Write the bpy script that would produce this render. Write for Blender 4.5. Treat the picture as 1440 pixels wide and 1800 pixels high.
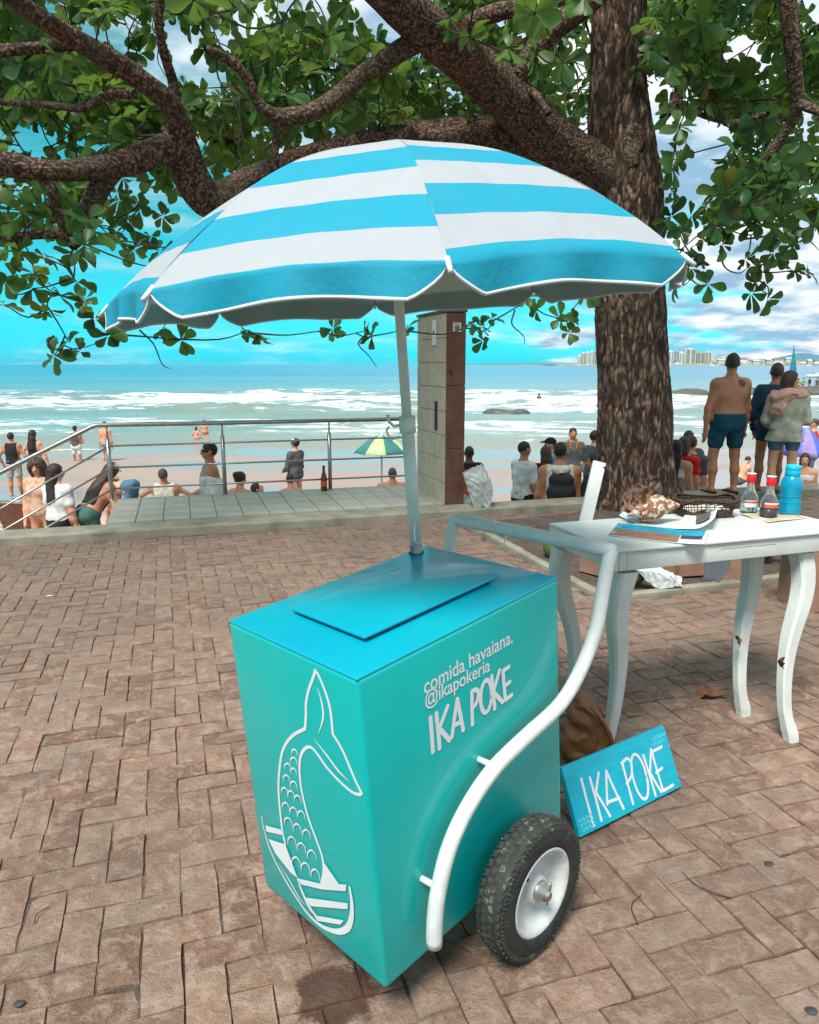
import bpy, bmesh, math, random
import numpy as np
from mathutils import Vector, Matrix, Euler
random.seed(7); rng = np.random.default_rng(11)
for o in list(bpy.data.objects): bpy.data.objects.remove(o)
SC = bpy.context.scene; COL = SC.collection
R_ = math.radians
# ------------------------------------------------------------ camera, world, sun, exposure
F_PX, CAM_H = 1300.0, 1.6
PITCH = math.atan(260 / F_PX)
cd = bpy.data.cameras.new('camera'); cam = bpy.data.objects.new('camera', cd); COL.objects.link(cam)
cam.location = (0, 0, CAM_H); cam.rotation_euler = (math.pi / 2 - PITCH, 0, 0)
cd.sensor_fit = 'HORIZONTAL'; cd.sensor_width = 36; cd.lens = F_PX / 1440 * 36
cd.clip_start = 0.05; cd.clip_end = 30000
SC.camera = cam
SC.view_settings.view_transform = 'Standard'; SC.view_settings.look = 'None'
SC.view_settings.gamma = 1; SC.view_settings.use_curve_mapping = False
SC.view_settings.exposure = 0.90
SUN_EL, SUN_AZ = 58, 205            # azimuth the light comes from, degrees from +Y clockwise
W = bpy.data.worlds.new('World'); SC.world = W; W.use_nodes = True
nt = W.node_tree; nt.nodes.clear()
def wn(t, **k):
    n = nt.nodes.new(t)
    for a, b in k.items(): setattr(n, a, b)
    return n
def wl(a, b): nt.links.new(a, b)
def wmath(op, a, b=None, c=None, clamp=False):
    n = wn('ShaderNodeMath', operation=op, use_clamp=clamp)
    for i, v in enumerate((a, b, c)):
        if v is None: continue
        if isinstance(v, (int, float)): n.inputs[i].default_value = v
        else: wl(v, n.inputs[i])
    return n.outputs[0]
out = wn('ShaderNodeOutputWorld'); bg = wn('ShaderNodeBackground'); wl(bg.outputs[0], out.inputs[0])
bg.inputs[1].default_value = 0.1
sky = wn('ShaderNodeTexSky', sky_type='NISHITA', sun_disc=False)
sky.sun_elevation = R_(SUN_EL); sky.sun_rotation = R_(SUN_AZ); sky.air_density = 1.3; sky.dust_density = 0.4; sky.ozone_density = 2.0
tint = wn('ShaderNodeMix', data_type='RGBA', blend_type='MULTIPLY'); tint.inputs[0].default_value = 1
bw = wn('ShaderNodeRGBToBW'); wl(sky.outputs[0], bw.inputs[0]); wl(bw.outputs[0], tint.inputs[6]); tint.inputs[7].default_value = (0.05, 0.72, 0.88, 1)
tc = wn('ShaderNodeTexCoord'); sp = wn('ShaderNodeSeparateXYZ'); wl(tc.outputs['Generated'], sp.inputs[0])
zc = wmath('MAXIMUM', sp.outputs[2], 0.0)
zz = wmath('ADD', zc, 0.20)
px_ = wmath('DIVIDE', sp.outputs[0], zz); py_ = wmath('DIVIDE', sp.outputs[1], zz)
cb = wn('ShaderNodeCombineXYZ'); wl(px_, cb.inputs[0]); wl(py_, cb.inputs[1]); cb.inputs[2].default_value = 3.7
n1 = wn('ShaderNodeTexNoise'); n1.inputs['Scale'].default_value = 1.5; n1.inputs['Detail'].default_value = 9; n1.inputs['Roughness'].default_value = 0.56; n1.inputs['Distortion'].default_value = 0.25
wl(cb.outputs[0], n1.inputs['Vector'])
# cloudier to the right and overhead, clear low on the left
bias = wmath('ADD', wmath('ADD', wmath('MULTIPLY', sp.outputs[0], 0.60), wmath('MULTIPLY', sp.outputs[1], -0.16)), wmath('ADD', wmath('MULTIPLY', zc, 0.85), 0.14))
dens = wmath('ADD', n1.outputs[0], wmath('SUBTRACT', bias, 0.17))
mr = wn('ShaderNodeMapRange', interpolation_type='SMOOTHSTEP'); wl(dens, mr.inputs[0]); mr.inputs[1].default_value = 0.43; mr.inputs[2].default_value = 0.60
n2 = wn('ShaderNodeTexNoise'); n2.inputs['Scale'].default_value = 4.2; n2.inputs['Detail'].default_value = 6; wl(cb.outputs[0], n2.inputs['Vector'])
cr = wn('ShaderNodeValToRGB'); wl(n2.outputs[0], cr.inputs[0])
cr.color_ramp.elements[0].position = 0.40; cr.color_ramp.elements[0].color = (1.8, 3.0, 4.1, 1)
cr.color_ramp.elements[1].position = 0.60; cr.color_ramp.elements[1].color = (5.7, 6.0, 6.1, 1)
cm = wn('ShaderNodeMix', data_type='RGBA'); mpn = wn('ShaderNodeMapping'); mpn.inputs['Scale'].default_value = (2.5, 2.5, 26); wl(tc.outputs['Generated'], mpn.inputs[0]); n3 = wn('ShaderNodeTexNoise'); n3.inputs['Scale'].default_value = 1.6; n3.inputs['Detail'].default_value = 5; wl(mpn.outputs[0], n3.inputs['Vector'])
m3 = wn('ShaderNodeMapRange', interpolation_type='SMOOTHSTEP'); wl(n3.outputs[0], m3.inputs[0]); m3.inputs[1].default_value = .42; m3.inputs[2].default_value = .72; m3.inputs[4].default_value = .34
wl(wmath('MAXIMUM', mr.outputs[0], m3.outputs[0]), cm.inputs[0]); wl(tint.outputs[2], cm.inputs[6]); wl(cr.outputs[0], cm.inputs[7])
wl(cm.outputs[2], bg.inputs[0])
sd = bpy.data.lights.new('sun', 'SUN'); sd.energy = 3.2; sd.angle = R_(20); sd.color = (1, 0.96, 0.9)
sun = bpy.data.objects.new('sun', sd); COL.objects.link(sun)
az = R_(SUN_AZ)
sdir = Vector((math.sin(az) * math.cos(R_(SUN_EL)), math.cos(az) * math.cos(R_(SUN_EL)), math.sin(R_(SUN_EL))))
sun.rotation_euler = sdir.to_track_quat('Z', 'Y').to_euler()
SC.cycles.max_bounces = 8; SC.cycles.transparent_max_bounces = 12; SC.cycles.caustics_reflective = False; SC.cycles.caustics_refractive = False

# ------------------------------------------------------------ survey: photo point -> place in the world
_fw = np.array([0, math.cos(PITCH), -math.sin(PITCH)]); _up = np.array([0, math.sin(PITCH), math.cos(PITCH)]); _c = np.array([0, 0, CAM_H])
def ray(x, y): return _fw + (x - 720) / F_PX * np.array([1, 0, 0]) - (y - 900) / F_PX * _up
def G(x, y, z=0.0):
    d = ray(x, y); return _c + d * (z - CAM_H) / d[2]
def D(x, y, Y):
    d = ray(x, y); return _c + d * Y / d[1]
def PL(x, y, p0, n):
    d = ray(x, y); p0 = np.array(p0, float); n = np.array(n, float); return _c + d * ((p0 - _c) @ n) / (d @ n)
def pr(P):
    P = np.array(P, float) - _c; d = P @ _fw; return 720 + F_PX * P[0] / d, 900 - F_PX * (P @ _up) / d

# ------------------------------------------------------------ object helpers
def tag(o, label=None, cat=None, group=None, kind=None):
    if label: o['label'] = label
    if cat: o['category'] = cat
    if group: o['group'] = group
    if kind: o['kind'] = kind
    return o
def empty(name, loc=(0, 0, 0), label=None, cat=None, group=None, rot=None):
    o = bpy.data.objects.new(name, None); o.empty_display_size = 0.1; COL.objects.link(o)
    o.location = loc
    if rot is not None: o.rotation_euler = rot
    return tag(o, label, cat, group)
def mesh_obj(name, V, Fc, m, parent=None, smooth=True, loc=None, mi=None):
    me = bpy.data.meshes.new(name)
    V = np.asarray(V, dtype=np.float32); me.vertices.add(len(V)); me.vertices.foreach_set('co', V.ravel())
    if isinstance(Fc, np.ndarray): ls = Fc.ravel().astype(np.int32); tot = np.full(len(Fc), Fc.shape[1], np.int32)
    else:
        tot = np.array([len(f) for f in Fc], np.int32); ls = np.fromiter((i for f in Fc for i in f), np.int32, int(tot.sum()))
    me.loops.add(len(ls)); me.loops.foreach_set('vertex_index', ls); me.polygons.add(len(tot))
    me.polygons.foreach_set('loop_start', np.concatenate([[0], np.cumsum(tot)[:-1]]).astype(np.int32)); me.update(calc_edges=True); me.validate()
    return fin(name, me, m, parent, smooth, loc, mi)
def fin(name, me, m, parent=None, smooth=True, loc=None, mi=None):
    for x in (m if isinstance(m, (list, tuple)) else [m]):
        if x: me.materials.append(x)
    if mi is not None: me.polygons.foreach_set('material_index', np.asarray(mi, dtype=np.int32))
    me.polygons.foreach_set('use_smooth', np.full(len(me.polygons), bool(smooth)))
    me.update()
    o = bpy.data.objects.new(name, me); COL.objects.link(o)
    if parent: o.parent = parent
    if loc is not None: o.location = loc
    return o
def link_copy(o, parent=None, loc=None, rot=None, name=None):
    c = o.copy(); COL.objects.link(c); c.parent = parent if parent is not None else o.parent
    if loc is not None: c.location = loc
    if rot is not None: c.rotation_euler = rot
    return c
class MB:
    """collects simple solids into one mesh"""
    def __init__(s): s.V = []; s.F = []; s.n = 0
    def add(s, V, Fc):
        V = np.asarray(V, float); s.V.append(V); s.F += [tuple(i + s.n for i in f) for f in Fc]; s.n += len(V); return s
    def box(s, lo, hi, M=None, bev=0.0):
        x0, y0, z0 = lo; x1, y1, z1 = hi
        if bev > 0:
            bm = bmesh.new(); bmesh.ops.create_cube(bm, size=1)
            for v in bm.verts: v.co = Vector(((x0 + x1) / 2 + v.co.x * (x1 - x0), (y0 + y1) / 2 + v.co.y * (y1 - y0), (z0 + z1) / 2 + v.co.z * (z1 - z0)))
            bmesh.ops.bevel(bm, geom=bm.edges[:], offset=bev, segments=2, profile=0.6, affect='EDGES')
            bm.verts.index_update()
            V = np.array([v.co[:] for v in bm.verts]); Fc = [[v.index for v in f.verts] for f in bm.faces]; bm.free()
        else:
            V = np.array([(x0, y0, z0), (x1, y0, z0), (x1, y1, z0), (x0, y1, z0), (x0, y0, z1), (x1, y0, z1), (x1, y1, z1), (x0, y1, z1)])
            Fc = [(3, 2, 1, 0), (4, 5, 6, 7), (0, 1, 5, 4), (1, 2, 6, 5), (2, 3, 7, 6), (3, 0, 4, 7)]
        if M is not None: V = V @ np.asarray(M)[:3, :3].T + np.asarray(M)[:3, 3]
        return s.add(V, Fc)
    def tube(s, P, r, sides=8, cap=True):
        V, Fc = tube(P, r, sides, cap); return s.add(V, Fc)
    def lathe(s, prof, sides=24, M=None, cap=True):
        V, Fc = lathe(prof, sides, cap)
        if M is not None: V = V @ np.asarray(M)[:3, :3].T + np.asarray(M)[:3, 3]
        return s.add(V, Fc)
    def obj(s, name, m, parent=None, smooth=False, loc=None):
        return mesh_obj(name, np.concatenate(s.V), s.F, m, parent, smooth, loc)
def lathe(prof, sides=24, cap=True):
    V = []; Fc = []
    for r, z in prof:
        for k in range(sides):
            a = 2 * math.pi * k / sides; V.append((r * math.cos(a), r * math.sin(a), z))
    for i in range(len(prof) - 1):
        for k in range(sides):
            k2 = (k + 1) % sides; Fc.append((i * sides + k, i * sides + k2, (i + 1) * sides + k2, (i + 1) * sides + k))
    if cap: Fc.append(tuple(range(sides - 1, -1, -1))); Fc.append(tuple((len(prof) - 1) * sides + k for k in range(sides)))
    return np.array(V), Fc
def catmull(P, n):
    P = np.asarray(P, float)
    if len(P) < 3: 
        t = np.linspace(0, 1, n)[:, None]; return P[0] * (1 - t) + P[-1] * t
    Q = np.vstack([2 * P[0] - P[1], P, 2 * P[-1] - P[-2]]); m = len(P) - 1
    T = np.linspace(0, m - 1e-9, n); i = T.astype(int); t = (T - i)[:, None]
    a, b, c, d = Q[i], Q[i + 1], Q[i + 2], Q[i + 3]
    return 0.5 * (2 * b + (c - a) * t + (2 * a - 5 * b + 4 * c - d) * t * t + (3 * b - a - 3 * c + d) * t ** 3)
def frames(P):
    P = np.asarray(P, float); T = np.gradient(P, axis=0); T /= np.linalg.norm(T, axis=1)[:, None] + 1e-12
    r = np.array([0.31, 0.17, 0.93]); 
    if abs(T[0] @ r) > .9: r = np.array([1.0, 0.1, 0])
    A = []; a = r - T[0] * (r @ T[0])
    for t in T:
        a = a - t * (a @ t); a /= np.linalg.norm(a) + 1e-12; A.append(a.copy())
    A = np.array(A); return T, A, np.cross(T, A)
def tube(P, r, sides=8, cap=True):
    P = np.asarray(P, float); n = len(P); r = np.broadcast_to(np.asarray(r, float), (n,))
    T, A, B = frames(P); an = np.arange(sides) * 2 * math.pi / sides
    V = P[:, None, :] + r[:, None, None] * (np.cos(an)[None, :, None] * A[:, None, :] + np.sin(an)[None, :, None] * B[:, None, :])
    V = V.reshape(-1, 3); Fc = []
    for i in range(n - 1):
        for k in range(sides):
            k2 = (k + 1) % sides; Fc.append((i * sides + k, i * sides + k2, (i + 1) * sides + k2, (i + 1) * sides + k))
    if cap: Fc.append(tuple(range(sides - 1, -1, -1))); Fc.append(tuple((n - 1) * sides + k for k in range(sides)))
    return V, Fc
def _hash(i, j, k):
    n = (i * 374761393 + j * 668265263 + k * 2147483647 + 1274126177).astype(np.int64)
    n = (n ^ (n >> 13)) * 1274126177; n = n ^ (n >> 16); return (n & 0xffff) / 65535.0
def vnoise(P):
    P = np.asarray(P, float); I = np.floor(P).astype(np.int64); f = P - I; f = f * f * (3 - 2 * f); r = 0
    for a in (0, 1):
        for b in (0, 1):
            for c in (0, 1):
                w = (f[..., 0] if a else 1 - f[..., 0]) * (f[..., 1] if b else 1 - f[..., 1]) * (f[..., 2] if c else 1 - f[..., 2])
                r = r + w * _hash(I[..., 0] + a, I[..., 1] + b, I[..., 2] + c)
    return r
def fbm(P, o=4):
    P = np.asarray(P, float); s = 0; a = 0.5
    for i in range(o): s = s + a * vnoise(P * 2 ** i + 17.3 * i); a *= 0.5
    return s
def rotz(a):
    c, s = math.cos(a), math.sin(a); return np.array([[c, -s, 0], [s, c, 0], [0, 0, 1]])
def M4(R, t):
    M = np.eye(4); M[:3, :3] = R; M[:3, 3] = t; return M
def ribbon(P2, w, closed=False):
    """flat stroke of half-width w along a 2-D polyline -> verts2d, faces (rounded ends)"""
    P = np.asarray(P2, float); n = len(P); w = np.broadcast_to(np.asarray(w, float), (n,)).copy()
    if closed: T = np.roll(P, -1, 0) - np.roll(P, 1, 0)
    else: T = np.gradient(P, axis=0)
    T /= np.linalg.norm(T, axis=1)[:, None] + 1e-12; N = np.stack([-T[:, 1], T[:, 0]], 1)
    V = np.concatenate([P + N * w[:, None], P - N * w[:, None]]); Fc = [(i, i + n, i + 1 + n, i + 1) for i in range(n - 1)]
    if closed: Fc.append((n - 1, 2 * n - 1, n, 0))
    else:
        for e, sg in ((0, -1), (n - 1, 1)):
            k0 = len(V); a0 = math.atan2(N[e, 1], N[e, 0]); pts = []
            for j in range(1, 6):
                a = a0 - sg * math.pi * j / 6; pts.append(P[e] + w[e] * np.array([math.cos(a), math.sin(a)]))
            V = np.vstack([V, pts]); ids = [e] + list(range(k0, k0 + 5)) + [e + n]
            Fc.append(tuple(ids if sg < 0 else ids[::-1]))
    return V, Fc
def dens2(P, step):
    P = np.asarray(P, float); L = np.linalg.norm(np.diff(P, axis=0), axis=1).sum(); return P if L == 0 else P

# ------------------------------------------------------------ implicit bodies: smooth unions meshed by surface nets
def cone(a, b, ra, rb, k=0.03): return ('c', np.array(a, float), np.array(b, float), ra, rb, k)
def elli(c, r, Rm=None, k=0.03): return ('e', np.array(c, float), np.array(r, float), np.eye(3) if Rm is None else np.asarray(Rm), k)
def _ev(p, X):
    if p[0] == 'c':
        _, a, b, ra, rb, k = p; ab = b - a; q = X - a; t = np.clip((q @ ab) / (ab @ ab + 1e-12), 0, 1)
        return np.linalg.norm(q - t[..., None] * ab, axis=-1) - (ra + (rb - ra) * t)
    _, c, r, Rm, k = p; q = (X - c) @ Rm; k0 = np.linalg.norm(q / r, axis=-1); k1 = np.linalg.norm(q / (r * r), axis=-1)
    return k0 * (k0 - 1) / (k1 + 1e-9)
def _bb(p):
    if p[0] == 'c':
        m = max(p[3], p[4]); return np.minimum(p[1], p[2]) - m, np.maximum(p[1], p[2]) + m
    m = p[2].max(); return p[1] - m, p[1] + m
def implicit(prims, vox, clips=(), subs=(), disp=None):
    lo = np.min([_bb(p)[0] for p in prims], 0) - 3 * vox; hi = np.max([_bb(p)[1] for p in prims], 0) + 3 * vox
    n = np.ceil((hi - lo) / vox).astype(int) + 1
    ax = [lo[i] + vox * np.arange(n[i]) for i in range(3)]
    Fd = np.full(n, 0.5)
    for lst, sub in ((prims, False), (subs, True)):
        for p in lst:
            k = p[-1]; b0, b1 = _bb(p); mg = k + 3 * vox
            i0 = np.maximum(((b0 - mg - lo) / vox).astype(int), 0); i1 = np.minimum(np.ceil((b1 + mg - lo) / vox).astype(int) + 1, n)
            if (i1 <= i0).any(): continue
            X = np.stack(np.meshgrid(*[ax[i][i0[i]:i1[i]] for i in range(3)], indexing='ij'), -1)
            d = _ev(p, X); S = Fd[i0[0]:i1[0], i0[1]:i1[1], i0[2]:i1[2]]
            if sub: 
                d = -d; h = np.maximum(k - np.abs(S - d), 0) / max(k, 1e-6); S[...] = np.maximum(S, d) + h * h * k * .25
            else:
                h = np.maximum(k - np.abs(S - d), 0) / max(k, 1e-6); S[...] = np.minimum(S, d) - h * h * k * .25
    X = None
    if len(clips) or disp is not None: X = np.stack(np.meshgrid(*ax, indexing='ij'), -1)
    if disp is not None: Fd = Fd + disp(X)
    for p0, nn in clips: Fd = np.maximum(Fd, (X - np.array(p0)) @ np.array(nn))
    return nets(Fd, lo, vox)
def nets(Fd, lo, vox):
    Fd = np.pad(Fd, 1, constant_values=0.5); lo = np.asarray(lo) - vox
    s = Fd < 0; n = np.array(Fd.shape)
    c = np.zeros(n - 1, int)
    for a in (0, 1):
        for b in (0, 1):
            for d in (0, 1): c += s[a:n[0] - 1 + a, b:n[1] - 1 + b, d:n[2] - 1 + d]
    act = np.argwhere((c > 0) & (c < 8))
    if len(act) == 0: return np.zeros((1, 3)), []
    idx = -np.ones(n - 1, int); idx[tuple(act.T)] = np.arange(len(act))
    acc = np.zeros((len(act), 3)); cnt = np.zeros(len(act))
    cor = [(a, b, d) for a in (0, 1) for b in (0, 1) for d in (0, 1)]
    for i, p in enumerate(cor):
        for q in cor[i + 1:]:
            if sum(abs(p[j] - q[j]) for j in range(3)) != 1: continue
            fa = Fd[tuple((act + p).T)]; fb = Fd[tuple((act + q).T)]; m = (fa < 0) != (fb < 0)
            t = np.where(m, fa / (fa - fb + 1e-12 * (fa == fb)), 0)[:, None]
            acc += np.where(m[:, None], np.array(p) + t * (np.array(q) - np.array(p)), 0); cnt += m
    V = lo + vox * (act + acc / np.maximum(cnt, 1)[:, None]); Fc = []
    for ax_ in range(3):
        b, c2 = [(1, 2), (2, 0), (0, 1)][ax_]
        sl0 = [slice(None)] * 3; sl1 = [slice(None)] * 3; sl0[ax_] = slice(0, -1); sl1[ax_] = slice(1, None)
        e = np.argwhere(s[tuple(sl0)] != s[tuple(sl1)])
        e = e[(e[:, b] > 0) & (e[:, c2] > 0) & (e[:, b] < n[b] - 1) & (e[:, c2] < n[c2] - 1)]
        if len(e) == 0: continue
        fl = s[tuple(e.T)]; ob = np.zeros(3, int); ob[b] = 1; oc = np.zeros(3, int); oc[c2] = 1
        q = np.stack([idx[tuple((e - ob - oc).T)], idx[tuple((e - oc).T)], idx[tuple(e.T)], idx[tuple((e - ob).T)]], 1)
        q[~fl] = q[~fl][:, ::-1]; Fc.append(q)
    return V, np.concatenate(Fc)

# ------------------------------------------------------------ materials
def mat(name, col, rough=0.6, var=0.12, scale=8.0, bump=0.0, bscale=None, metal=0.0, spec=0.5, coat=0.0, col2=None, trans=0.0, sheen=0.0, ior=1.45):
    m = bpy.data.materials.new(name); m.use_nodes = True; t = m.node_tree; b = t.nodes['Principled BSDF']
    b.inputs['Roughness'].default_value = rough; b.inputs['Metallic'].default_value = metal; b.inputs['Specular IOR Level'].default_value = spec
    b.inputs['Coat Weight'].default_value = coat; b.inputs['Coat Roughness'].default_value = 0.05; b.inputs['Transmission Weight'].default_value = trans; b.inputs['IOR'].default_value = ior
    tc = t.nodes.new('ShaderNodeTexCoord'); nz = t.nodes.new('ShaderNodeTexNoise'); nz.inputs['Scale'].default_value = scale; nz.inputs['Detail'].default_value = 6
    t.links.new(tc.outputs['Object'], nz.inputs['Vector'])
    mx = t.nodes.new('ShaderNodeMix'); mx.data_type = 'RGBA'
    c = np.array(col); c2 = np.array(col2) if col2 is not None else np.clip(c * (1 + var * 1.6), 0, 1); c1 = c if col2 is not None else c * (1 - var * 1.6)
    mx.inputs[6].default_value = (*c1, 1); mx.inputs[7].default_value = (*c2, 1)
    rp = t.nodes.new('ShaderNodeMapRange'); rp.inputs[1].default_value = 0.3; rp.inputs[2].default_value = 0.7
    t.links.new(nz.outputs[0], rp.inputs[0]); t.links.new(rp.outputs[0], mx.inputs[0]); t.links.new(mx.outputs[2], b.inputs['Base Color'])
    if bump:
        bp = t.nodes.new('ShaderNodeBump'); bp.inputs['Strength'].default_value = bump; bp.inputs['Distance'].default_value = 0.01
        n2 = t.nodes.new('ShaderNodeTexNoise'); n2.inputs['Scale'].default_value = bscale or scale * 4; n2.inputs['Detail'].default_value = 5
        t.links.new(tc.outputs['Object'], n2.inputs['Vector']); t.links.new(n2.outputs[0], bp.inputs['Height']); t.links.new(bp.outputs[0], b.inputs['Normal'])
    m['bsdf'] = b.name
    return m
class NT:
    """terse node writer for the special materials"""
    def __init__(s, name):
        s.m = bpy.data.materials.new(name); s.m.use_nodes = True; s.t = s.m.node_tree; s.b = s.t.nodes['Principled BSDF']; s.o = s.t.nodes['Material Output']
    def n(s, ty, ins=None, **k):
        x = s.t.nodes.new('ShaderNode' + ty)
        for a, b in k.items(): setattr(x, a, b)
        for a, v in (ins or {}).items(): s.set(x.inputs[a], v)
        return x
    def set(s, i, v):
        if hasattr(v, 'is_linked'): s.t.links.new(v, i)
        elif isinstance(v, bpy.types.Node): s.t.links.new(v.outputs[0], i)
        else:
            if isinstance(v, (tuple, list)) and len(v) == 3 and i.type == 'RGBA': v = (*v, 1)
            i.default_value = v
    def math(s, op, *a, clamp=False):
        x = s.n('Math', operation=op, use_clamp=clamp)
        for i, v in enumerate(a): s.set(x.inputs[i], v)
        return x.outputs[0]
    def mix(s, f, a, b, blend='MIX'):
        x = s.n('Mix', data_type='RGBA', blend_type=blend); s.set(x.inputs[0], f); s.set(x.inputs[6], a); s.set(x.inputs[7], b); return x.outputs[2]
    def rng(s, v, a, b, c=0.0, d=1.0, smooth=False):
        x = s.n('MapRange'); 
        if smooth: x.interpolation_type = 'SMOOTHSTEP'
        s.set(x.inputs[0], v)
        for i, q in enumerate((a, b, c, d)): s.set(x.inputs[i + 1], q)
        return x.outputs[0]
    def noise(s, vec, scale, detail=5, rough=0.5, dist=0.0):
        x = s.n('TexNoise', {'Scale': scale, 'Detail': detail, 'Roughness': rough, 'Distortion': dist}); s.set(x.inputs['Vector'], vec); return x.outputs[0]
    def mapped(s, vec, sc, loc=(0, 0, 0)):
        x = s.n('Mapping'); s.set(x.inputs[0], vec); x.inputs['Scale'].default_value = sc; x.inputs['Location'].default_value = loc; return x.outputs[0]
    def bump(s, h, strength=0.5, dist=0.01):
        x = s.n('Bump', {'Strength': strength, 'Distance': dist}); s.set(x.inputs['Height'], h); s.set(s.b.inputs['Normal'], x.outputs[0]); return x
    def base(s, c, rough=None):
        s.set(s.b.inputs['Base Color'], c)
        if rough is not None: s.set(s.b.inputs['Roughness'], rough)
        return s.m

def brick_material(name, joint=False):
    q = NT(name); g = q.n('NewGeometry'); P = g.outputs['Position']
    oi = q.n('ObjectInfo'); r = q.math('FRACT', q.math('ADD', q.math('MULTIPLY', oi.outputs['Random'], 7.13), q.math('MULTIPLY', g.outputs['Random Per Island'], 3.7)))
    far = q.noise(P, 0.55, 4, 0.6); big = q.noise(P, 3.0, 5, 0.65); fine = q.noise(P, 55, 6, 0.7); blot = q.noise(q.mapped(P, (14, 14, 14)), 1.0, 8, 0.72, 0.6)
    if joint:
        c = q.mix(q.rng(big, .42, .58), (0.045, 0.022, 0.017), (0.30, 0.215, 0.165)); c = q.mix(q.rng(fine, .45, .75, 0, .6), c, (0.17, 0.125, 0.10))
    else:
        c = q.mix(r, (0.235, 0.125, 0.080), (0.46, 0.29, 0.205))
        c = q.mix(q.math('MULTIPLY', q.rng(r, .7, 1.0), .5), c, (0.235, 0.17, 0.13))
        c = q.mix(q.rng(blot, .47, .62, 0, .72), c, (0.58, 0.425, 0.325))          # pale worn crust
        c = q.mix(q.rng(fine, .56, .74, 0, .65), c, (0.52, 0.40, 0.32))            # grit
        c = q.mix(q.rng(fine, .28, .44, .65, 0), c, (0.11, 0.062, 0.044)); c = q.mix(q.rng(blot, .30, .42, .55, 0), c, (0.12, 0.068, 0.046))
        c = q.mix(q.rng(big, .52, .70, 0, .65), c, (0.27, 0.225, 0.185))            # greyed areas
    c = q.mix(q.rng(far, .42, .62, 0, .45), c, (0.20, 0.155, 0.12))
    gr = q.noise(P, 190, 4, .75)
    c = q.mix(q.rng(gr, .57, .70, 0, .55), c, (0.50, 0.385, 0.31)); c = q.mix(q.rng(gr, .43, .30, 0, .6), c, (0.10, 0.06, 0.042))
    # tree shade painted darker towards the sea and a spilled-water stain by the cart
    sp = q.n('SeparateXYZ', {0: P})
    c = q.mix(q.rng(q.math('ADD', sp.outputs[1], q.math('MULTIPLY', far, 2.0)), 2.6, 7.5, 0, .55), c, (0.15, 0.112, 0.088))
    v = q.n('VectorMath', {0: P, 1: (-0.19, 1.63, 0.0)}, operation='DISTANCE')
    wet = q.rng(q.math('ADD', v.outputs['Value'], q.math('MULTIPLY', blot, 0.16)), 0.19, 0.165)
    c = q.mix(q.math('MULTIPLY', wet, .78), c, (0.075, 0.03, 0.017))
    q.set(q.b.inputs['Specular IOR Level'], .3)
    q.bump(q.math('ADD', q.math('ADD', q.math('MULTIPLY', blot, 1.0), q.math('MULTIPLY', fine, .6)), q.math('MULTIPLY', gr, .45)), 1.0, .020)
    return q.base(c, q.rng(wet, 0, 1, .82, .35))
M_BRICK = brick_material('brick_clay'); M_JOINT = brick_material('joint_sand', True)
M_CONC = mat('concrete', (0.165, 0.155, 0.11), .85, .2, 5, .5, 40, col2=(0.30, 0.285, 0.22))
M_TILE = mat('platform_tile', (0.26, 0.25, 0.195), .55, .12, 3, .15, 30, col2=(0.36, 0.35, 0.285))
M_STEEL = mat('brushed_steel', (0.36, 0.35, 0.33), .32, .1, 30, metal=.85)
M_WHITE = mat('white_paint', (0.56, 0.595, 0.555), .38, .06, 6, .15, 60, spec=.5)
M_CHIP = mat('chipped_white_paint', (0.52, 0.56, 0.53), .36, .05, 25, .08, 90, col2=(0.64, 0.67, 0.65))
M_TEAL = mat('turquoise_gloss_paint', (0.0, 0.40, 0.375), .34, .03, 3, .04, 40, spec=.4, coat=.28)
M_DARK = mat('dark_gap', (0.012, 0.016, 0.03), .8)
M_RUBBER = mat('tyre_rubber', (0.022, 0.026, 0.022), .75, .25, 30, .4, 120)
M_LETTER = mat('white_vinyl', (0.68, 0.72, 0.72), .4, .03)
M_CARD = mat('cardboard', (0.27, 0.15, 0.095), .85, .12, 6, .2)
M_CARD_IN = mat('cardboard_tape', (0.40, 0.26, 0.17), .5, .1)
M_SKIN = {k: mat('skin_' + k, c, .55, .08, 9, .08, 60) for k, c in dict(brown=(0.42, 0.185, 0.098), dark=(0.13, 0.058, 0.036), tan=(0.54, 0.28, 0.17), pale=(0.60, 0.36, 0.26), tanned=(0.36, 0.15, 0.075)).items()}
M_HAIR = mat('dark_hair', (0.020, 0.013, 0.010), .6, .3, 60, .5, 90); M_HAIR2 = mat('brown_hair', (0.055, 0.028, 0.016), .6, .3, 60, .5, 90); M_HAIRG = mat('greying_hair', (0.05, 0.043, 0.04), .7, .3, 50, .4, 90)
_cl = {}
def cloth(col, pat=None):
    k = (tuple(col), pat)
    if k not in _cl:
        if pat:
            _cl[k] = mat('patterned_cloth', col, .85, .1, 22, .3, 40, col2=pat)
        else: _cl[k] = mat('cloth', col, .9, .15, 14, .45, 26)
    return _cl[k]

# ============================================================ SETTING
E1 = np.array([math.cos(R_(17)), math.sin(R_(17)), 0]); E2 = np.array([-E1[1], E1[0], 0]); PO = np.array([0.12, 7.84, 0])
PR = np.stack([E1, E2, [0, 0, 1]], 1)                    # promenade frame: along the edge, seaward, up
def prom(a, b, z=0.0): return PO + a * E1 + b * E2 + np.array([0, 0, z])
PM = M4(PR, PO)
BEACH = [(7.0, -0.95), (9.0, -1.12), (10.0, -1.17), (11.0, -1.24), (12.0, -1.33), (13.0, -1.43), (15.0, -1.60), (17.0, -1.75), (20.0, -1.92), (26.0, -2.10), (34.0, -2.21), (60.0, -3.2)]
def beach(Y): return float(np.interp(Y, [b[0] for b in BEACH], [b[1] for b in BEACH]))
SEA_Z = -2.2
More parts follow.
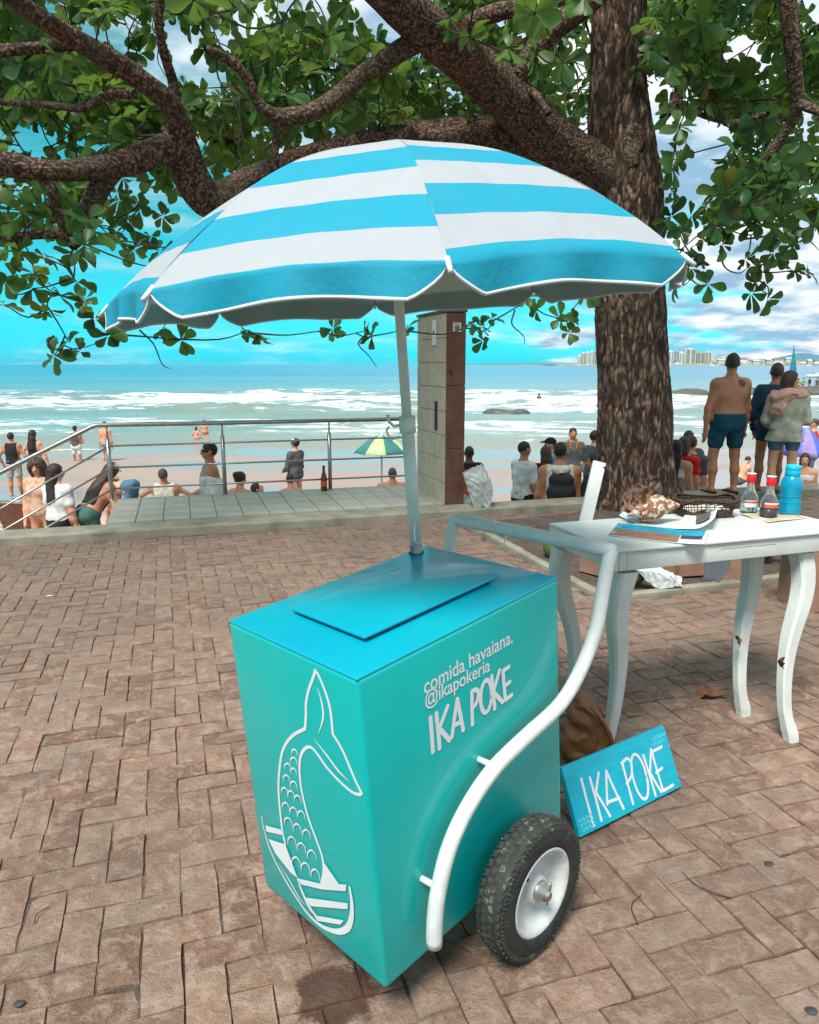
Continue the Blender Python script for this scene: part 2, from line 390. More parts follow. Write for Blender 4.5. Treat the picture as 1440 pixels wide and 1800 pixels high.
# ground sheet under everything, to the horizon
sea_bed = mesh_obj('terrain', [(-9000, -200, -6), (9000, -200, -6), (9000, 12000, -6), (-9000, 12000, -6)], [(0, 1, 2, 3)], mat('sea_bed_sand', (0.2, 0.17, 0.12), .9), smooth=False)
tag(sea_bed, kind='structure')
# pavement: a slab that ends at the promenade edge
mb = MB(); mb.box((-14, -22, -1.6), (14, -0.25, -0.0095), PM)
pav = mb.obj('pavement', M_JOINT); tag(pav, kind='structure')
# herringbone clay pavers
BU, BA = 0.111, R_(18)
bu = np.array([math.cos(BA), math.sin(BA)]); bv = np.array([-bu[1], bu[0]]); BO = G(1245, 1714)[:2]
PIT0, PITF, PITL = G(1068, 1052)[:2], None, None
pit_u, pit_v = bu, bv                                     # tree pit edges run with the pavers
PIT = (0.0, 3.6, 0.0, 2.55)
def in_pit(p):
    q = p - PIT0; a, b = q @ pit_u, q @ pit_v
    return PIT[0] - .02 < a < PIT[1] + .02 and PIT[2] - .02 < b < PIT[3] + .02
def brick_mesh(seed):
    r = np.random.default_rng(seed); nx, ny = 4, 2
    hx, hy = BU - .0017, BU / 2 - .0017
    xs = np.linspace(-hx, hx, nx + 1); ys = np.linspace(-hy, hy, ny + 1)
    V = []; top = {}
    j = lambda s: (r.random() - .5) * s
    tl = (j(.006), j(.006))
    for iy, y in enumerate(ys):
        for ix, x in enumerate(xs):
            ed = (ix in (0, nx)) or (iy in (0, ny))
            V.append((x * (.984 if ix in (0, nx) else 1) + j(.005), y * (.966 if iy in (0, ny) else 1) + j(.005), (-.0035 if ed else 0) + j(.0035) + tl[0] * x / hx + tl[1] * y / hy))
    def I(ix, iy): return iy * (nx + 1) + ix
    Fc = [(I(a, b), I(a + 1, b), I(a + 1, b + 1), I(a, b + 1)) for a in range(nx) for b in range(ny)]
    per = [I(a, 0) for a in range(nx)] + [I(nx, b) for b in range(ny)] + [I(a, ny) for a in range(nx, 0, -1)] + [I(0, b) for b in range(ny, 0, -1)]
    k0 = len(V)
    for i in per:
        v = V[i]; V.append((np.clip(v[0] / (.984 if abs(v[0]) > hx * .9 else 1), -hx, hx), np.clip(v[1] / (.966 if abs(v[1]) > hy * .85 else 1), -hy, hy), -.024))
    n = len(per)
    for i in range(n): Fc.append((per[i], k0 + i, k0 + (i + 1) % n, per[(i + 1) % n]))
    return np.array(V), Fc
BV = [brick_mesh(i) for i in range(14)]
bricks = []
for k in range(-70, 70):
    for m_ in range(-40, 40):
        for typ in (0, 1):
            if typ == 0: c = np.array([k + 4 * m_ + 1.0, -k + 0.5]); an = 0
            else: c = np.array([k + 4 * m_ + 2.5, -k + 1.0]); an = math.pi / 2
            p = BO + BU * (c[0] * bu + c[1] * bv)
            q = np.array([p[0], p[1], 0]) - PO; b2 = q @ E2
            if b2 > -0.27 or p[1] < 1.0: continue
            x, y = pr((p[0], p[1], 0))
            if x < -260 or x > 1700 or y > 2050 or in_pit(p): continue
            bricks.append((y, p[0], p[1], an + BA))
bricks.sort(key=lambda t: -t[0])
vis = [b for b in bricks if -20 < pr((b[1], b[2], 0))[0] < 1460 and b[0] < 1815]
vis_set = set(id(b) for b in vis[:298]); bm_mesh = []
for i, (V, Fc) in enumerate(BV):
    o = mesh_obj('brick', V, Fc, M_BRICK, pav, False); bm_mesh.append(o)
used = set(); near_i = 0
stuffV = []; stuffF = []; nn = 0
for b in bricks:
    vi = random.randrange(len(BV)); dz = (random.random() - .5) * .006; da = (random.random() - .5) * .03
    if id(b) in vis_set:
        if near_i < len(BV): o = bm_mesh[near_i]
        else: o = link_copy(bm_mesh[vi], pav)
        o.location = (b[1], b[2], dz); o.rotation_euler = (0, 0, b[3] + da + (math.pi if random.random() < .5 else 0)); near_i += 1
    else:
        V, Fc = BV[vi]; R = rotz(b[3] + da)
        stuffV.append(V @ R.T + np.array([b[1], b[2], dz])); stuffF += [tuple(i + nn for i in f) for f in Fc]; nn += len(V)
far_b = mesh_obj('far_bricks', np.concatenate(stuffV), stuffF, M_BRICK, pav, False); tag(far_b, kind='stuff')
# concrete edge kerb and tiled platform
mb = MB()
mb.box((-13, -0.25, -1.5), (13, 0.12, 0.075), PM, bev=.012)
kerb = mb.obj('promenade_kerb', M_CONC); tag(kerb, kind='structure')
mb = MB(); mb.box((-3.18, 0.122, -1.6), (0.78, 1.53, 0.072), PM)
plat = mb.obj('platform', M_CONC); tag(plat, kind='structure')
tile0 = None
for i in range(15):
    for j in range(4):
        if i < 2 and j == 0 and False: continue
        w, d = 0.262, 0.345
        a0 = -3.17 + i * w; b0 = 0.128 + j * d
        if tile0 is None:
            mb = MB(); mb.box((-w / 2 + .004, -d / 2 + .004, -.01), (w / 2 - .004, d / 2 - .004, .012), bev=.003)
            tile0 = mb.obj('tile', M_TILE, plat); o = tile0
        else: o = link_copy(tile0, plat)
        o.location = prom(a0 + w / 2, b0 + d / 2, 0.072 + random.random() * .002); o.rotation_euler = (random.uniform(-.004, .004), random.uniform(-.004, .004), R_(17))
# stair flight going down to the beach on the left, against the promenade wall
st = MB()
for i in range(8): st.box((-3.19 - .30 * (i + 1), 0.125, -2.0), (-3.19 - .30 * i, 1.50, -0.05 - .155 * (i + 1)), PM)
sto = st.obj('beach_stairs', M_CONC); tag(sto, kind='structure')

# beach
ys = np.concatenate([np.linspace(7.2, 30, 90), np.linspace(31, 62, 40)]); xs = np.linspace(-60, 60, 180)
XX, YY = np.meshgrid(xs, ys); ZZ = np.interp(YY, [b[0] for b in BEACH], [b[1] for b in BEACH]) + (fbm(np.stack([XX * .9, YY * .9, XX * 0], -1), 4) - .47) * .10 * np.clip((24 - YY) / 10, .1, 1)
V = np.stack([XX, YY, ZZ], -1).reshape(-1, 3); nx = len(xs)
Fq = np.array([(j * nx + i, j * nx + i + 1, (j + 1) * nx + i + 1, (j + 1) * nx + i) for j in range(len(ys) - 1) for i in range(nx - 1)])
q = NT('beach_sand'); P = q.n('NewGeometry').outputs['Position']; sp = q.n('SeparateXYZ', {0: P})
nzl = q.noise(q.mapped(P, (.06, .26, 1)), 1.0, 7, .62, .4); fi = q.noise(P, 9, 6, .65)
wet = q.rng(q.math('ADD', sp.outputs[1], q.math('MULTIPLY', nzl, 7.0)), 19.2, 21.0, smooth=True)
c = q.mix(q.rng(fi, .3, .7), (0.40, 0.265, 0.225), (0.56, 0.40, 0.345)); c = q.mix(wet, c, (0.30, 0.225, 0.185))
pool = q.math('MULTIPLY', wet, q.rng(nzl, .42, .50))
q.bump(q.math('MULTIPLY', fi, q.math('SUBTRACT', 1.0, wet)), .6, .03); q.base(c, q.rng(pool, 0, 1, .75, .16)); q.set(q.b.inputs['Specular IOR Level'], q.rng(wet, 0, 1, .2, .5))
bch = mesh_obj('beach', V, Fq, q.m); tag(bch, kind='structure')

# sea with breaking swell
ys = np.concatenate([np.linspace(26, 40, 110), np.linspace(40.2, 105, 330), np.geomspace(106, 400, 60), np.geomspace(420, 9000, 24)]); xs = np.concatenate([-np.geomspace(9000, 75, 16), np.linspace(-70, 70, 330), np.geomspace(75, 9000, 16)])
XX, YY = np.meshgrid(xs, ys); Z = np.full_like(XX, SEA_Z); N3 = lambda sx, sy, o=0: fbm(np.stack([XX * sx + o, YY * sy, XX * 0 + o], -1), 4)
for Yc, A, Wd, sd_ in ((36.5, .06, 1.0, 1), (41, .10, 1.2, 6), (47, .34, 1.5, 2), (55, .26, 1.7, 7), (62, .5, 2.0, 3), (72, .55, 2.3, 4), (84, .55, 2.6, 5), (97, .45, 3.0, 8)):
    yc = Yc + (N3(.05, 0, sd_ * 9) - .47) * 13; am = A * np.clip((N3(.07, .0, sd_ * 5 + 40) - .30) * 3.2, .15, 1.3); u = (YY - yc) / Wd
    Z += am * np.exp(-np.where(u > 0, u * .8, u * 1.7) ** 2)
Z += (N3(.7, 1.6, 3) - .47) * .16 * np.clip((YY - 30) / 10, 0, 1) * np.clip((420 - YY) / 200, 0, 1)
V = np.stack([XX, YY, Z], -1).reshape(-1, 3); nx = len(xs)
I, J = np.meshgrid(np.arange(nx - 1), np.arange(len(ys) - 1)); k = (J * nx + I).ravel(); Fq = np.stack([k, k + 1, k + 1 + nx, k + nx], 1)
q = NT('sea_water'); P = q.n('NewGeometry').outputs['Position']; sp = q.n('SeparateXYZ', {0: P})
wv = q.noise(q.mapped(P, (.04, .02, 1)), 1.0, 3, .5); Yn = q.math('ADD', sp.outputs[1], q.math('MULTIPLY', q.math('SUBTRACT', wv, .5), 16))
band = q.n('ValToRGB'); q.set(band.inputs[0], q.math('MULTIPLY', Yn, .008))
els = band.color_ramp.elements; els[0].position = 0.0; els[0].color = (0, 0, 0, 1); els[1].position = 1.0; els[1].color = (0, 0, 0, 1)
for p_, v_ in ((.24, .0), (.262, .50), (.285, .34), (.315, .30), (.335, .46), (.36, .62), (.40, .60), (.43, .30), (.46, .28), (.50, .64), (.56, .72), (.66, .74), (.74, .70), (.78, .46), (.82, .10)):
    e = els.new(p_); e.color = (v_, v_, v_, 1)
f1 = q.noise(q.mapped(P, (.30, .85, .9)), 1.0, 9, .68, .8); f2 = q.noise(q.mapped(P, (.055, .16, .3)), 1.0, 4, .55, .5)
zq = q.rng(sp.outputs[2], SEA_Z + .05, SEA_Z + .55)
fo = q.math('ADD', q.math('ADD', q.math('MULTIPLY', band.outputs[0], .62), q.math('MULTIPLY', q.math('SUBTRACT', f1, .5), 1.5)), q.math('ADD', q.math('MULTIPLY', q.math('SUBTRACT', f2, .5), .9), q.math('MULTIPLY', zq, .10)))
foam = q.math('MULTIPLY', q.rng(fo, .36, .58, smooth=True), q.rng(q.noise(q.mapped(P, (1.3, 3.0, 1)), 1.0, 7, .7), .30, .52, .45, 1.0))
far = q.rng(sp.outputs[1], 60, 260)
w = q.mix(q.rng(f2, .38, .62), (0.16, 0.22, 0.17), (0.17, 0.30, 0.30)); w = q.mix(far, w, (0.05, 0.22, 0.31))
st_ = q.noise(q.mapped(P, (.006, .03, 1)), 1.0, 5, .6); w = q.mix(q.math('MULTIPLY', far, q.rng(st_, .45, .62)), w, (0.02, 0.14, 0.27))
sh = q.rng(sp.outputs[1], 34, 46); w = q.mix(sh, (0.27, 0.24, 0.18), w)
w = q.mix(foam, w, (0.78, 0.80, 0.77))
rp = q.noise(q.mapped(P, (1.6, 3.5, 1)), 1.0, 6, .65); q.bump(q.math('ADD', rp, q.math('MULTIPLY', foam, .5)), .8, .12)
q.base(w, q.rng(foam, 0, 1, .22, .85)); q.b.inputs['Specular IOR Level'].default_value = .35
sea = mesh_obj('sea', V, Fq, q.m); tag(sea, kind='structure')

# rocks in the surf
M_ROCK = mat('wet_rock', (0.05, 0.055, 0.045), .5, .3, 3, .6, 10, col2=(0.10, 0.095, 0.075))
def rock(px, py, Y, w, h_, label, seed, d=2.0):
    c = D(px, py, Y)
    pm = []
    r = np.random.default_rng(seed)
    for i in range(7): pm.append(elli((r.uniform(-w / 2, w / 2) * .8, r.uniform(-d, d) * .4, r.uniform(-.2, .1) * h_), (w * r.uniform(.15, .3), d * r.uniform(.3, .5), h_ * r.uniform(.5, .9)), k=.3))
    V, Fc = implicit(pm, w / 26, disp=lambda X: (fbm(X * 1.3 + seed, 4) - .47) * .5 * h_)
    o = mesh_obj('rock', V, Fc, M_ROCK); o.location = (c[0], Y, SEA_Z + .05); return tag(o, label, 'rock')
rock(890, 724, 57, 3.4, .45, 'low dark rock awash in the foam to the right of the shower column', 1)
rock(1225, 692, 92, 7, 1.0, 'dark rock in the surf left of the shirtless man on the kerb', 2, 3)
rock(1330, 690, 94, 6, 1.1, 'dark wet rock in the surf behind the man in navy', 5, 3)
rock(1450, 694, 96, 13, 1.3, 'long low rock shelf that the distant bathers stand on', 3, 5)

# far shore: headland, towers, hills
q = NT('headland_scrub'); P = q.n('NewGeometry').outputs['Position']; nz = q.noise(P, .02, 6, .7); nz2 = q.noise(P, .05, 3, .6)
c = q.mix(q.rng(nz, .38, .56), (0.06, 0.11, 0.07), (0.26, 0.24, 0.17)); c = q.mix(q.rng(nz2, .56, .62), c, (0.62, 0.56, 0.48)); M_HEAD = q.base(c, .9)
def ridge(name, pts, Y, depth, m, seed, rough):
    xs_ = np.array([p[0] for p in pts], float); hs = np.array([p[1] for p in pts], float)
    t = np.linspace(xs_[0], xs_[-1], 140); h_ = np.interp(t, xs_, hs) / F_PX * Y
    X = (t - 720) / F_PX * Y / .98
    h_ = h_ * (1 + (fbm(np.stack([t * .05, t * 0, t * 0 + seed], -1), 4) - .47) * rough); n = len(t); V = []; 
    prof = ((-.5, 0), (-.3, .55), (-.1, .9), (0.1, 1.0), (.5, .6), (.9, 0))
    for a, b in prof: V += [(X[i], Y + a * depth, SEA_Z + b * max(h_[i], .5) + (0 if b in (0,) else (fbm(np.array([[X[i] * .02, a * 9, seed]]), 3)[0] - .47) * h_[i] * .25)) for i in range(n)]
    Fc = [(j * n + i, j * n + i + 1, (j + 1) * n + i + 1, (j + 1) * n + i) for j in range(len(prof) - 1) for i in range(n - 1)]
    return tag(mesh_obj(name, V, Fc, m), kind='structure')
HY = 2300
ridge('headland', [(960, 1), (1005, 4), (1015, 8), (1060, 9), (1120, 10), (1180, 10), (1215, 15), (1240, 17), (1275, 12), (1330, 10), (1400, 9), (1440, 8), (1600, 8), (1900, 14)], HY, 260, M_HEAD, 3, .5)
ridge('hills', [(1310, 1), (1345, 8), (1375, 18), (1395, 20), (1415, 13), (1440, 20), (1470, 24), (1520, 15), (1600, 22), (1900, 30)], 6500, 900, mat('hill_painted_haze', (0.055, 0.15, 0.19), .95, .1, .002), 9, .25)  # the blue of distant haze is painted into the hill colour
ridge('far_shore', [(735, .5), (800, 2), (900, 2.5), (960, 3), (1010, 2)], 5200, 300, mat('far_shore_green', (0.10, 0.17, 0.17), .95), 5, .6)
M_TOW = [mat('tower_render_' + n, c, .8, .06, .02) for n, c in (('white', (.62, .62, .58)), ('cream', (.52, .48, .38)), ('pinkish', (.50, .38, .32)), ('grey', (.38, .40, .40)), ('beige', (.40, .38, .29)))]
M_WIN = mat('tower_glass', (0.10, 0.15, 0.17), .3)
def tower(x0, x1, top, mi, label, base=638):
    Y = HY - 100; X0 = D(x0, 640, Y)[0]; X1 = D(x1, 640, Y)[0]; zt = CAM_H + (640 - top) / F_PX * Y / .98; dp = min(X1 - X0, 24)
    r = empty('apartment_tower', ((X0 + X1) / 2, Y, 0), label, 'building', 'white towers on the headland'); w = (X1 - X0) / 2
    mb = MB(); mb.box((-w, 0, -2), (w, dp, zt)); mb.box((-w * .5, dp * .3, zt), (w * .4, dp * .7, zt + 3)); mb.obj('wall', M_TOW[mi], r)
    nfl = max(3, int(zt / 3.4)); mb = MB()
    for i in range(nfl):
        z = 2 + i * (zt - 3) / nfl
        for s in (-1, 1): mb.box((s * w * .5 - w * .33, -.35, z), (s * w * .5 + w * .33, .1, z + (zt - 3) / nfl * .5))
    tag(mb.obj('window_band', M_WIN, r), kind='stuff')
for a in ((1016, 1021, 626, 0, 'low white tower at the seaward tip of the headland, left of the tree trunk'), (1022, 1029, 622, 1, 'cream tower second from the tip of the headland'), (1030, 1036, 620, 0, 'white tower in the middle of the row left of the trunk'), (1037, 1043, 619, 0, 'tall white tower fourth in the row left of the trunk'), (1044, 1055, 618, 2, 'pinkish tower close against the left side of the trunk'),
          (1174, 1184, 619, 0, 'white tower just right of the tree trunk'), (1185, 1192, 618, 3, 'grey tower next to the one by the trunk'), (1193, 1203, 621, 0, 'pale lower tower left of the tallest block'), (1204, 1223, 615, 1, 'broad cream block, tallest on the headland'), (1225, 1238, 621, 4, 'beige block on the hill right of the tallest one'), (1239, 1250, 620, 1, 'last cream block at the right end of the row')): tower(*a)
M_ROOF = mat('clay_roof', (0.22, 0.13, 0.10), .9)
for i, x in enumerate((1186, 1262, 1283, 1301, 1322, 1341, 1362, 1378, 1412, 1432)):
    X = D(x, 640, HY - 140)[0]; mb = MB(); w = 5 + (i * 37 % 8); mb.box((-w, 0, -2), (w, 12, 7 + i % 3)); r = empty('waterfront_house', (X, HY - 160 - (i % 3) * 8, 2 + (i % 4) * 2.2), 'small pale house low on the wooded far shore', 'house', 'houses along the far shore')
    mb.obj('wall', M_TOW[i % 3], r); mb = MB(); mb.add([(-w - 1, -1, 7 + i % 3), (w + 1, -1, 7 + i % 3), (w + 1, 13, 7 + i % 3), (-w - 1, 13, 7 + i % 3), (-w - 1, 6, 11 + i % 3), (w + 1, 6, 11 + i % 3)], [(0, 1, 5, 4), (2, 3, 4, 5), (0, 4, 3), (1, 2, 5), (3, 2, 1, 0)]); mb.obj('roof', (M_ROOF, M_TOW[3], M_TOW[1])[i % 3], r)

# ============================================================ RAILING
RB = 1.43; PZ = 0.084
rail = empty('handrail_fence', prom(-3.24, RB, PZ), 'brushed steel railing with three thin bars along the tiled platform and down the stairs', 'railing', rot=(0, 0, R_(17)))
def rl(a, z): return (a + 3.24, 0, z - PZ)
RT = 0.93
def rpost(a, b=0.0, low=0.0):
    mb = MB(); mb.tube([(0, 0, low), (0, 0, .70)], .024, 12); o = mb.obj('post', M_STEEL, rail, True, loc=(a + 3.24, b, 0))
    m2 = MB(); m2.tube([(0, 0, .70), (0, 0, RT - PZ)], .011, 8); m2.obj('post_pin', M_STEEL, o, True)
    m3 = MB(); m3.lathe([(.045, 0), (.045, .008), (.03, .012)], 16); m3.obj('post_flange', M_STEEL, o, True) if low == 0 else None
    return o
for a in (-3.22, -1.97, -0.71): rpost(a)
EL = .34
mb = MB(); mb.tube([rl(.35, RT), rl(-2, RT), rl(-3.32, RT + .005), rl(-3.37, RT - .01), rl(-3.42, RT - .035), rl(-4.6, .31), rl(-5.6, -.24)], .025, 12); mb.obj('top_rail', M_STEEL, rail, True)
for z in (.70, .455, .215):
    mb = MB(); mb.tube([rl(.33, z + .0), rl(-3.22, z)], .011, 8); mb.obj('bar', M_STEEL, rail, True)
    mb = MB(); mb.tube([rl(-3.24, z - .02), rl(-5.6, z - .02 - 2.36 * .56)], .011, 8); mb.obj('bar', M_STEEL, rail, True)
o = rpost(-5.0, 0, -1.9); o.scale = (1, 1, 1); o.location.z = -.72

# ============================================================ SHOWER COLUMN
M_COLT = mat('travertine_tile', (0.37, 0.30, 0.22), .7, .12, 7, .2, 30, col2=(0.47, 0.39, 0.30)); M_COLB = mat('brown_stone_panel', (0.115, 0.052, 0.035), .6, .15, 9, .15, 40)
col = empty('shower_column', prom(.31, .10, .075), 'tall tiled column with beige side and brown front panels at the end of the railing', 'column', rot=(0, 0, R_(17)))
CW, CDp, CH = .225, 1.0, 2.07
mb = MB(); mb.box((.012, .012, 0), (CW - .012, CDp - .012, CH - .01)); mb.obj('core', mat('dark_mortar', (0.10, 0.085, 0.07), .9), col)
mb = MB(); mb.box((-.012, -.012, CH - .008), (CW + .012, CDp + .01, CH + .022), bev=.004); mb.obj('cap', mat('dark_cap_stone', (0.09, 0.08, 0.07), .7), col)
tz = [0, .24, .50, .76, 1.02, 1.28, 1.54, 1.80, CH - .012]
for i in range(8):
    cut = [0, .62, CDp] if i % 2 else [0, .36, CDp]
    for j in range(2):
        mb = MB(); mb.box((0, cut[j] + .003, tz[i] + .003), (.011, cut[j + 1] - .003, tz[i + 1] - .003), bev=.002)
        o = mb.obj('tile', M_COLT, col); o.location.x = -random.random() * .002
for z0, z1 in ((0, .62), (.62, 1.30), (1.30, CH - .012)):
    mb = MB(); mb.box((.003, -.004, z0 + .003), (CW - .003, .011, z1 - .003), bev=.002); mb.obj('panel', M_COLB, col)
    mb = MB(); mb.box((CW - .011, .012, z0 + .003), (CW + .001, CDp, z1 - .003), bev=.002); mb.obj('panel', M_COLB, col)
mb = MB(); mb.box((-.016, .30, 1.73), (-.003, .42, 2.0), bev=.003); o = mb.obj('wall_plate', M_WHITE, col)
mb = MB(); mb.box((-.022, .35, 1.85), (-.0165, .37, 1.885)); mb.obj('keyhole', M_DARK, o)
mb = MB(); mb.box((-.010, .26, .80), (-.0035, .335, 1.12)); mb.obj('slot', M_DARK, col)
mb = MB(); mb.box((.075, -.010, 1.86), (.165, -.0045, 1.955), bev=.001); o = mb.obj('notice', mat('notice_paper', (0.62, 0.58, 0.50), .7), col)
mb = MB(); mb.box((.092, -.0125, 1.878), (.148, -.0105, 1.925)); mb.box((.088, -.0125, 1.937), (.152, -.0105, 1.945)); mb.obj('notice_print', mat('notice_ink', (0.16, 0.13, 0.11), .7), o)
mb = MB(); mb.tube([(.05, -.004, 1.45), (.05, -.03, 1.45), (.05, -.035, 1.42)], .008, 8); mb.obj('tap', M_DARK, col, True)

# ============================================================ TREE
q = NT('bark'); tcn = q.n('TexCoord'); P = tcn.outputs['Object']
def bark_mat(name, tr):
    q = NT(name); P = q.n('TexCoord').outputs['Object']; Pm = q.mapped(P, (1, 1, .34) if tr else (1, 1, 1))
    vo = q.n('TexVoronoi', {'Scale': 20 if tr else 34, 'Randomness': 1.0}); wp = q.n('VectorMath', operation='ADD'); nz = q.n('TexNoise', {'Scale': 9, 'Detail': 4}); q.set(nz.inputs['Vector'], Pm)
    sc = q.n('VectorMath', operation='SCALE'); q.set(sc.inputs[0], nz.outputs['Color']); sc.inputs['Scale'].default_value = .16; q.set(wp.inputs[0], Pm); q.set(wp.inputs[1], sc.outputs[0]); q.set(vo.inputs['Vector'], wp.outputs[0])
    fl = q.rng(vo.outputs['Distance'], .1, .62, 1, 0); vr = q.n('SeparateXYZ', {0: vo.outputs['Color']}).outputs[0]
    n1 = q.noise(Pm, 60, 6, .7); n2 = q.noise(P, 2.2, 4, .6)
    c = q.mix(fl, (0.036, 0.024, 0.019), (0.28, 0.172, 0.122)); c = q.mix(q.math('MULTIPLY', q.math('MULTIPLY', q.rng(vr, .55, .95), fl), 1.0 if tr else .38), c, (0.42, 0.30, 0.235)); c = q.mix(q.rng(n1, .55, .75, 0, .5), c, (0.42, 0.32, 0.25)); c = q.mix(q.rng(n1, .25, .42, .7, 0), c, (0.025, 0.016, 0.013))
    c = q.mix(q.rng(n2, .48, .62, 0, .42), c, (0.06, 0.07, 0.042)); c = q.mix(q.rng(n2, .30, .42, .35, 0), c, (0.17, 0.072, 0.04))
    q.bump(q.math('ADD', fl, q.math('MULTIPLY', n1, .9)), .9 if tr else .7, .03 if tr else .015); q.b.inputs['Specular IOR Level'].default_value = .2
    return q.base(c, .9)
M_BARK = bark_mat('trunk_bark', True); M_BARK2 = bark_mat('limb_bark', False)
tree = empty('almond_tree', G(1120, 900), 'large beach almond tree with thick fissured trunk spreading over the cart and table', 'tree')
TO = np.array(tree.location)
YT = 8.15
trunk_px = [(1122, 965, 92), (1124, 915, 84), (1121, 875, 71), (1118, 800, 64), (1117, 700, 62), (1112, 600, 60), (1108, 500, 60), (1103, 400, 62), (1098, 330, 66), (1092, 260, 60), (1086, 180, 51), (1085, 100, 47), (1086, 0, 46), (1088, -130, 44), (1092, -300, 38), (1100, -500, 30)]
TP = np.array([D(x, y, YT) for x, y, r in trunk_px]); TR = np.array([r * .97 / F_PX * ((D(x, y, YT) - _c) @ _fw) for x, y, r in trunk_px])
def bark_tube(P, r, n, sides, amp, seed, freq=9.0, flare=None):
    P = catmull(P, n); r = np.interp(np.linspace(0, 1, n), np.linspace(0, 1, len(r)), r)
    T, A, B = frames(P); an = np.arange(sides) * 2 * math.pi / sides; C_, S_ = np.cos(an), np.sin(an)
    L = np.concatenate([[0], np.cumsum(np.linalg.norm(np.diff(P, axis=0), axis=1))])
    r0 = r.mean(); nx_ = np.stack([np.broadcast_to(C_ * freq * r0 * 3, (n, sides)), np.broadcast_to(S_ * freq * r0 * 3, (n, sides)), np.broadcast_to(L[:, None] * freq * .32, (n, sides))], -1) + seed * 13.7
    rid = 1 - np.abs(fbm(nx_, 3) / .875 - .5) * 2; lump = fbm(nx_ * .22, 3) - .44
    rr = r[:, None] * (1 + lump * .30) + amp * (rid - .7) * 2
    if flare is not None:
        w = np.clip((flare - L) / flare, 0, 1)[:, None] ** 1.6; rr = rr * (1 + w * (.16 + .30 * np.clip(np.cos(an * 5 + seed), 0, 1)[None, :]))
    V = P[:, None, :] + rr[..., None] * (C_[None, :, None] * A[:, None, :] + S_[None, :, None] * B[:, None, :])
    I, J = np.meshgrid(np.arange(n - 1), np.arange(sides), indexing='ij'); J2 = (J + 1) % sides
    Fq = np.stack([I * sides + J, I * sides + J2, (I + 1) * sides + J2, (I + 1) * sides + J], -1).reshape(-1, 4)
    return V.reshape(-1, 3), Fq
V, Fq = bark_tube(TP, TR, 420, 190, .020, 1, 13, flare=1.0)
mesh_obj('trunk', V - TO, Fq, M_BARK, tree)
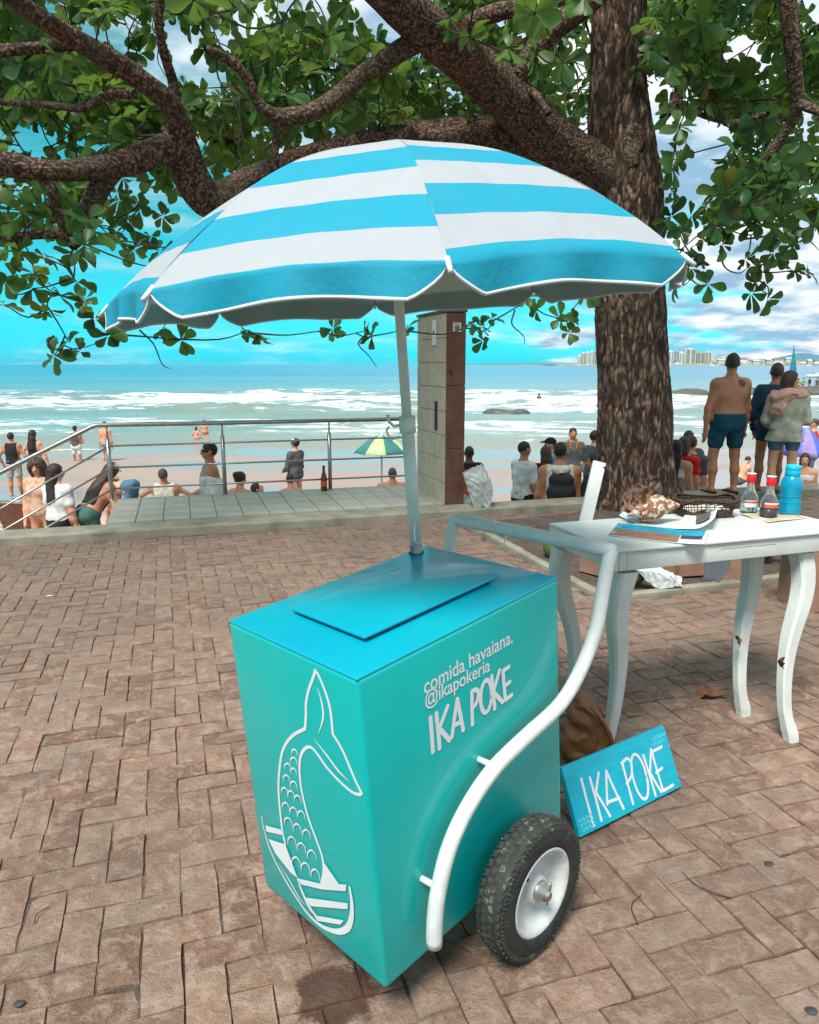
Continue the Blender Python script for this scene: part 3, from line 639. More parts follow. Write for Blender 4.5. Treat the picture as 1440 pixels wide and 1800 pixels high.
# limbs: (photo path, distance, half width in photo) -> real position and thickness
limbs = [
 ('main', [(1085, 330, 8.1, 60), (1005, 275, 7.9, 62), (930, 205, 7.6, 56), (850, 130, 7.2, 54), (770, 65, 6.8, 52), (700, 5, 6.4, 50), (620, -70, 6.0, 44), (500, -170, 5.4, 36), (380, -300, 4.9, 26), (300, -480, 4.6, 12)]),
 ('low', [(1090, 315, 8.2, 62), (1000, 278, 8.1, 50), (880, 245, 7.9, 44), (740, 245, 7.6, 32), (620, 262, 7.4, 28), (520, 288, 7.2, 27), (440, 320, 7.0, 28), (375, 352, 6.85, 34), (342, 318, 6.7, 36), (322, 262, 6.6, 34), (312, 215, 6.5, 28)]),
 ('left', [(330, 250, 6.6, 30), (275, 268, 6.4, 26), (225, 285, 6.3, 24), (165, 296, 6.1, 20), (90, 300, 5.9, 17), (20, 290, 5.8, 22), (-90, 262, 5.6, 20), (-230, 215, 5.3, 15), (-400, 120, 5.0, 7)]),
 ('stub', [(210, 287, 6.3, 20), (180, 320, 6.25, 22), (158, 368, 6.2, 20), (140, 410, 6.15, 17), (128, 436, 6.1, 8)]),
 ('upper', [(320, 235, 6.5, 26), (300, 185, 6.3, 20), (255, 145, 6.1, 19), (200, 108, 5.9, 21), (120, 62, 5.6, 18), (55, 20, 5.3, 17), (-30, -40, 5.0, 16), (-160, -120, 4.8, 12), (-300, -190, 4.6, 5)]),
 ('upb', [(200, 110, 5.9, 16), (140, 78, 5.9, 13), (70, 84, 5.9, 11), (0, 90, 5.8, 11), (-90, 100, 5.8, 8), (-220, 80, 5.7, 3)]),
 ('upc', [(240, 165, 6.15, 9), (190, 168, 6.1, 8), (145, 190, 6.0, 7), (80, 184, 6.0, 6), (0, 180, 6.0, 5)]),
 ('fork', [(310, 195, 6.4, 11), (303, 140, 6.4, 10), (285, 80, 6.2, 9), (280, 20, 6.1, 8), (300, -60, 6.0, 6)]),
 ('cross', [(735, 72, 6.75, 20), (690, 98, 6.6, 19), (640, 130, 6.5, 17), (590, 172, 6.4, 16), (545, 198, 6.3, 16), (495, 205, 6.3, 15), (470, 195, 6.25, 12), (452, 175, 6.2, 10), (430, 130, 6.1, 9), (395, 100, 6.0, 9), (360, 85, 5.9, 7)]),
 ('crossb', [(500, 204, 6.3, 10), (488, 240, 6.35, 9), (482, 275, 6.4, 7)]),
 ('rise', [(795, 70, 6.9, 18), (830, 40, 6.8, 17), (880, 20, 6.7, 16), (960, 8, 6.5, 14), (1040, -30, 6.4, 12)]),
 ('red', [(895, 175, 7.4, 18), (912, 135, 7.35, 22), (935, 95, 7.3, 22), (970, 55, 7.3, 24), (1010, 22, 7.3, 26), (1060, -20, 7.4, 24), (1110, -90, 7.5, 20)]),
 ('redb', [(905, 150, 7.4, 9), (940, 165, 7.3, 8), (965, 200, 7.2, 6)]),
 ('rstub', [(1130, 62, 8.0, 15), (1160, 82, 7.8, 15), (1188, 105, 7.6, 15), (1198, 140, 7.5, 13), (1190, 175, 7.4, 10), (1165, 210, 7.4, 8)]),
 ('rdown', [(1380, -60, 5.8, 17), (1388, 40, 5.9, 15), (1395, 110, 6.0, 13), (1402, 180, 6.1, 12), (1385, 225, 6.2, 9), (1350, 275, 6.3, 12), (1335, 320, 6.4, 9), (1350, 380, 6.4, 4)]),
 ('rarm', [(1402, 178, 6.1, 9), (1425, 190, 6.0, 9), (1470, 196, 5.9, 8), (1600, 170, 5.8, 3)]),
 ('rtop', [(1100, -120, 8.1, 34), (1200, -110, 7.4, 26), (1300, -90, 6.6, 22), (1380, -60, 5.8, 18)]),
 ('rlow', [(1190, 175, 7.4, 5), (1230, 200, 7.0, 5), (1290, 215, 6.6, 5), (1350, 200, 6.3, 5)]),
 ('ldown', [(60, 298, 5.9, 11), (90, 330, 5.9, 11), (100, 370, 6.0, 10), (120, 420, 6.1, 6)]),
 ('llow', [(10, 420, 5.9, 8), (70, 412, 6.0, 9), (125, 416, 6.1, 7)]),
]
skel = [(TP[i], TR[i]) for i in range(9, len(TP))]
for nm, pts in limbs:
    P = np.array([D(x, y, Y) for x, y, Y, w in pts]); ks = {'main': .70, 'low': .86, 'red': .80, 'rtop': .7}.get(nm, .9); r = np.array([w * ks / F_PX * ((D(x, y, Y) - _c) @ _fw) for x, y, Y, w in pts]); big = r.max() > .12
    n = max(24, int(np.linalg.norm(np.diff(P, axis=0), axis=1).sum() / (.035 if big else .05)))
    V, Fq = bark_tube(P, r, n, 56 if big else 20, .009 if big else .004, len(nm) + pts[0][0] % 7, 12 if big else 22)
    mesh_obj('limb', V - TO, Fq, M_BARK if big and False else M_BARK2, tree)
    for p in catmull(P, max(6, n // 6)): skel.append((p, .02))
# knot hole scar on the trunk
kp = D(1114, 246, YT - TR[9] * .93); V, Fq = implicit([elli((0, 0, 0), (.115, .05, .15), k=.02), elli((-.02, -.02, -.17), (.08, .05, .11), k=.05)], .012, subs=[elli((.015, -.06, .01), (.06, .045, .085), k=.03)], disp=lambda X: (fbm(X * 22, 3) - .44) * .02)
mesh_obj('knot', V + (kp - TO), Fq, M_BARK2, tree)
# leaves
def leaf_material(name, c0, c1, c2, tl=.35):
    q = NT(name); g = q.n('NewGeometry'); oi = q.n('ObjectInfo'); r = q.math('FRACT', q.math('ADD', q.math('MULTIPLY', oi.outputs['Random'], 5.31), q.math('MULTIPLY', g.outputs['Random Per Island'], 9.7)))
    P = g.outputs['Position']; n = q.noise(P, 26, 4, .6); big = q.noise(P, .9, 3)
    c = q.mix(r, c0, c1); c = q.mix(q.rng(big, .45, .62, 0, .6), c, c2); c = q.mix(q.rng(r, .955, .97), c, (0.13, 0.075, 0.02)); c = q.mix(q.rng(n, .35, .7, .25, 0), c, (0.012, 0.03, 0.014))
    q.base(c, .38); q.b.inputs['Specular IOR Level'].default_value = .4
    tr = q.n('BsdfTranslucent'); q.set(tr.inputs[0], q.mix(.55, c, (0.22, 0.34, 0.04))); mx = q.n('MixShader', {0: tl}); q.set(mx.inputs[1], q.b.outputs[0]); q.set(mx.inputs[2], tr.outputs[0]); q.set(q.o.inputs[0], mx.outputs[0]); return q.m
M_LEAF = leaf_material('almond_leaf', (0.010, 0.075, 0.042), (0.070, 0.215, 0.052), (0.16, 0.28, 0.05), .5)
def leaf_template(bend, fold, wob):
    us = np.array([0, .2, .4, .6, .79, .93, 1.0]); wd = np.array([.035, .10, .195, .285, .325, .255, .09]); V = []
    for u, w in zip(us, wd):
        z = bend * u * u - .02 * u
        for s in (-1, 0, 1): V.append((s * w, u, z + abs(s) * w * fold + s * wob * u * .1))
    Fc = [(i * 3 + j, i * 3 + j + 1, i * 3 + j + 4, i * 3 + j + 3) for i in range(6) for j in (0, 1)]
    return np.array(V), np.array(Fc)
LT = [leaf_template(-.24, .42, .9), leaf_template(-.55, .30, -1.1), leaf_template(.06, .38, .3), leaf_template(-.10, .12, -.9), leaf_template(-.30, .42, .9)]
ros = []                                                  # rosettes: position, size, droop
def scatter(n, x0, x1, y0, y1, d0, d1, s0=.15, s1=.24, keep=None):
    k = 0
    while k < n:
        x = rng.uniform(x0, x1); y = rng.uniform(y0, y1)
        if keep is not None and rng.random() > keep(x, y): continue
        ros.append((D(x, y, rng.uniform(d0, d1)), rng.uniform(s0, s1))); k += 1
gap = lambda x, y: float(np.clip((fbm(np.array([[x / 95., y / 80., 4.2]]), 2)[0] - .25) * 5.5, 0.08, 1))
scatter(1150, -120, 1560, -160, 215, 7.2, 11.0, .17, .25, keep=gap)
scatter(46, -120, 1500, -120, 130, 5.0, 7.0, .16, .22, keep=gap)
scatter(290, -120, 640, -120, 205, 6.6, 9.2, .17, .24, keep=gap)
scatter(320, 1150, 1560, -120, 300, 6.2, 9.4, .15, .23, keep=gap)
scatter(165, -100, 330, 150, 330, 6.6, 8.8, .16, .23, keep=gap)
scatter(44, -100, 250, 300, 420, 5.8, 7.4, keep=gap)
scatter(16, -90, 150, 400, 520, 5.4, 6.6, .15, .2)
scatter(340, 320, 1000, 160, 290, 8.4, 11.0, .17, .24)
scatter(70, 1180, 1480, 270, 400, 5.6, 8.0, keep=gap)
scatter(110, -300, 1740, -900, -180, 5.0, 9.5, .2, .28)
for _ in range(190):                                      # unseen crown leaves added over the cart, above the frame, to shade it
    Y_ = rng.uniform(2.2, 8.0); zt = CAM_H + Y_ * .30 + .5; ros.append((np.array([rng.uniform(-5.5, 6.0), Y_, max(zt, rng.uniform(4.6, 7.2))]), rng.uniform(.22, .30)))
for x, y, Y in ((60, 480, 5.8), (105, 520, 5.9), (85, 545, 5.9), (150, 525, 6.0), (165, 560, 6.0), (120, 600, 6.0), (95, 625, 6.1), (140, 618, 6.1), (35, 440, 5.7), (8, 535, 5.6), (190, 590, 6.2), (200, 405, 6.3), (235, 440, 6.3), (265, 415, 6.4), (215, 380, 6.3), (245, 355, 6.3), (285, 380, 6.4), (280, 440, 6.4),
                (318, 598, 6.8), (440, 580, 7.0), (455, 585, 7.0), (290, 575, 6.7), (585, 578, 7.2), (640, 582, 7.2), (655, 590, 7.2), (715, 578, 7.3), (832, 570, 7.4), (850, 598, 7.4), (865, 560, 7.4), (930, 522, 7.5), (945, 545, 7.5), (985, 560, 7.4), (1005, 562, 7.4), (1000, 585, 7.4), (1030, 520, 7.6), (845, 575, 7.4),
                (1195, 440, 6.6), (1215, 470, 6.6), (1230, 445, 6.6), (1190, 500, 6.7), (1255, 400, 6.5), (1270, 430, 6.5), (1240, 420, 6.5), (1310, 455, 6.4), (1340, 470, 6.4), (1330, 495, 6.4), (1395, 475, 6.2), (1415, 478, 6.2), (1350, 525, 6.4), (1320, 515, 6.4), (1395, 430, 6.2), (1380, 410, 6.2), (1285, 385, 6.5), (1430, 395, 6.1), (1360, 445, 6.3), (1195, 405, 6.7), (1215, 380, 6.7), (1245, 500, 6.5)):
    ros.append((D(x, y, Y), rng.uniform(.13, .18)))
def _clear(p):
    x, y = pr(p); return not (1015 < x < 1150 and -60 < y < 300 and p[1] < 8.3 and rng.random() < .85)
ros = [t_ for t_ in ros if _clear(t_[0])]
LV = []; sizes = []
for p, s in ros:
    ax = np.array([rng.normal(0, .55), rng.normal(0, .55), rng.normal(.25, .6)]); ax /= np.linalg.norm(ax) + 1e-9
    s = s * .78; n = rng.integers(6, 10); a0 = rng.uniform(0, 6.3); t0 = np.array([1., 0, 0]) if abs(ax[0]) < .8 else np.array([0, 1., 0]); b1 = np.cross(ax, t0); b1 /= np.linalg.norm(b1); b2 = np.cross(ax, b1)
    for k in range(n):
        a = a0 + k * 2 * math.pi / n + rng.normal(0, .25); el = rng.uniform(-.1, .75); d = (math.cos(a) * b1 + math.sin(a) * b2) * math.cos(el) + ax * math.sin(el); d[2] -= .22; d /= np.linalg.norm(d)
        up = ax - d * (ax @ d); up += rng.normal(0, .22, 3); up -= d * (up @ d); up /= np.linalg.norm(up) + 1e-9
        L = s * rng.uniform(.55, 1.18); sd_ = np.cross(d, up); R = np.stack([sd_, d, up], 1) * L; pos = p + d * .015
        LV.append((R, pos, rng.integers(0, 5))); x, y = pr(pos + d * L * .5); vis_ = -30 < x < 1470 and -30 < y < 700
        sizes.append(L / max(pos[1], 1) if vis_ else 0)
order = np.argsort(-np.array(sizes)); top300 = set(order[:298].tolist())
lm = []
for i in range(5):
    me = bpy.data.meshes.new('leaf'); me.from_pydata(LT[i][0].tolist(), [], LT[i][1].tolist()); me.polygons.foreach_set('use_smooth', [True] * 12); me.materials.append(M_LEAF); lm.append(me)
SV = []; SF = []; nn = 0
for i, (R, pos, t) in enumerate(LV):
    if i in top300:
        o = bpy.data.objects.new('leaf', lm[t]); COL.objects.link(o); o.parent = tree; o.matrix_local = Matrix(M4(R, pos - TO).tolist())
    else:
        SV.append(LT[t][0] @ R.T + (pos - TO)); SF.append(LT[t][1] + nn); nn += len(LT[t][0])
tag(mesh_obj('crown_leaves', np.concatenate(SV), np.concatenate(SF), M_LEAF, tree), kind='stuff')
# twigs from the limbs to the rosettes
M_TWIG = mat('twig_bark', (0.045, 0.032, 0.024), .9, .3, 20)
SP = np.array([s[0] for s in skel]); mb = MB()
for p, s in ros:
    dd = np.linalg.norm(SP - p, axis=1); j = int(np.argmin(dd)); a = SP[j]; L = dd[j]
    if L > 3.2: 
        a = p + np.array([rng.normal(0, .3), rng.normal(0, .3), .8]); L = .85
    mid = (a + p) / 2 + rng.normal(0, .10, 3) * L + np.array([0, 0, -.06 * L]); P = catmull([a, mid, p], 7)
    V, Fc = tube(P, np.linspace(.006 + .005 * min(L, 2), .0045, 7), 5, False); mb.add(V, Fc)
    SP = np.vstack([SP, P[2:6]])
for x0, y0, Y, pts in ((140, 425, 6.1, [(200, 450), (260, 468), (330, 470)]), (150, 420, 6.1, [(230, 425), (320, 440), (405, 445)]), (245, 580, 6.6, [(270, 605), (285, 640), (300, 648)]), (640, 590, 7.2, [(630, 605), (648, 625), (662, 645)]), (905, 545, 7.5, [(900, 570), (920, 590), (922, 605)]), (1310, 420, 6.4, [(1400, 410), (1425, 425), (1440, 440)]), (1265, 440, 6.5, [(1275, 470), (1300, 480), (1320, 465)]), (1290, 360, 6.4, [(1350, 372), (1360, 420), (1345, 470)]), (380, 90, 6, [(385, 140), (420, 200), (418, 280)]), (420, 170, 6.2, [(425, 230), (440, 290)]), (60, 385, 5.9, [(30, 430), (60, 470), (50, 500)]), (95, 590, 6, [(85, 600), (100, 615), (150, 610), (180, 598)])):
    P = catmull([D(x0, y0, Y)] + [D(x, y, Y + rng.uniform(-.1, .1)) for x, y in pts], 14); mb.tube(P, np.linspace(.009, .003, 14), 5)
tw = mb.obj('twigs', M_TWIG, tree, True); tw.data.transform(Matrix.Translation((-TO).tolist())); tag(tw, kind='stuff')

# ============================================================ FOOD CART
a, b, c = R_(44.7), R_(.2), R_(-5.5)
CR = rotz(a) @ np.array([[1, 0, 0], [0, math.cos(b), -math.sin(b)], [0, math.sin(b), math.cos(b)]]) @ np.array([[math.cos(c), 0, math.sin(c)], [0, 1, 0], [-math.sin(c), 0, math.cos(c)]])
CF = np.array([-.0572, 1.515, .125]); CL, CWd, CHt = .741, .509, .825
cart = empty('food_cart', (0, 0, 0), 'turquoise two-wheeled food cart with white tail emblem and curved white tube handle', 'food cart')
cart.matrix_world = Matrix(M4(CR, CF).tolist())
def cl(px, py, p0, n):                                       # photo point on a face of the cart, in the cart's own frame
    P = PL(px, py, CF + CR @ np.array(p0, float), CR @ np.array(n, float)); return CR.T @ (P - CF)
mb = MB(); mb.box((0, 0, 0), (CL, CWd, CHt), bev=.012); mb.obj('cabinet', M_TEAL, cart, True)
M_TOP = mat('turquoise_painted_sky_reflection', (0.0, 0.29, 0.42), .30, .04, 2.2, .05, 30, spec=.5, coat=.25, col2=(0.0, 0.36, 0.40))  # top and lid bluer: the sky's reflection is painted into the turquoise
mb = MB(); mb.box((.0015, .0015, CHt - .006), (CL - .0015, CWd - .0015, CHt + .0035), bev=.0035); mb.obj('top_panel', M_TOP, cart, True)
def top(px, py, z=CHt): return cl(px, py, (0, 0, z), (0, 0, 1))
lc = [top(517, 1074, CHt + .02), top(652, 1121, CHt + .02), top(877, 1006, CHt + .02), top(739, 975, CHt + .02)]
lx0 = (lc[0][0] + lc[1][0]) / 2; lx1 = (lc[2][0] + lc[3][0]) / 2 ; ly0 = (lc[1][1] + lc[2][1]) / 2; ly1 = (lc[0][1] + lc[3][1]) / 2
mb = MB(); mb.box((lx0 + .012, ly0 + .012, CHt - .002), (lx1 - .04, ly1 - .012, CHt + .012)); mb.obj('hatch_neck', M_DARK, cart)
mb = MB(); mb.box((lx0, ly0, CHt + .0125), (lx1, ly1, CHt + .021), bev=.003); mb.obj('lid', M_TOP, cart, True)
mb = MB(); mb.lathe([(.0245, 0), (.0245, .004), (.0205, .005), (.0205, .0)], 20); o = mb.obj('umbrella_socket', M_DARK, cart, True)
UK = .947; UC = _c + UK * (np.array([-.035, 2.361, 1.82]) - _c); UN = np.array([-.069, -.043, 1.0]); UN /= np.linalg.norm(UN)
tz = (CR[:, 2] @ (CF + CR @ np.array([0, 0, CHt]) - UC)) / (CR[:, 2] @ UN); PB = UC + UN * tz      # where the pole enters the cart top
o.location = CR.T @ (PB - CF)
# tube handle
def sd(px, py, off=.048): return cl(px, py, (0, -off, 0), (0, 1, 0))
hp = [(763, 1662), (765, 1610), (772, 1560), (790, 1490), (822, 1420), (868, 1352), (925, 1295), (985, 1238), (1022, 1175), (1048, 1105), (1060, 1040), (1069, 990)]
hs = [sd(*p) for p in hp]; e0 = hs[-1]
far_y = CWd + .048
xb = sd(1075, 968); H1 = [np.array([xb[0], -.048, xb[2]]), np.array([xb[0], far_y, xb[2]])]; hs = hs + [hs[-1] * .35 + H1[0] * .65, H1[0]]
mb = MB(); mb.tube(catmull(hs, 60), .0205, 14); mb.obj('handle_tube', M_CHIP, cart, True)
hs2 = [np.array([p[0], far_y, p[2]]) for p in hs]
mb = MB(); mb.tube(catmull(hs2, 60), .0205, 14); mb.obj('handle_tube', M_CHIP, cart, True)
mb = MB(); mb.tube([H1[0] + np.array([0, -.012, 0]), H1[0], H1[1], H1[1] + np.array([0, .012, 0])], (.016, .0215, .0215, .016), 14); mb.obj('handle_bar', M_CHIP, cart, True)
for px, py in ((868, 1350), (757, 1569)):
    q0 = sd(px, py, .045); p = min(catmull(hs, 60), key=lambda h_: np.linalg.norm(h_ - q0))
    for y0, y1 in ((0, -.048), (CWd, far_y)):
        mb = MB(); mb.tube([(p[0] - .012, y0, p[2] + .008), (p[0], y1, p[2])], .0085, 10); mb.obj('handle_peg', M_CHIP, cart, True)
# lettering and emblem, flush on the panels
def decal(name, polys, face, m, parent, proud=.0012):
    mb = MB()
    for i, (V2, Fc) in enumerate(polys):
        h_ = proud + .00006 * i
        V3 = np.array([(-h_, v[0], v[1]) for v in V2]) if face == 'x' else np.array([(v[0], -h_, v[1]) for v in V2])
        mb.add(V3, Fc)
    return mb.obj(name, m, parent)
def fx(p, sc, off): q = cl(off[0] + p[0] / sc, off[1] + p[1] / sc, (0, 0, 0), (1, 0, 0)); return np.array([q[1], q[2]])
def fy(p, sc, off): q = cl(off[0] + p[0] / sc, off[1] + p[1] / sc, (0, 0, 0), (0, 1, 0)); return np.array([q[0], q[2]])
LOG = lambda pts: np.array([fx(p, 2.728, (400, 1100)) for p in pts])
def stroke(P, w, n=None):
    P = np.asarray(P); n = n or len(P) * 5; Pc = np.stack(list(catmull(np.c_[P, np.zeros(len(P))], n)[:, :2].T), 1)
    return ribbon(Pc, np.interp(np.linspace(0, 1, n), np.linspace(0, 1, len(np.atleast_1d(w))), np.atleast_1d(w)))
em = []
em.append(stroke(LOG([(278, 1045), (262, 960), (247, 800), (250, 700), (266, 600), (308, 532), (374, 492)]), .0043))
em.append(stroke(LOG([(374, 494), (378, 430), (379, 370), (392, 305), (414, 245), (423, 214)]), .0043))
em.append(stroke(LOG([(423, 214), (440, 240), (470, 312), (495, 400), (507, 517)]), .0043))
em.append(stroke(LOG([(507, 517), (552, 592), (590, 680), (616, 742), (645, 800)]), .0045))
em.append(stroke(LOG([(645, 800), (632, 808), (598, 795), (540, 745), (480, 680), (432, 612), (400, 581), (372, 590), (352, 630), (348, 700), (360, 800), (390, 920), (430, 1030), (457, 1110), (463, 1180), (452, 1232)]), .0043))
em.append(stroke(LOG([(434, 295), (455, 370), (461, 440), (440, 515)]), (.0006, .0034, .0034, .0005)))
em.append(stroke(LOG([(419, 544), (480, 622), (535, 695), (587, 747)]), (.0006, .0034, .0034, .0006)))
for x, y, s in ((322, 600, .8), (318, 640, .95), (290, 668, .9), (318, 690, .8), (284, 725, 1), (318, 755, 1), (275, 785, 1), (305, 800, 1), (338, 822, 1), (280, 857, 1.05), (318, 880, 1.05), (355, 897, 1.05), (292, 930, 1.1), (335, 960, 1.15), (380, 988, 1.15), (310, 1022, 1.2), (355, 1052, 1.2), (405, 1087, 1.25), (330, 1120, 1.25), (375, 1147, 1.25), (422, 1178, 1.25)):
    em.append(stroke(LOG([(x + s * u, y + s * v) for u, v in ((-14, 20), (-12, -2), (2, -10), (16, 6), (20, 32))]), (.0006, .0022, .0028, .0018, .0005)))
em.append(stroke(LOG([(168, 915), (181, 980), (212, 1080), (272, 1200), (340, 1310), (400, 1390), (460, 1440), (530, 1464), (578, 1448), (598, 1400), (601, 1330), (590, 1252)]), (.002, .0022, .003, .0036, .004, .0046, .006, .008, .009, .008, .006, .004)))
def poly(pts): P = LOG(pts); return P, [tuple(range(len(P)))]
em += [poly(p) for p in ([(186, 955), (262, 975), (269, 1002), (192, 985)], [(200, 1020), (282, 1046), (340, 1208), (306, 1180), (236, 1092)], [(340, 1208), (450, 1234), (574, 1238), (572, 1270), (460, 1262), (358, 1238)], [(376, 1300), (582, 1328), (580, 1356), (404, 1342)], [(420, 1385), (562, 1410), (546, 1430), (436, 1412)], [(466, 1130), (542, 1240), (456, 1234)])]
em.append(stroke(LOG([(340, 1208), (366, 1280), (400, 1350), (440, 1400)]), (.002, .006, .007, .003)))
em.append(stroke(LOG([(246, 1130), (300, 1215), (345, 1295), (378, 1338)]), (.0005, .003, .003, .0005)))
decal('tail_emblem', em, 'x', M_LETTER, cart)
TX = lambda pts: np.array([fy(p, 8, (740, 1110)) for p in pts])
def arc(cx, cy, rx, ry, t0, t1, n=20, sk=0): return [(cx + rx * math.cos(t) + sk * math.sin(t), cy + ry * math.sin(t)) for t in np.linspace(t0, t1, n)]
words = [[(130, 1212), (150, 1460), (166, 1690)], [(212, 1152), (238, 1400), (259, 1640)], [(370, 1052), (255, 1362)], [(255, 1362), (398, 1528)], [(505, 952), (465, 1220), (432, 1478)], [(505, 952), (548, 1170), (590, 1384)], [(452, 1325), (556, 1268)],
         [(712, 842), (712, 1070), (720, 1302)], [(712, 845), (755, 818), (800, 845), (798, 930), (765, 1020), (712, 1082)], arc(910, 910, 76, 228, 0, 2 * math.pi, 28, -12), [(990, 628), (1010, 850), (1032, 1082)], [(1098, 545), (1012, 850)], [(1012, 850), (1142, 990)], [(1146, 552), (1162, 760), (1182, 958)], [(1146, 552), (1230, 496)], [(1166, 768), (1240, 708)], [(1182, 958), (1270, 890)]]
decal('brand_lettering', [ribbon(TX(w), .0066) if len(w) < 3 or len(w) > 12 else stroke(TX(w), .0066) for w in words], 'y', M_LETTER, cart)
def text_mesh(txt, offset=.0):
    cu = bpy.data.curves.new('t', 'FONT'); cu.body = txt; cu.size = 1; cu.offset = offset; cu.resolution_u = 4; ob = bpy.data.objects.new('t', cu); COL.objects.link(ob)
    dg = bpy.context.evaluated_depsgraph_get(); me = bpy.data.meshes.new_from_object(ob.evaluated_get(dg)); V = np.array([v.co[:] for v in me.vertices]); Fc = [tuple(p.vertices) for p in me.polygons]
    bpy.data.objects.remove(ob); bpy.data.meshes.remove(me); return V, Fc
def side_text(name, txt, p0, p1, hsc=1.0):
    A, B = fy(p0, 1, (0, 0)), fy(p1, 1, (0, 0)); V, Fc = text_mesh(txt, .013); L = np.linalg.norm(B - A); s = L / V[:, 0].max(); d = (B - A) / L; n = np.array([-d[1], d[0]])
    V2 = A + V[:, :1] * s * d + V[:, 1:2] * s * hsc * n; return decal(name, [(V2, Fc)], 'y', M_LETTER, cart)
side_text('slogan_lettering', 'comida havaiana.', (745, 1221), (901, 1129), 1.12)
side_text('handle_lettering', '@ikapokeria', (746.5, 1243.5), (861, 1178.5), 1.12)
# wheels
M_RIM = mat('white_wheel_paint', (0.40, 0.43, 0.41), .42, .1, 14, .2, 50, col2=(0.58, 0.61, 0.59)); M_AXLE = mat('worn_steel', (0.40, 0.39, 0.36), .35, .2, 20, metal=.8)
q = NT('muddy_tread'); P = q.n('TexCoord').outputs['Object']; nz = q.noise(P, 30, 6, .75); M_TREAD = q.base(q.mix(q.rng(nz, .55, .68), (0.030, 0.034, 0.028), (0.20, 0.195, 0.155)), .85)
WR, WC = .193, np.array([.3337, 1.7935, .193]); WX = rotz(R_(44.7))
def wheel(center, sgn):
    w = empty('wheel', (0, 0, 0)); w.parent = cart; w.matrix_world = Matrix(M4(WX @ np.diag([1, sgn, 1]) if False else WX @ (np.eye(3) if sgn > 0 else rotz(math.pi)), center).tolist())
    w.matrix_parent_inverse = Matrix.Identity(4); w.matrix_local = Matrix((M4(CR.T, -CR.T @ CF) @ M4(WX @ (np.eye(3) if sgn > 0 else rotz(math.pi)), center)).tolist())
    RY = np.array([[1, 0, 0], [0, 0, -1], [0, 1, 0]])                     # lathe axis z -> -y (outward)
    prof = [(.120, -.036), (.124, -.042), (.138, -.046), (.160, -.045), (.178, -.040), (.187, -.030), (.1915, -.015), (.193, 0), (.1915, .015), (.187, .030), (.178, .040), (.160, .045), (.138, .046), (.124, .042), (.120, .036)]
    mb = MB(); mb.lathe(prof, 64, M4(RY, (0, 0, 0)), False); ty = mb.obj('tyre', M_RUBBER, w, True)
    mb = MB(); nb = 46
    for k in range(nb):
        for row in range(4):
            an = 2 * math.pi * (k + (.5 if row % 2 else 0)) / nb; y = (-.0285, -.0095, .0095, .0285)[row]; rr = .1905 if row in (1, 2) else .185; dr = .0030
            R = np.array([[math.cos(an), 0, -math.sin(an)], [0, 1, 0], [math.sin(an), 0, math.cos(an)]])
            sk = .3 if row % 2 else -.3; R2 = R @ np.array([[1, 0, 0], [0, math.cos(sk), -math.sin(sk)], [0, math.sin(sk), math.cos(sk)]])
            mb.box((-.002, -.0075, -.0085), (dr, .0075, .0085), M4(R2, R @ np.array([rr, y, 0])))
    for k in range(90):                                                    # shoulder ribs
        an = 2 * math.pi * k / 90; R = np.array([[math.cos(an), 0, -math.sin(an)], [0, 1, 0], [math.sin(an), 0, math.cos(an)]])
        for s in (-1, 1): mb.box((-.009, -.003, -.0022), (.004, .003, .0022), M4(R, R @ np.array([.178, s * .041, 0])))
    mb.obj('tread', M_TREAD, ty)
    rp = [(.022, .004), (.026, .030), (.036, .029), (.041, .010), (.080, .004), (.092, .007), (.100, .026), (.108, .037), (.118, .044), (.1245, .0425), (.1215, .030), (.106, .02), (.106, -.036), (.121, -.042)]
    mb = MB(); mb.lathe(rp, 56, M4(RY, (0, 0, 0)), False); rm = mb.obj('rim', M_RIM, w, True)
    mb = MB(); mb.lathe([(.027, .01), (.027, .036), (.019, .038), (.019, .052), (.0125, .053), (.0125, .062), (.009, .064)], 24, M4(RY, (0, 0, 0))); hb = mb.obj('hub', M_AXLE, w, True)
    mb = MB(); mb.tube([(-.004, -.057, -.026), (0, -.057, 0), (.004, -.057, .03), (.010, -.057, .036), (.014, -.057, .028), (.006, -.057, .0)], .0022, 6); mb.obj('split_pin', M_AXLE, hb, True)
    mb = MB(); mb.tube([(-.062, -.018, .068), (-.064, -.034, .071)], .006, 10); mb.obj('valve', M_RUBBER, rm, True)
    return w
uu, un = WX @ np.array([1, 0, 0]), WX @ np.array([0, -1, 0])
wheel(WC, 1); wheel(WC - un * (CWd + .154), -1)
mb = MB(); p0 = CR.T @ (WC - CF); p1 = CR.T @ (WC - un * (CWd + .154) - CF); mb.tube([p0, p1], .0125, 12); mb.obj('axle', M_AXLE, cart, True)
mb = MB()
for y in (.06, CWd - .06): mb.box((p0[0] - .02, y - .02, p0[2] - .02), (p0[0] + .02, y + .02, .004))
mb.obj('axle_bracket', M_DARK, cart)
cst = empty('caster', (.105, CWd * .47, 0)); cst.parent = cart
RY = np.array([[1, 0, 0], [0, 0, -1], [0, 1, 0]])
gz = (CR.T @ (np.array([0, 0, 0]) - CF))
cb_ = CF + CR @ np.array([.105, CWd * .47, 0]); hgt = cb_[2] / CR[2, 2]
mb = MB(); mb.lathe([(.012, -.012), (hgt * .36, -.012), (hgt * .40, -.007), (hgt * .40, .007), (hgt * .36, .012), (.012, .012)], 28, M4(RY, (0, 0, -hgt + hgt * .40))); mb.obj('caster_wheel', mat('grey_rubber', (0.10, 0.12, 0.09), .6), cst, True)
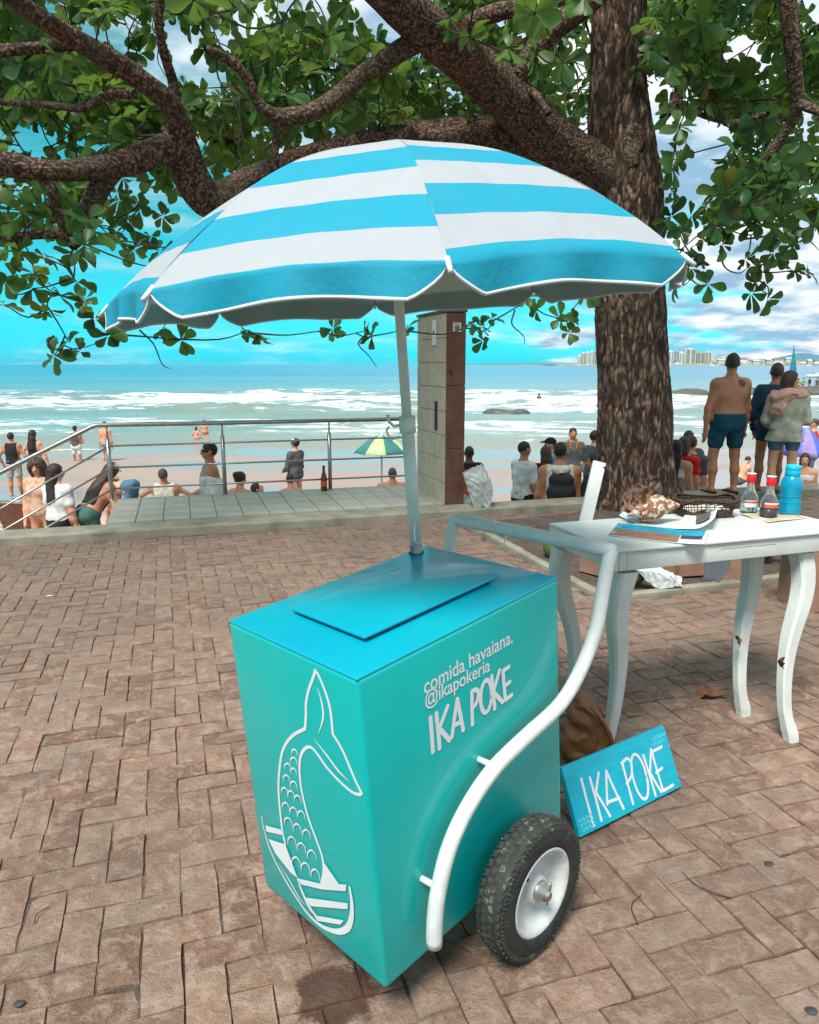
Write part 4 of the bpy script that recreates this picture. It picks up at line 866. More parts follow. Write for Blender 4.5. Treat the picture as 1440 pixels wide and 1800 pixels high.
mb = MB(); mb.box((-.03, -.028, -.008), (.03, .028, -.001)); mb.box((-.014, -.020, -hgt * .64), (.014, -.016, -.006)); mb.box((-.014, .016, -hgt * .64), (.014, .020, -.006)); mb.obj('caster_fork', M_AXLE, cst)

# ============================================================ BEACH UMBRELLA
umb = empty('beach_umbrella', tuple(PB), 'big cyan and white striped beach umbrella standing in the cart top', 'umbrella')
UO = np.array(PB); UR, UH, UPH = .872 * UK, .402 * UK, R_(232.14)
ua = np.cross([0, 1, 0], UN); ua /= np.linalg.norm(ua); ub = np.cross(UN, ua)
def urib(k, r):
    an = k * math.pi / 4 + UPH; h_ = UH * (1 - r ** 2.0) if r <= 1 else -(r - 1) * UH * 2.0
    return UC + r * UR * (math.cos(an) * ua + math.sin(an) * ub) + UN * h_
q = NT('canopy_cloth'); at = q.n('Attribute', attribute_name='ring'); rv = at.outputs['Fac']; at2 = q.n('Attribute', attribute_name='stripe'); P = q.n('TexCoord').outputs['Object']; wr = q.noise(P, 9, 5, .6); weave = q.noise(P, 300, 2)
c = q.mix(at2.outputs['Fac'], (0.49, 0.52, 0.55), (0.0, 0.37, 0.54)); c = q.mix(q.rng(wr, .3, .7, .10, 0), c, (0.25, 0.35, 0.4)); q.bump(q.math('ADD', q.math('MULTIPLY', wr, 1.0), q.math('MULTIPLY', weave, .05)), .35, .02)
trn = q.n('BsdfTranslucent'); q.set(trn.inputs[0], c); mx = q.n('MixShader', {0: .36}); q.base(c, .8); q.set(mx.inputs[1], q.b.outputs[0]); q.set(mx.inputs[2], trn.outputs[0]); q.set(q.o.inputs[0], mx.outputs[0]); M_CAN = q.m
q = NT('umbrella_lining'); P = q.n('TexCoord').outputs['Object']; wr = q.noise(P, 9, 5, .6); c = q.mix(q.rng(wr, .3, .7), (0.46, 0.50, 0.41), (0.53, 0.57, 0.47)); q.bump(wr, .35, .02); trn = q.n('BsdfTranslucent'); q.set(trn.inputs[0], c); mx = q.n('MixShader', {0: .5}); q.base(c, .8); q.set(mx.inputs[1], q.b.outputs[0]); q.set(mx.inputs[2], trn.outputs[0]); q.set(q.o.inputs[0], mx.outputs[0]); M_LIN = q.m; M_TRIM = mat('white_trim_tape', (0.58, 0.61, 0.63), .8, .05, 40)
BANDS = {}
def panel(k, edges, nu=48):
    rs = np.concatenate([np.linspace(.012, 1, 44), [1]]); g = []
    # stripe edges become real rows of the cloth mesh
    rs = np.unique(np.round(np.concatenate([np.linspace(.012, 1, 40), [e - .0005 for e in edges], [e + .0005 for e in edges]]), 5)); us = np.linspace(0, 1, nu + 1)
    grid = []
    for r in rs:
        A, B = urib(k, r), urib(k + 1, r)
        row = []
        for u in us:
            p = A * (1 - u) + B * u; bow = 4 * u * (1 - u); t = math.sin(math.pi * min(r, 1) ** .9)
            crease = .003 * math.exp(-min(u, 1 - u) * 16) * math.sin(r * 14 + k * 2) * r + .0009 * math.sin(u * 23 + r * 9 + k) * r * bow
            p = p + UN * (.022 * bow * r ** 5) + UN * crease; row.append(p)
        grid.append(row)
    # valance: hangs from the rim, cut back to the rib tip at both ends
    A, B = urib(k, 1), urib(k + 1, 1); outw = (A + B) / 2 - UC; outw -= UN * (outw @ UN); outw /= np.linalg.norm(outw)
    nv = 7
    for j in range(1, nv + 1):
        row = []
        for i, u in enumerate(us):
            e = min(u, 1 - u); dpt = .070 * min(1, (e / .12)) ** .62 if e > 0 else 0; dpt *= 1 + .06 * math.sin(u * 9 + k)
            f_ = j / nv; p = A * (1 - u) + B * u + UN * (.022 * 4 * u * (1 - u))
            p = p - UN * dpt * f_ * .93 + outw * (dpt * f_ * .12 + .010 * math.sin(u * 17 + k * 1.7) * f_ * min(1, e * 8)); row.append(p)
        grid.append(row)
    Gd = np.array(grid); nr = len(Gd); ring = np.concatenate([rs, 1 + np.arange(1, nv + 1) / nv])
    def st(r):
        if r >= 1: return 1.0
        n = sum(1 for e in edges if r < e); return float(n % 2 == 0)
    stp = np.repeat([st(r) for r in ring], nu + 1)
    V = Gd.reshape(-1, 3) - UO; n1 = nu + 1
    Fq = np.array([(j * n1 + i, j * n1 + i + 1, (j + 1) * n1 + i + 1, (j + 1) * n1 + i) for j in range(nr - 1) for i in range(nu)])
    o = mesh_obj('canopy_panel', V, Fq, M_CAN, umb)
    at_ = o.data.attributes.new('stripe', 'FLOAT', 'POINT'); at_.data.foreach_set('value', np.asarray(stp, np.float32))
    cen = UC - UO + UN * .1
    Nn = np.zeros_like(V); 
    for f in range(0, len(Fq)): pass
    gu = np.gradient(Gd, axis=1); gv = np.gradient(Gd, axis=0); nrm = np.cross(gu, gv); nrm /= np.linalg.norm(nrm, axis=2)[..., None] + 1e-9
    if (nrm[10, nu // 2] @ UN) < 0: nrm = -nrm
    mesh_obj('lining', (Gd - nrm * .003).reshape(-1, 3) - UO, Fq[:, ::-1], M_LIN, o)
    ed = Gd[-1]; mb = MB(); V_, F_ = [], []
    ov = (Gd[-1] - Gd[-2]); ov /= np.linalg.norm(ov, axis=1)[:, None] + 1e-9
    for i in range(n1):
        nn_ = nrm[-1, i] if np.linalg.norm(nrm[-1, i]) > .5 else outw
        V_ += [ed[i] - ov[i] * .0055 + nn_ * .0012, ed[i] + ov[i] * .001 + nn_ * .0012, ed[i] + ov[i] * .001 - nn_ * .0045, ed[i] - ov[i] * .0055 - nn_ * .0045]
    for i in range(n1 - 1):
        for a_ in range(4): F_.append((i * 4 + a_, i * 4 + (a_ + 1) % 4, (i + 1) * 4 + (a_ + 1) % 4, (i + 1) * 4 + a_))
    mesh_obj('hem_tape', np.array(V_) - UO, F_, M_TRIM, o)
PAN = {0: [.995, .893, .77, .635, .46], 1: [.962, .858, .725, .585, .44]}
for k in range(8): panel(k, PAN[k % 2])
M_POLE = mat('white_pole_enamel', (0.62, 0.67, 0.60), .35, .04, 8)
mb = MB(); mb.tube([np.zeros(3) - UN * .10, UN * .03], .0195, 16); mb.tube([UN * -.0, UN * (0.43)], .0195, 16); mb.obj('lower_pole', M_POLE, umb, True)
LP = float(np.linalg.norm(UC + UN * (UH - .01) - UO))
mb = MB(); mb.tube([UN * .40, UN * LP], .0150, 16); mb.obj('upper_pole', M_POLE, umb, True)
side = np.array([-.9, -.4, 0.]); side -= UN * (side @ UN); side /= np.linalg.norm(side)
mb = MB(); mb.tube([UN * .385, UN * .435], .0255, 16); mb.tube([UN * .41 + side * .02, UN * .41 + side * .045, UN * .425 + side * .06, UN * .445 + side * .062], .005, 8); mb.tube([UN * .41 + side * .06, UN * .40 + side * .07, UN * .37 + side * .06, UN * .375 + side * .03], .004, 8); mb.obj('tilt_clamp', M_POLE, umb, True)
mb = MB(); tp = UC + UN * (UH + .002) - UO; V_, F_ = lathe([(.018, -.01), (.020, 0), (.016, .012), (.006, .018)], 16); fr = np.stack([ua, ub, UN], 1); mb.add(V_ @ fr.T + tp, F_); mb.obj('finial', M_TRIM, umb, True)
for k in range(8):
    P = [urib(k, r) - UN * .008 - UO for r in np.linspace(.02, 1.0, 14)]; mb = MB(); mb.tube(P, .0028, 6); rb = mb.obj('rib', M_AXLE, umb, True)
    mb = MB(); mb.tube([urib(k, .985) - UO, urib(k, 1.0) + (urib(k, 1) - urib(k, .98)) * 1.1 - UO], .0058, 8); mb.obj('rib_tip', M_TRIM, rb, True)
    mb = MB(); mb.tube([UC + UN * .10 - UO, urib(k, .48) - UN * .01 - UO], .0025, 6); mb.obj('strut', M_AXLE, umb, True)
mb = MB(); mb.tube([UC + UN * .08 - UO, UC + UN * .13 - UO], .024, 14); mb.obj('runner', M_TRIM, umb, True)
# guy string from the pole to the cart handle
s0 = PB + UN * .10; s1 = CF + CR @ np.array([H1[1][0], far_y - .01, H1[1][2] + .02]); mb = MB(); mb.tube([s0, (s0 + s1) / 2 - np.array([0, 0, .002]), s1], .0016, 6); mb.tube([s0 + side * .0 - np.array([0, .02, 0]), s0 - np.array([0.0, .02, .05]), s0 - np.array([-.012, .022, .065]), s0 - np.array([-.018, .02, .05])], .003, 6)
tag(mb.obj('string', M_LETTER, None, True), 'thin white string tied from the umbrella pole to the cart handle', 'string')
p = CF + CR @ np.array([H1[0][0], CWd * .72, H1[0][2]]); mb = MB(); mb.tube(catmull([p + CR @ np.array([-.022, 0, .006]), p + CR @ np.array([-.02, 0, .03]) * .9, p + CR @ np.array([.024, .0, .0]), p + CR @ np.array([.02, -.01, -.045]), p + CR @ np.array([-.005, -.015, -.06]), p + CR @ np.array([-.016, -.012, -.045])], 24), .0028, 6)
tag(mb.obj('wire_hook', M_LETTER, None, True), 'small bent white wire hook hanging on the cart handle bar', 'hook')

# ============================================================ TABLE
TZ = .90; TA = R_(18.5); TF = G(1085, 968, TZ); T1 = np.array([math.cos(TA), math.sin(TA), 0]); T2 = np.array([-T1[1], T1[0], 0]); TM = np.stack([T1, T2, [0, 0, 1]], 1)
table = empty('console_table', (TF[0], TF[1], 0), 'white painted console table with curved cabriole legs', 'table', rot=(0, 0, TA))
tab_b = G(985, 915, TZ); TDp = .53; TW = 1.22
def tl(P): return TM.T @ (np.array(P) - np.array([TF[0], TF[1], 0]))
mb = MB()
skew = tl(tab_b); sk = skew[0] / max(skew[1], .1)
V, Fc = [], []
mb.box((0, 0, TZ - .012), (TW, TDp, TZ), bev=.004); ttop = mb.obj('tabletop', M_WHITE, table, True)
for nme, lo, hi in (('front_apron', (.02, .010, TZ - .088), (TW - .02, .030, TZ - .0125)), ('back_apron', (.02, TDp - .030, TZ - .088), (TW - .02, TDp - .010, TZ - .0125)), ('side_apron', (.0, .010, TZ - .088), (.018, TDp - .01, TZ - .0125)), ('side_apron', (TW - .018, .010, TZ - .088), (TW, TDp - .010, TZ - .0125))):
    mb = MB(); mb.box(lo, hi, bev=.003); ap = mb.obj(nme, M_WHITE, table, True)
    if nme == 'front_apron':
        mb = MB()
        for x, z in ((1.07, .860), (1.09, .861)): mb.lathe([(.0035, 0), (.0035, .002)], 8, M4(np.array([[1, 0, 0], [0, 0, -1], [0, 1, 0]]), (x, .0095, z)))
        mb.obj('screw_hole', M_DARK, ap)
        M_SEAM = mat('grey_seam', (0.35, 0.36, 0.34), .7); mb = MB(); mb.box((.055, .0085, TZ - .086), (.0565, .0098, TZ - .014)); mb.obj('apron_seam', M_SEAM, ap); mb = MB(); mb.box((.50, .0085, TZ - .036), (.78, .0098, TZ - .0345)); mb.obj('apron_seam', M_SEAM, ap)
def cabriole(foot, topp, diag):
    """knee bows out under the apron, ankle curves in, square toe turned out"""
    f = tl(foot); t = tl(topp); d = np.array(diag, float); d /= np.linalg.norm(d); d3 = np.array([d[0], d[1], 0]); sd3 = np.array([-d[1], d[0], 0])
    zs = np.array([.80, .76, .70, .62, .54, .46, .38, .30, .22, .14, .075, .05, .02, 0]); off = np.array([.012, .026, .036, .034, .016, -.006, -.020, -.026, -.026, -.020, -.006, .008, .018, .018]); wd = np.array([.044, .042, .040, .038, .036, .033, .029, .026, .0245, .0235, .024, .029, .031, .022])
    zz = np.linspace(.80, 0, 60); o_ = np.interp(zz, zs[::-1], off[::-1]); w_ = np.interp(zz, zs[::-1], wd[::-1]); V = []; Fc = []
    k = np.ones(7) / 7; o_ = np.convolve(np.pad(o_, 3, 'edge'), k, 'valid'); w_ = np.convolve(np.pad(w_, 2, 'edge'), np.ones(5) / 5, 'valid')
    for z, o, w in zip(zz, o_, w_):
        c = t * (z / .8) + f * (1 - z / .8); c = np.array([c[0], c[1], 0]) + d3 * (o - .018 * (1 - z / .8)) + np.array([0, 0, z]); ch = w * .70
        ring = [(w, -ch), (w, ch), (ch, w), (-ch, w), (-w, ch), (-w, -ch), (-ch, -w), (ch, -w)]
        for x, y in ring: V.append(c + np.array([x, y, 0]))
    n = len(zz)
    for i in range(n - 1):
        for a_ in range(8): Fc.append((i * 8 + a_, (i + 1) * 8 + a_, (i + 1) * 8 + (a_ + 1) % 8, i * 8 + (a_ + 1) % 8))
    Fc.append(tuple(range(8))); Fc.append(tuple((n - 1) * 8 + i for i in range(7, -1, -1)))
    V = np.array(V); o = mesh_obj('leg', V, Fc, M_WHITE, table, False); return o
def tw_(a, b, z=0): return np.array([TF[0], TF[1], 0]) + a * T1 + b * T2 + np.array([0, 0, z])
cabriole((.80, 2.82, 0), (.865, 2.83, .8), (-1, -.3)); cabriole((1.655, 2.95, 0), (1.695, 3.14, .8), (1, -.3))
cabriole((1.555, 3.19, 0), (1.575, 3.34, .8), (1, .2)); cabriole((.74, 3.22, 0), (.70, 3.20, .8), (-1, .2))
# plank standing at the back corner of the table
pa = D(1030, 914, 3.32); pb = D(1054, 812, 3.38); mb = MB(); ax_ = (pb - pa) / np.linalg.norm(pb - pa); sx = np.cross(ax_, [0, 1, 0]); sx /= np.linalg.norm(sx); sy = np.cross(sx, ax_); Lp = np.linalg.norm(pb - pa)
mb.box((-.029, -.011, -.02), (.029, .011, Lp), M4(np.stack([sx, sy, ax_], 1), pa), bev=.003); plk = mb.obj('wooden_plank', M_WHITE, None, True); tag(plk, 'white painted wooden plank standing tilted at the back corner of the table', 'plank')
mb = MB(); mb.tube([pb + sx * -.02 - sy * .012 - ax_ * .02, pb - sx * .03 - sy * .013 - ax_ * .022], .004, 6); mb.obj('bent_nail', M_DARK, plk)
plk.children[0].matrix_parent_inverse = Matrix.Identity(4)

# ---- things on the table
def on_table(px, py): return G(px, py, TZ)
M_PRINT_B = mat('printed_blue', (0.0, 0.27, 0.42), .35, .15, 12); M_PAPER = mat('white_paper', (0.66, 0.70, 0.72), .5, .03)
q = NT('printed_beach'); P = q.n('TexCoord').outputs['Object']; nz = q.noise(q.mapped(P, (12, 40, 1)), 1, 6, .7); M_PRINT_R = q.base(q.mix(q.rng(nz, .35, .65), (0.13, 0.055, 0.03), (0.42, 0.22, 0.13)), .35)
def sheet(corners, z, name, m, thick=.0012, curl=None, nx=10, ny=6):
    A, B, C_, D_ = [np.array(on_table(*c)) for c in corners]; V = []; Fc = []
    for j in range(ny + 1):
        for i in range(nx + 1):
            u, v = i / nx, j / ny; p = (A * (1 - u) + B * u) * (1 - v) + (D_ * (1 - u) + C_ * u) * v; p[2] = z + (curl(u, v) if curl else 0); V.append(p)
    n = nx + 1
    for j in range(ny):
        for i in range(nx): Fc.append((j * n + i, j * n + i + 1, (j + 1) * n + i + 1, (j + 1) * n + i))
    k = len(V); V += [p - np.array([0, 0, thick]) for p in V]; Fc += [tuple(k + i for i in f[::-1]) for f in Fc]
    per = [i for i in range(nx)] + [j * n + nx for j in range(ny)] + [ny * n + i for i in range(nx, 0, -1)] + [j * n for j in range(ny, 0, -1)]
    for i in range(len(per)): a_, b_ = per[i], per[(i + 1) % len(per)]; Fc.append((a_, k + a_, k + b_, b_))
    return mesh_obj(name, V, Fc, m, None, True)
c4 = lambda u, v: .010 * max(0, u - .6) ** 2 * 6
mag = sheet([(1068, 942), (1238, 962), (1246, 937), (1086, 921)], TZ + .004, 'flyer', M_PAPER, curl=c4); tag(mag, 'printed beach flyer lying at the front edge of the table under the shell', 'flyer')
def strip(u0, u1, v0, v1, m, nm):
    Q = [(1068, 942), (1238, 962), (1246, 937), (1086, 921)]; f = lambda u, v: tuple((np.array(Q[0]) * (1 - u) + np.array(Q[1]) * u) * (1 - v) + (np.array(Q[3]) * (1 - u) + np.array(Q[2]) * u) * v)
    sheet([f(u0, v0), f(u1, v0), f(u1, v1), f(u0, v1)], TZ + .0052, nm, m, .0008, curl=lambda u, v: c4(u0 + (u1 - u0) * u, 0)).parent = mag
strip(.01, .97, .56, .98, M_PRINT_B, 'flyer_print'); strip(.01, .72, .03, .55, M_PRINT_R, 'flyer_print'); strip(.73, .96, .30, .55, mat('printed_black', (0.03, 0.04, 0.06), .4), 'flyer_print')
fl2 = sheet([(1190, 934), (1255, 934), (1262, 912), (1205, 908)], TZ + .012, 'flyer', M_PAPER, curl=lambda u, v: .05 * max(0, u - .45) ** 2 * 3.2 + .006 * math.sin(v * 3)); tag(fl2, 'curled pale flyer with an oval photo right of the shell', 'flyer')
sheet([(1222, 929), (1246, 929), (1249, 916), (1224, 914)], TZ + .0215, 'flyer_print', mat('printed_photo', (0.10, 0.095, 0.085), .4, .3, 60), .0008, curl=lambda u, v: .05 * max(0, .5 + u * .36 - .45) ** 2 * 3.2 + .003).parent = fl2
fl3 = sheet([(1088, 911), (1120, 922), (1135, 914), (1096, 904)], TZ + .003, 'flyer', mat('pale_blue_paper', (0.42, 0.58, 0.66), .5), curl=lambda u, v: .012 * (1 - u) ** 2); tag(fl3, 'pale blue leaflet sticking out behind the left end of the shell', 'flyer')
nap = sheet([(1300, 905), (1352, 920), (1420, 912), (1350, 896)], TZ + .003, 'paper_mat', mat('kraft_paper', (0.42, 0.36, 0.27), .8), curl=lambda u, v: .004 * math.sin(u * 7 + v * 3)); tag(nap, 'crumpled beige paper under the sauce bottles', 'paper')
# conch: a helicospiral tube with knobs, a flared lip and a canal
def conch(center, L, yaw):
    V = []; n, s = 230, 26; t = np.linspace(0, 1, n)
    turns = 5.2; A = 2 * math.pi * turns * t
    grow = np.exp(2.75 * (t - 1)); rad = .135 * grow * L * 1.2; tr = .205 * grow * L * 1.2; ax_ = -(grow) * L * .98
    C_ = np.stack([ax_, rad * np.cos(A), rad * np.sin(A)], 1); T, U, B = frames(C_)
    an = np.arange(s) * 2 * math.pi / s
    knob = 1 + (.13 * np.maximum(0, np.cos(A * 5.0)) ** 4)[:, None] * np.exp(-((((an[None, :] - 0) + math.pi) % (2 * math.pi) - math.pi) / .55) ** 2)
    er = np.stack([np.zeros(n), np.cos(A), np.sin(A)], 1); ex = np.array([1., 0, 0])
    lip = np.clip((t - .965) / .035, 0, 1)
    R = tr[:, None] * knob * (1 + lip[:, None] * .22) * (1 + .022 * np.cos(an * 9)[None, :])
    V = C_[:, None, :] + R[..., None] * (np.cos(an)[None, :, None] * er[:, None, :] + np.sin(an)[None, :, None] * ex * 1.28)
    I, J = np.meshgrid(np.arange(n - 1), np.arange(s), indexing='ij'); J2 = (J + 1) % s
    Fq = np.stack([I * s + J, (I + 1) * s + J, (I + 1) * s + J2, I * s + J2], -1).reshape(-1, 4)
    V = V.reshape(-1, 3); V[:, 0] += L * .60
    tail, ft = tube(catmull([(-.42 * L, -.05 * L, -.08 * L), (-.55 * L, -.02 * L, -.13 * L), (-.68 * L, .0, -.16 * L)], 12), np.linspace(.11 * L, .02 * L, 12), 14)
    k = len(V); V = np.vstack([V, tail]); Fa = [tuple(f) for f in Fq.tolist()] + [tuple(i + k for i in f) for f in ft]
    R_z = rotz(yaw); V = V @ R_z.T; return V, Fa
q = NT('conch_shell'); P = q.n('TexCoord').outputs['Object']; vo = q.n('TexVoronoi', {'Scale': 62}); q.set(vo.inputs['Vector'], q.mapped(P, (1, .8, 1))); nz = q.noise(P, 26, 5, .7); cx = q.n('SeparateXYZ', {0: vo.outputs['Color']}).outputs[0]
c = q.mix(q.rng(q.math('ADD', cx, q.math('MULTIPLY', nz, .8)), .75, .95), (0.62, 0.47, 0.36), (0.22, 0.095, 0.048)); c = q.mix(q.rng(nz, .58, .7, 0, .8), c, (0.72, 0.62, 0.54)); q.bump(q.math('ADD', nz, vo.outputs['Distance']), .5, .006); M_CONCH = q.base(c, .5)
cc_ = on_table(1160, 924); V, Fa = conch(None, .215, R_(16)); cz = V[:, 2].min()
o = mesh_obj('conch_shell', V, Fa, M_CONCH); o.location = (cc_[0], cc_[1] + .06, TZ - cz - .004 + .006); tag(o, 'large brown and cream conch shell on the table front', 'shell')
# wicker basket with sachets
bk = on_table(1250, 912); M_WICK = mat('dark_wicker', (0.055, 0.030, 0.020), .75, .35, 60, .5, 150)
bas = empty('wicker_basket', (bk[0], bk[1] + .08, TZ), 'dark open-weave wicker basket of sachets in the middle of the table', 'basket', rot=(0, 0, R_(6)))
def rr(w, d, z, n=48, p=3.2, wob=0): return [(w * np.sign(math.cos(t)) * abs(math.cos(t)) ** (2 / p), d * np.sign(math.sin(t)) * abs(math.sin(t)) ** (2 / p), z + wob * math.sin(3 * t + 1)) for t in np.linspace(0, 2 * math.pi, n)]
bw_, bd_, bh_ = .118, .075, .075
mb = MB()
for i, (s, z) in enumerate(((1.16, bh_), (1.20, bh_ + .006), (1.13, bh_ + .011), (1.18, bh_ - .007), (1.22, bh_ + .001))): mb.tube(rr(bw_ * s, bd_ * s, z, wob=.004 + .002 * i), .0042, 7)
mb.obj('rim', M_WICK, bas, True); mb = MB()
for i in range(5): mb.tube(rr(bw_ * (1 + .004 * i), bd_ * (1 + .004 * i), .004 + .005 * i, wob=.001), .0035, 6)
for z in (.040, .052): mb.tube(rr(bw_ * (1.02 + z), bd_ * (1.02 + z), z, wob=.003), .0024, 6)
mb.obj('weave_ring', M_WICK, bas, True); mb = MB()
a1 = rr(bw_, bd_, .02, 41); a2 = rr(bw_ * 1.16, bd_ * 1.16, bh_, 41)
for i in range(40):
    mb.tube([a1[i], np.array(a1[i]) * .4 + np.array(a2[i]) * .6 + np.array([.004, 0, 0]), a2[i]], .0019, 5)
mb.obj('stake', M_WICK, bas, True); tag(bas.children[-1], kind='stuff'); mb = MB(); mb.box((-bw_ * .96, -bd_ * .9, .002), (bw_ * .96, bd_ * .9, .008)); mb.obj('base', M_WICK, bas)
for i in range(9):
    mb = MB(); mb.box((-.028, -.017, -.003), (.028, .017, .003), bev=.0025); o = mb.obj('sachet', mat('sachet_%d' % i, ((.55, .56, .50), (.50, .42, .34), (.30, .45, .36), (.60, .60, .58), (.52, .30, .26))[i % 5], .4, .15, 60))
    o.location = (bk[0] + (i % 5 - 2) * .040 + rng.uniform(-.008, .008), bk[1] + .08 + (-.032 if i < 5 else .030) + rng.uniform(-.006, .006), TZ + .028 + rng.uniform(0, .012)); o.rotation_euler = (rng.uniform(.4, 1.0) * (1 if i < 5 else -1), rng.uniform(-.3, .3), rng.uniform(-.5, .5))
    tag(o, 'small condiment sachet lying in the wicker basket', 'sachet', 'sachets in the wicker basket')
# bottles
def glass_mat(name, col, rough=.03, trans=.95):
    m = mat(name, col, rough, .0, trans=trans, ior=1.4, spec=.5); return m
M_GLASS = glass_mat('clear_glass', (0.90, 0.95, 0.92)); M_RED = mat('red_plastic', (0.62, 0.012, 0.010), .3, .05); M_SOY = mat('soy_sauce', (0.012, 0.006, 0.005), .1); M_LABEL = mat('red_white_label', (0.55, 0.09, 0.05), .4, .05)
def sauce(px, py, label, dark):
    p = on_table(px, py); r = empty('sauce_bottle', (p[0], p[1] + .02, TZ + .006), label, 'bottle')
    outer = [(.024, 0), (.0295, .003), (.030, .02), (.030, .045), (.027, .058), (.019, .072), (.0135, .088), (.0122, .112), (.013, .116)]
    mb = MB(); V_, F_ = lathe(outer, 28); mb.add(V_, F_[:-1]); inner = [(max(a_ - .0022, .001), z + (.004 if i == 0 else .001)) for i, (a_, z) in enumerate(outer)]; V2, F2 = lathe(inner, 28); mb.add(V2, [f[::-1] for f in F2[:-1]]); mb.obj('glass_body', M_GLASS, r, True)
    if dark: mb = MB(); mb.lathe([(.022, .004), (.0283, .006), (.0289, .030), (.0, .0301)], 28); mb.obj('sauce', M_SOY, r, True)
    else: mb = MB(); mb.lathe([(.022, .004), (.0283, .006), (.0289, .04), (.0, .0401)], 28); mb.obj('vinegar', glass_mat('clear_liquid', (0.93, 0.95, 0.88)), r, True)
    mb = MB(); mb.lathe([(.0150, .108), (.0158, .110), (.0158, .130), (.0148, .1325), (.0148, .134)], 24); mb.obj('cap', M_RED, r, True); mb = MB(); mb.lathe([(.0105, .134), (.0105, .138), (.016, .1385), (.016, .1415)], 20); mb.obj('cap_tip', M_PAPER, r, True)
    n = 14; V_ = []; F_ = []
    for i in range(n + 1):
        t = -math.pi / 2 - .95 + 1.9 * i / n
        for z in ((.022, .046) if not dark else (.032, .052)): V_.append((.0304 * math.cos(t), .0304 * math.sin(t), z))
    F_ = [(2 * i, 2 * i + 2, 2 * i + 3, 2 * i + 1) for i in range(n)]; lb = mesh_obj('label', V_, F_, M_PAPER if not dark else M_LABEL, r)
    V_ = [(v[0] * 1.012, v[1] * 1.012, .036 + (v[2] - .022) * .30 if not dark else .044 + (v[2] - .032) * .25) for v in V_]; mesh_obj('label_band', V_, F_, M_LABEL if not dark else M_PAPER, lb)
    r.scale = (1.32, 1.32, 1.32); return r
sauce(1319, 903, 'small clear glass bottle with red cap and pale liquid, left of the soy bottle', False)
sauce(1354, 910, 'small glass bottle with red cap and dark soy sauce, beside the blue flask', True)
M_BLUE = mat('blue_flask_plastic', (0.0, 0.33, 0.52), .22, .04, 5, trans=.25, coat=.3); M_BLUE2 = mat('blue_cap_plastic', (0.0, 0.42, 0.58), .35, .04)
p = on_table(1394, 907); fl = empty('water_flask', (p[0], p[1] + .04, TZ), 'translucent bright blue plastic water flask at the right end of the table', 'flask')
mb = MB(); mb.lathe([(.040, 0), (.045, .004), (.047, .016), (.0465, .05), (.043, .075), (.0425, .095), (.046, .115), (.0465, .135), (.043, .155), (.034, .172), (.030, .178)], 36); mb.obj('body', M_BLUE, fl, True)
mb = MB(); mb.lathe([(.030, .178), (.032, .18), (.032, .198), (.030, .202), (.0315, .204), (.0315, .218), (.028, .224), (.02, .226)], 32); cp = mb.obj('cap', M_BLUE2, fl, True); mb = MB(); mb.box((.018, -.011, .2145), (.040, .011, .2205), bev=.003); mb.obj('cap_tab', M_BLUE2, cp, True)
mb = MB()
for z in (.03, .06, .088, .125): mb.tube([(.0475 * math.cos(t) * (1 - .04 * (z > .06)), .0475 * math.sin(t) * (1 - .04 * (z > .06)), z) for t in np.linspace(0, 2 * math.pi, 33)], .0008, 5)
mb.obj('grip_ring', M_BLUE2, fl, True)
fl.scale = (1.05, 1.05, 1.05)
# dry leaf scraps caught on the legs
M_DRY = mat('dry_brown_leaf', (0.17, 0.065, 0.028), .7, .3, 30, .5, 60)
def dry_leaf(c, L, R, label, curl=.5, t=0):
    V = LT[t][0].copy(); V[:, 1] -= .5; V[:, 2] += curl * (V[:, 0] ** 2 * 3 + (V[:, 1]) ** 2 * .5) + .04 * np.sin(V[:, 1] * 14 + V[:, 0] * 9); V = V * L
    me_V = np.vstack([V, V - np.array([0, 0, .0012])]); n = len(V); Fc = [tuple(f) for f in LT[t][1].tolist()] + [tuple(i + n for i in f[::-1]) for f in LT[t][1].tolist()]
    o = mesh_obj('dry_leaf', me_V, Fc, M_DRY); o.matrix_world = Matrix(M4(np.asarray(R), c).tolist()); return tag(o, label, 'leaf')
from mathutils import Euler as _E
er = lambda x, y, z: np.array(_E((x, y, z)).to_matrix())
p = G(1252, 1226); dry_leaf(p + np.array([0, 0, .008]), .15, er(0, 0, R_(80)), 'large dry brown leaf lying on the pavers between the table legs', .7)
dry_leaf(D(1300, 1128, 3.13), .055, er(1.2, .5, .4), 'dry brown leaf scrap caught on the back right table leg', .9, 1)
dry_leaf(D(1370, 1169, 2.88), .055, er(1.0, -.4, 1.2), 'dry brown leaf scrap stuck on the front right table leg', 1.2, 2)

# ============================================================ SIGN, BAG, TREE PIT
SB = G(1020, 1478); SBR = G(1198, 1388); sdv = (SBR - SB) / np.linalg.norm(SBR - SB); snn = np.array([-sdv[1], sdv[0], 0]); SH, STL = .235, R_(25); sup = math.cos(STL) * np.array([0, 0, 1]) + math.sin(STL) * snn; sno = np.cross(sdv, sup)
SWd = np.linalg.norm(SBR - SB); SMx = np.stack([sdv, sup, sno], 1)               # x along, y up the board, z towards the viewer
sign = empty('name_board', tuple(SB + np.array([0, 0, .003])), 'bright cyan painted canvas board with hand-written white letters leaning by the table leg', 'sign'); sign.matrix_world = Matrix(M4(SMx, SB + np.array([0, 0, .012])).tolist())
q = NT('cyan_brush_paint'); P = q.n('TexCoord').outputs['Object']; nz = q.noise(q.mapped(P, (8, 30, 1)), 1, 5, .6); q.bump(nz, .2, .004); M_CYAN = q.base(q.mix(q.rng(nz, .3, .7), (0.0, 0.36, 0.50), (0.0, 0.47, 0.60)), .5)
mb = MB(); mb.box((0, 0, -.022), (SWd, SH, 0), bev=.002); mb.obj('canvas', M_CYAN, sign, True)
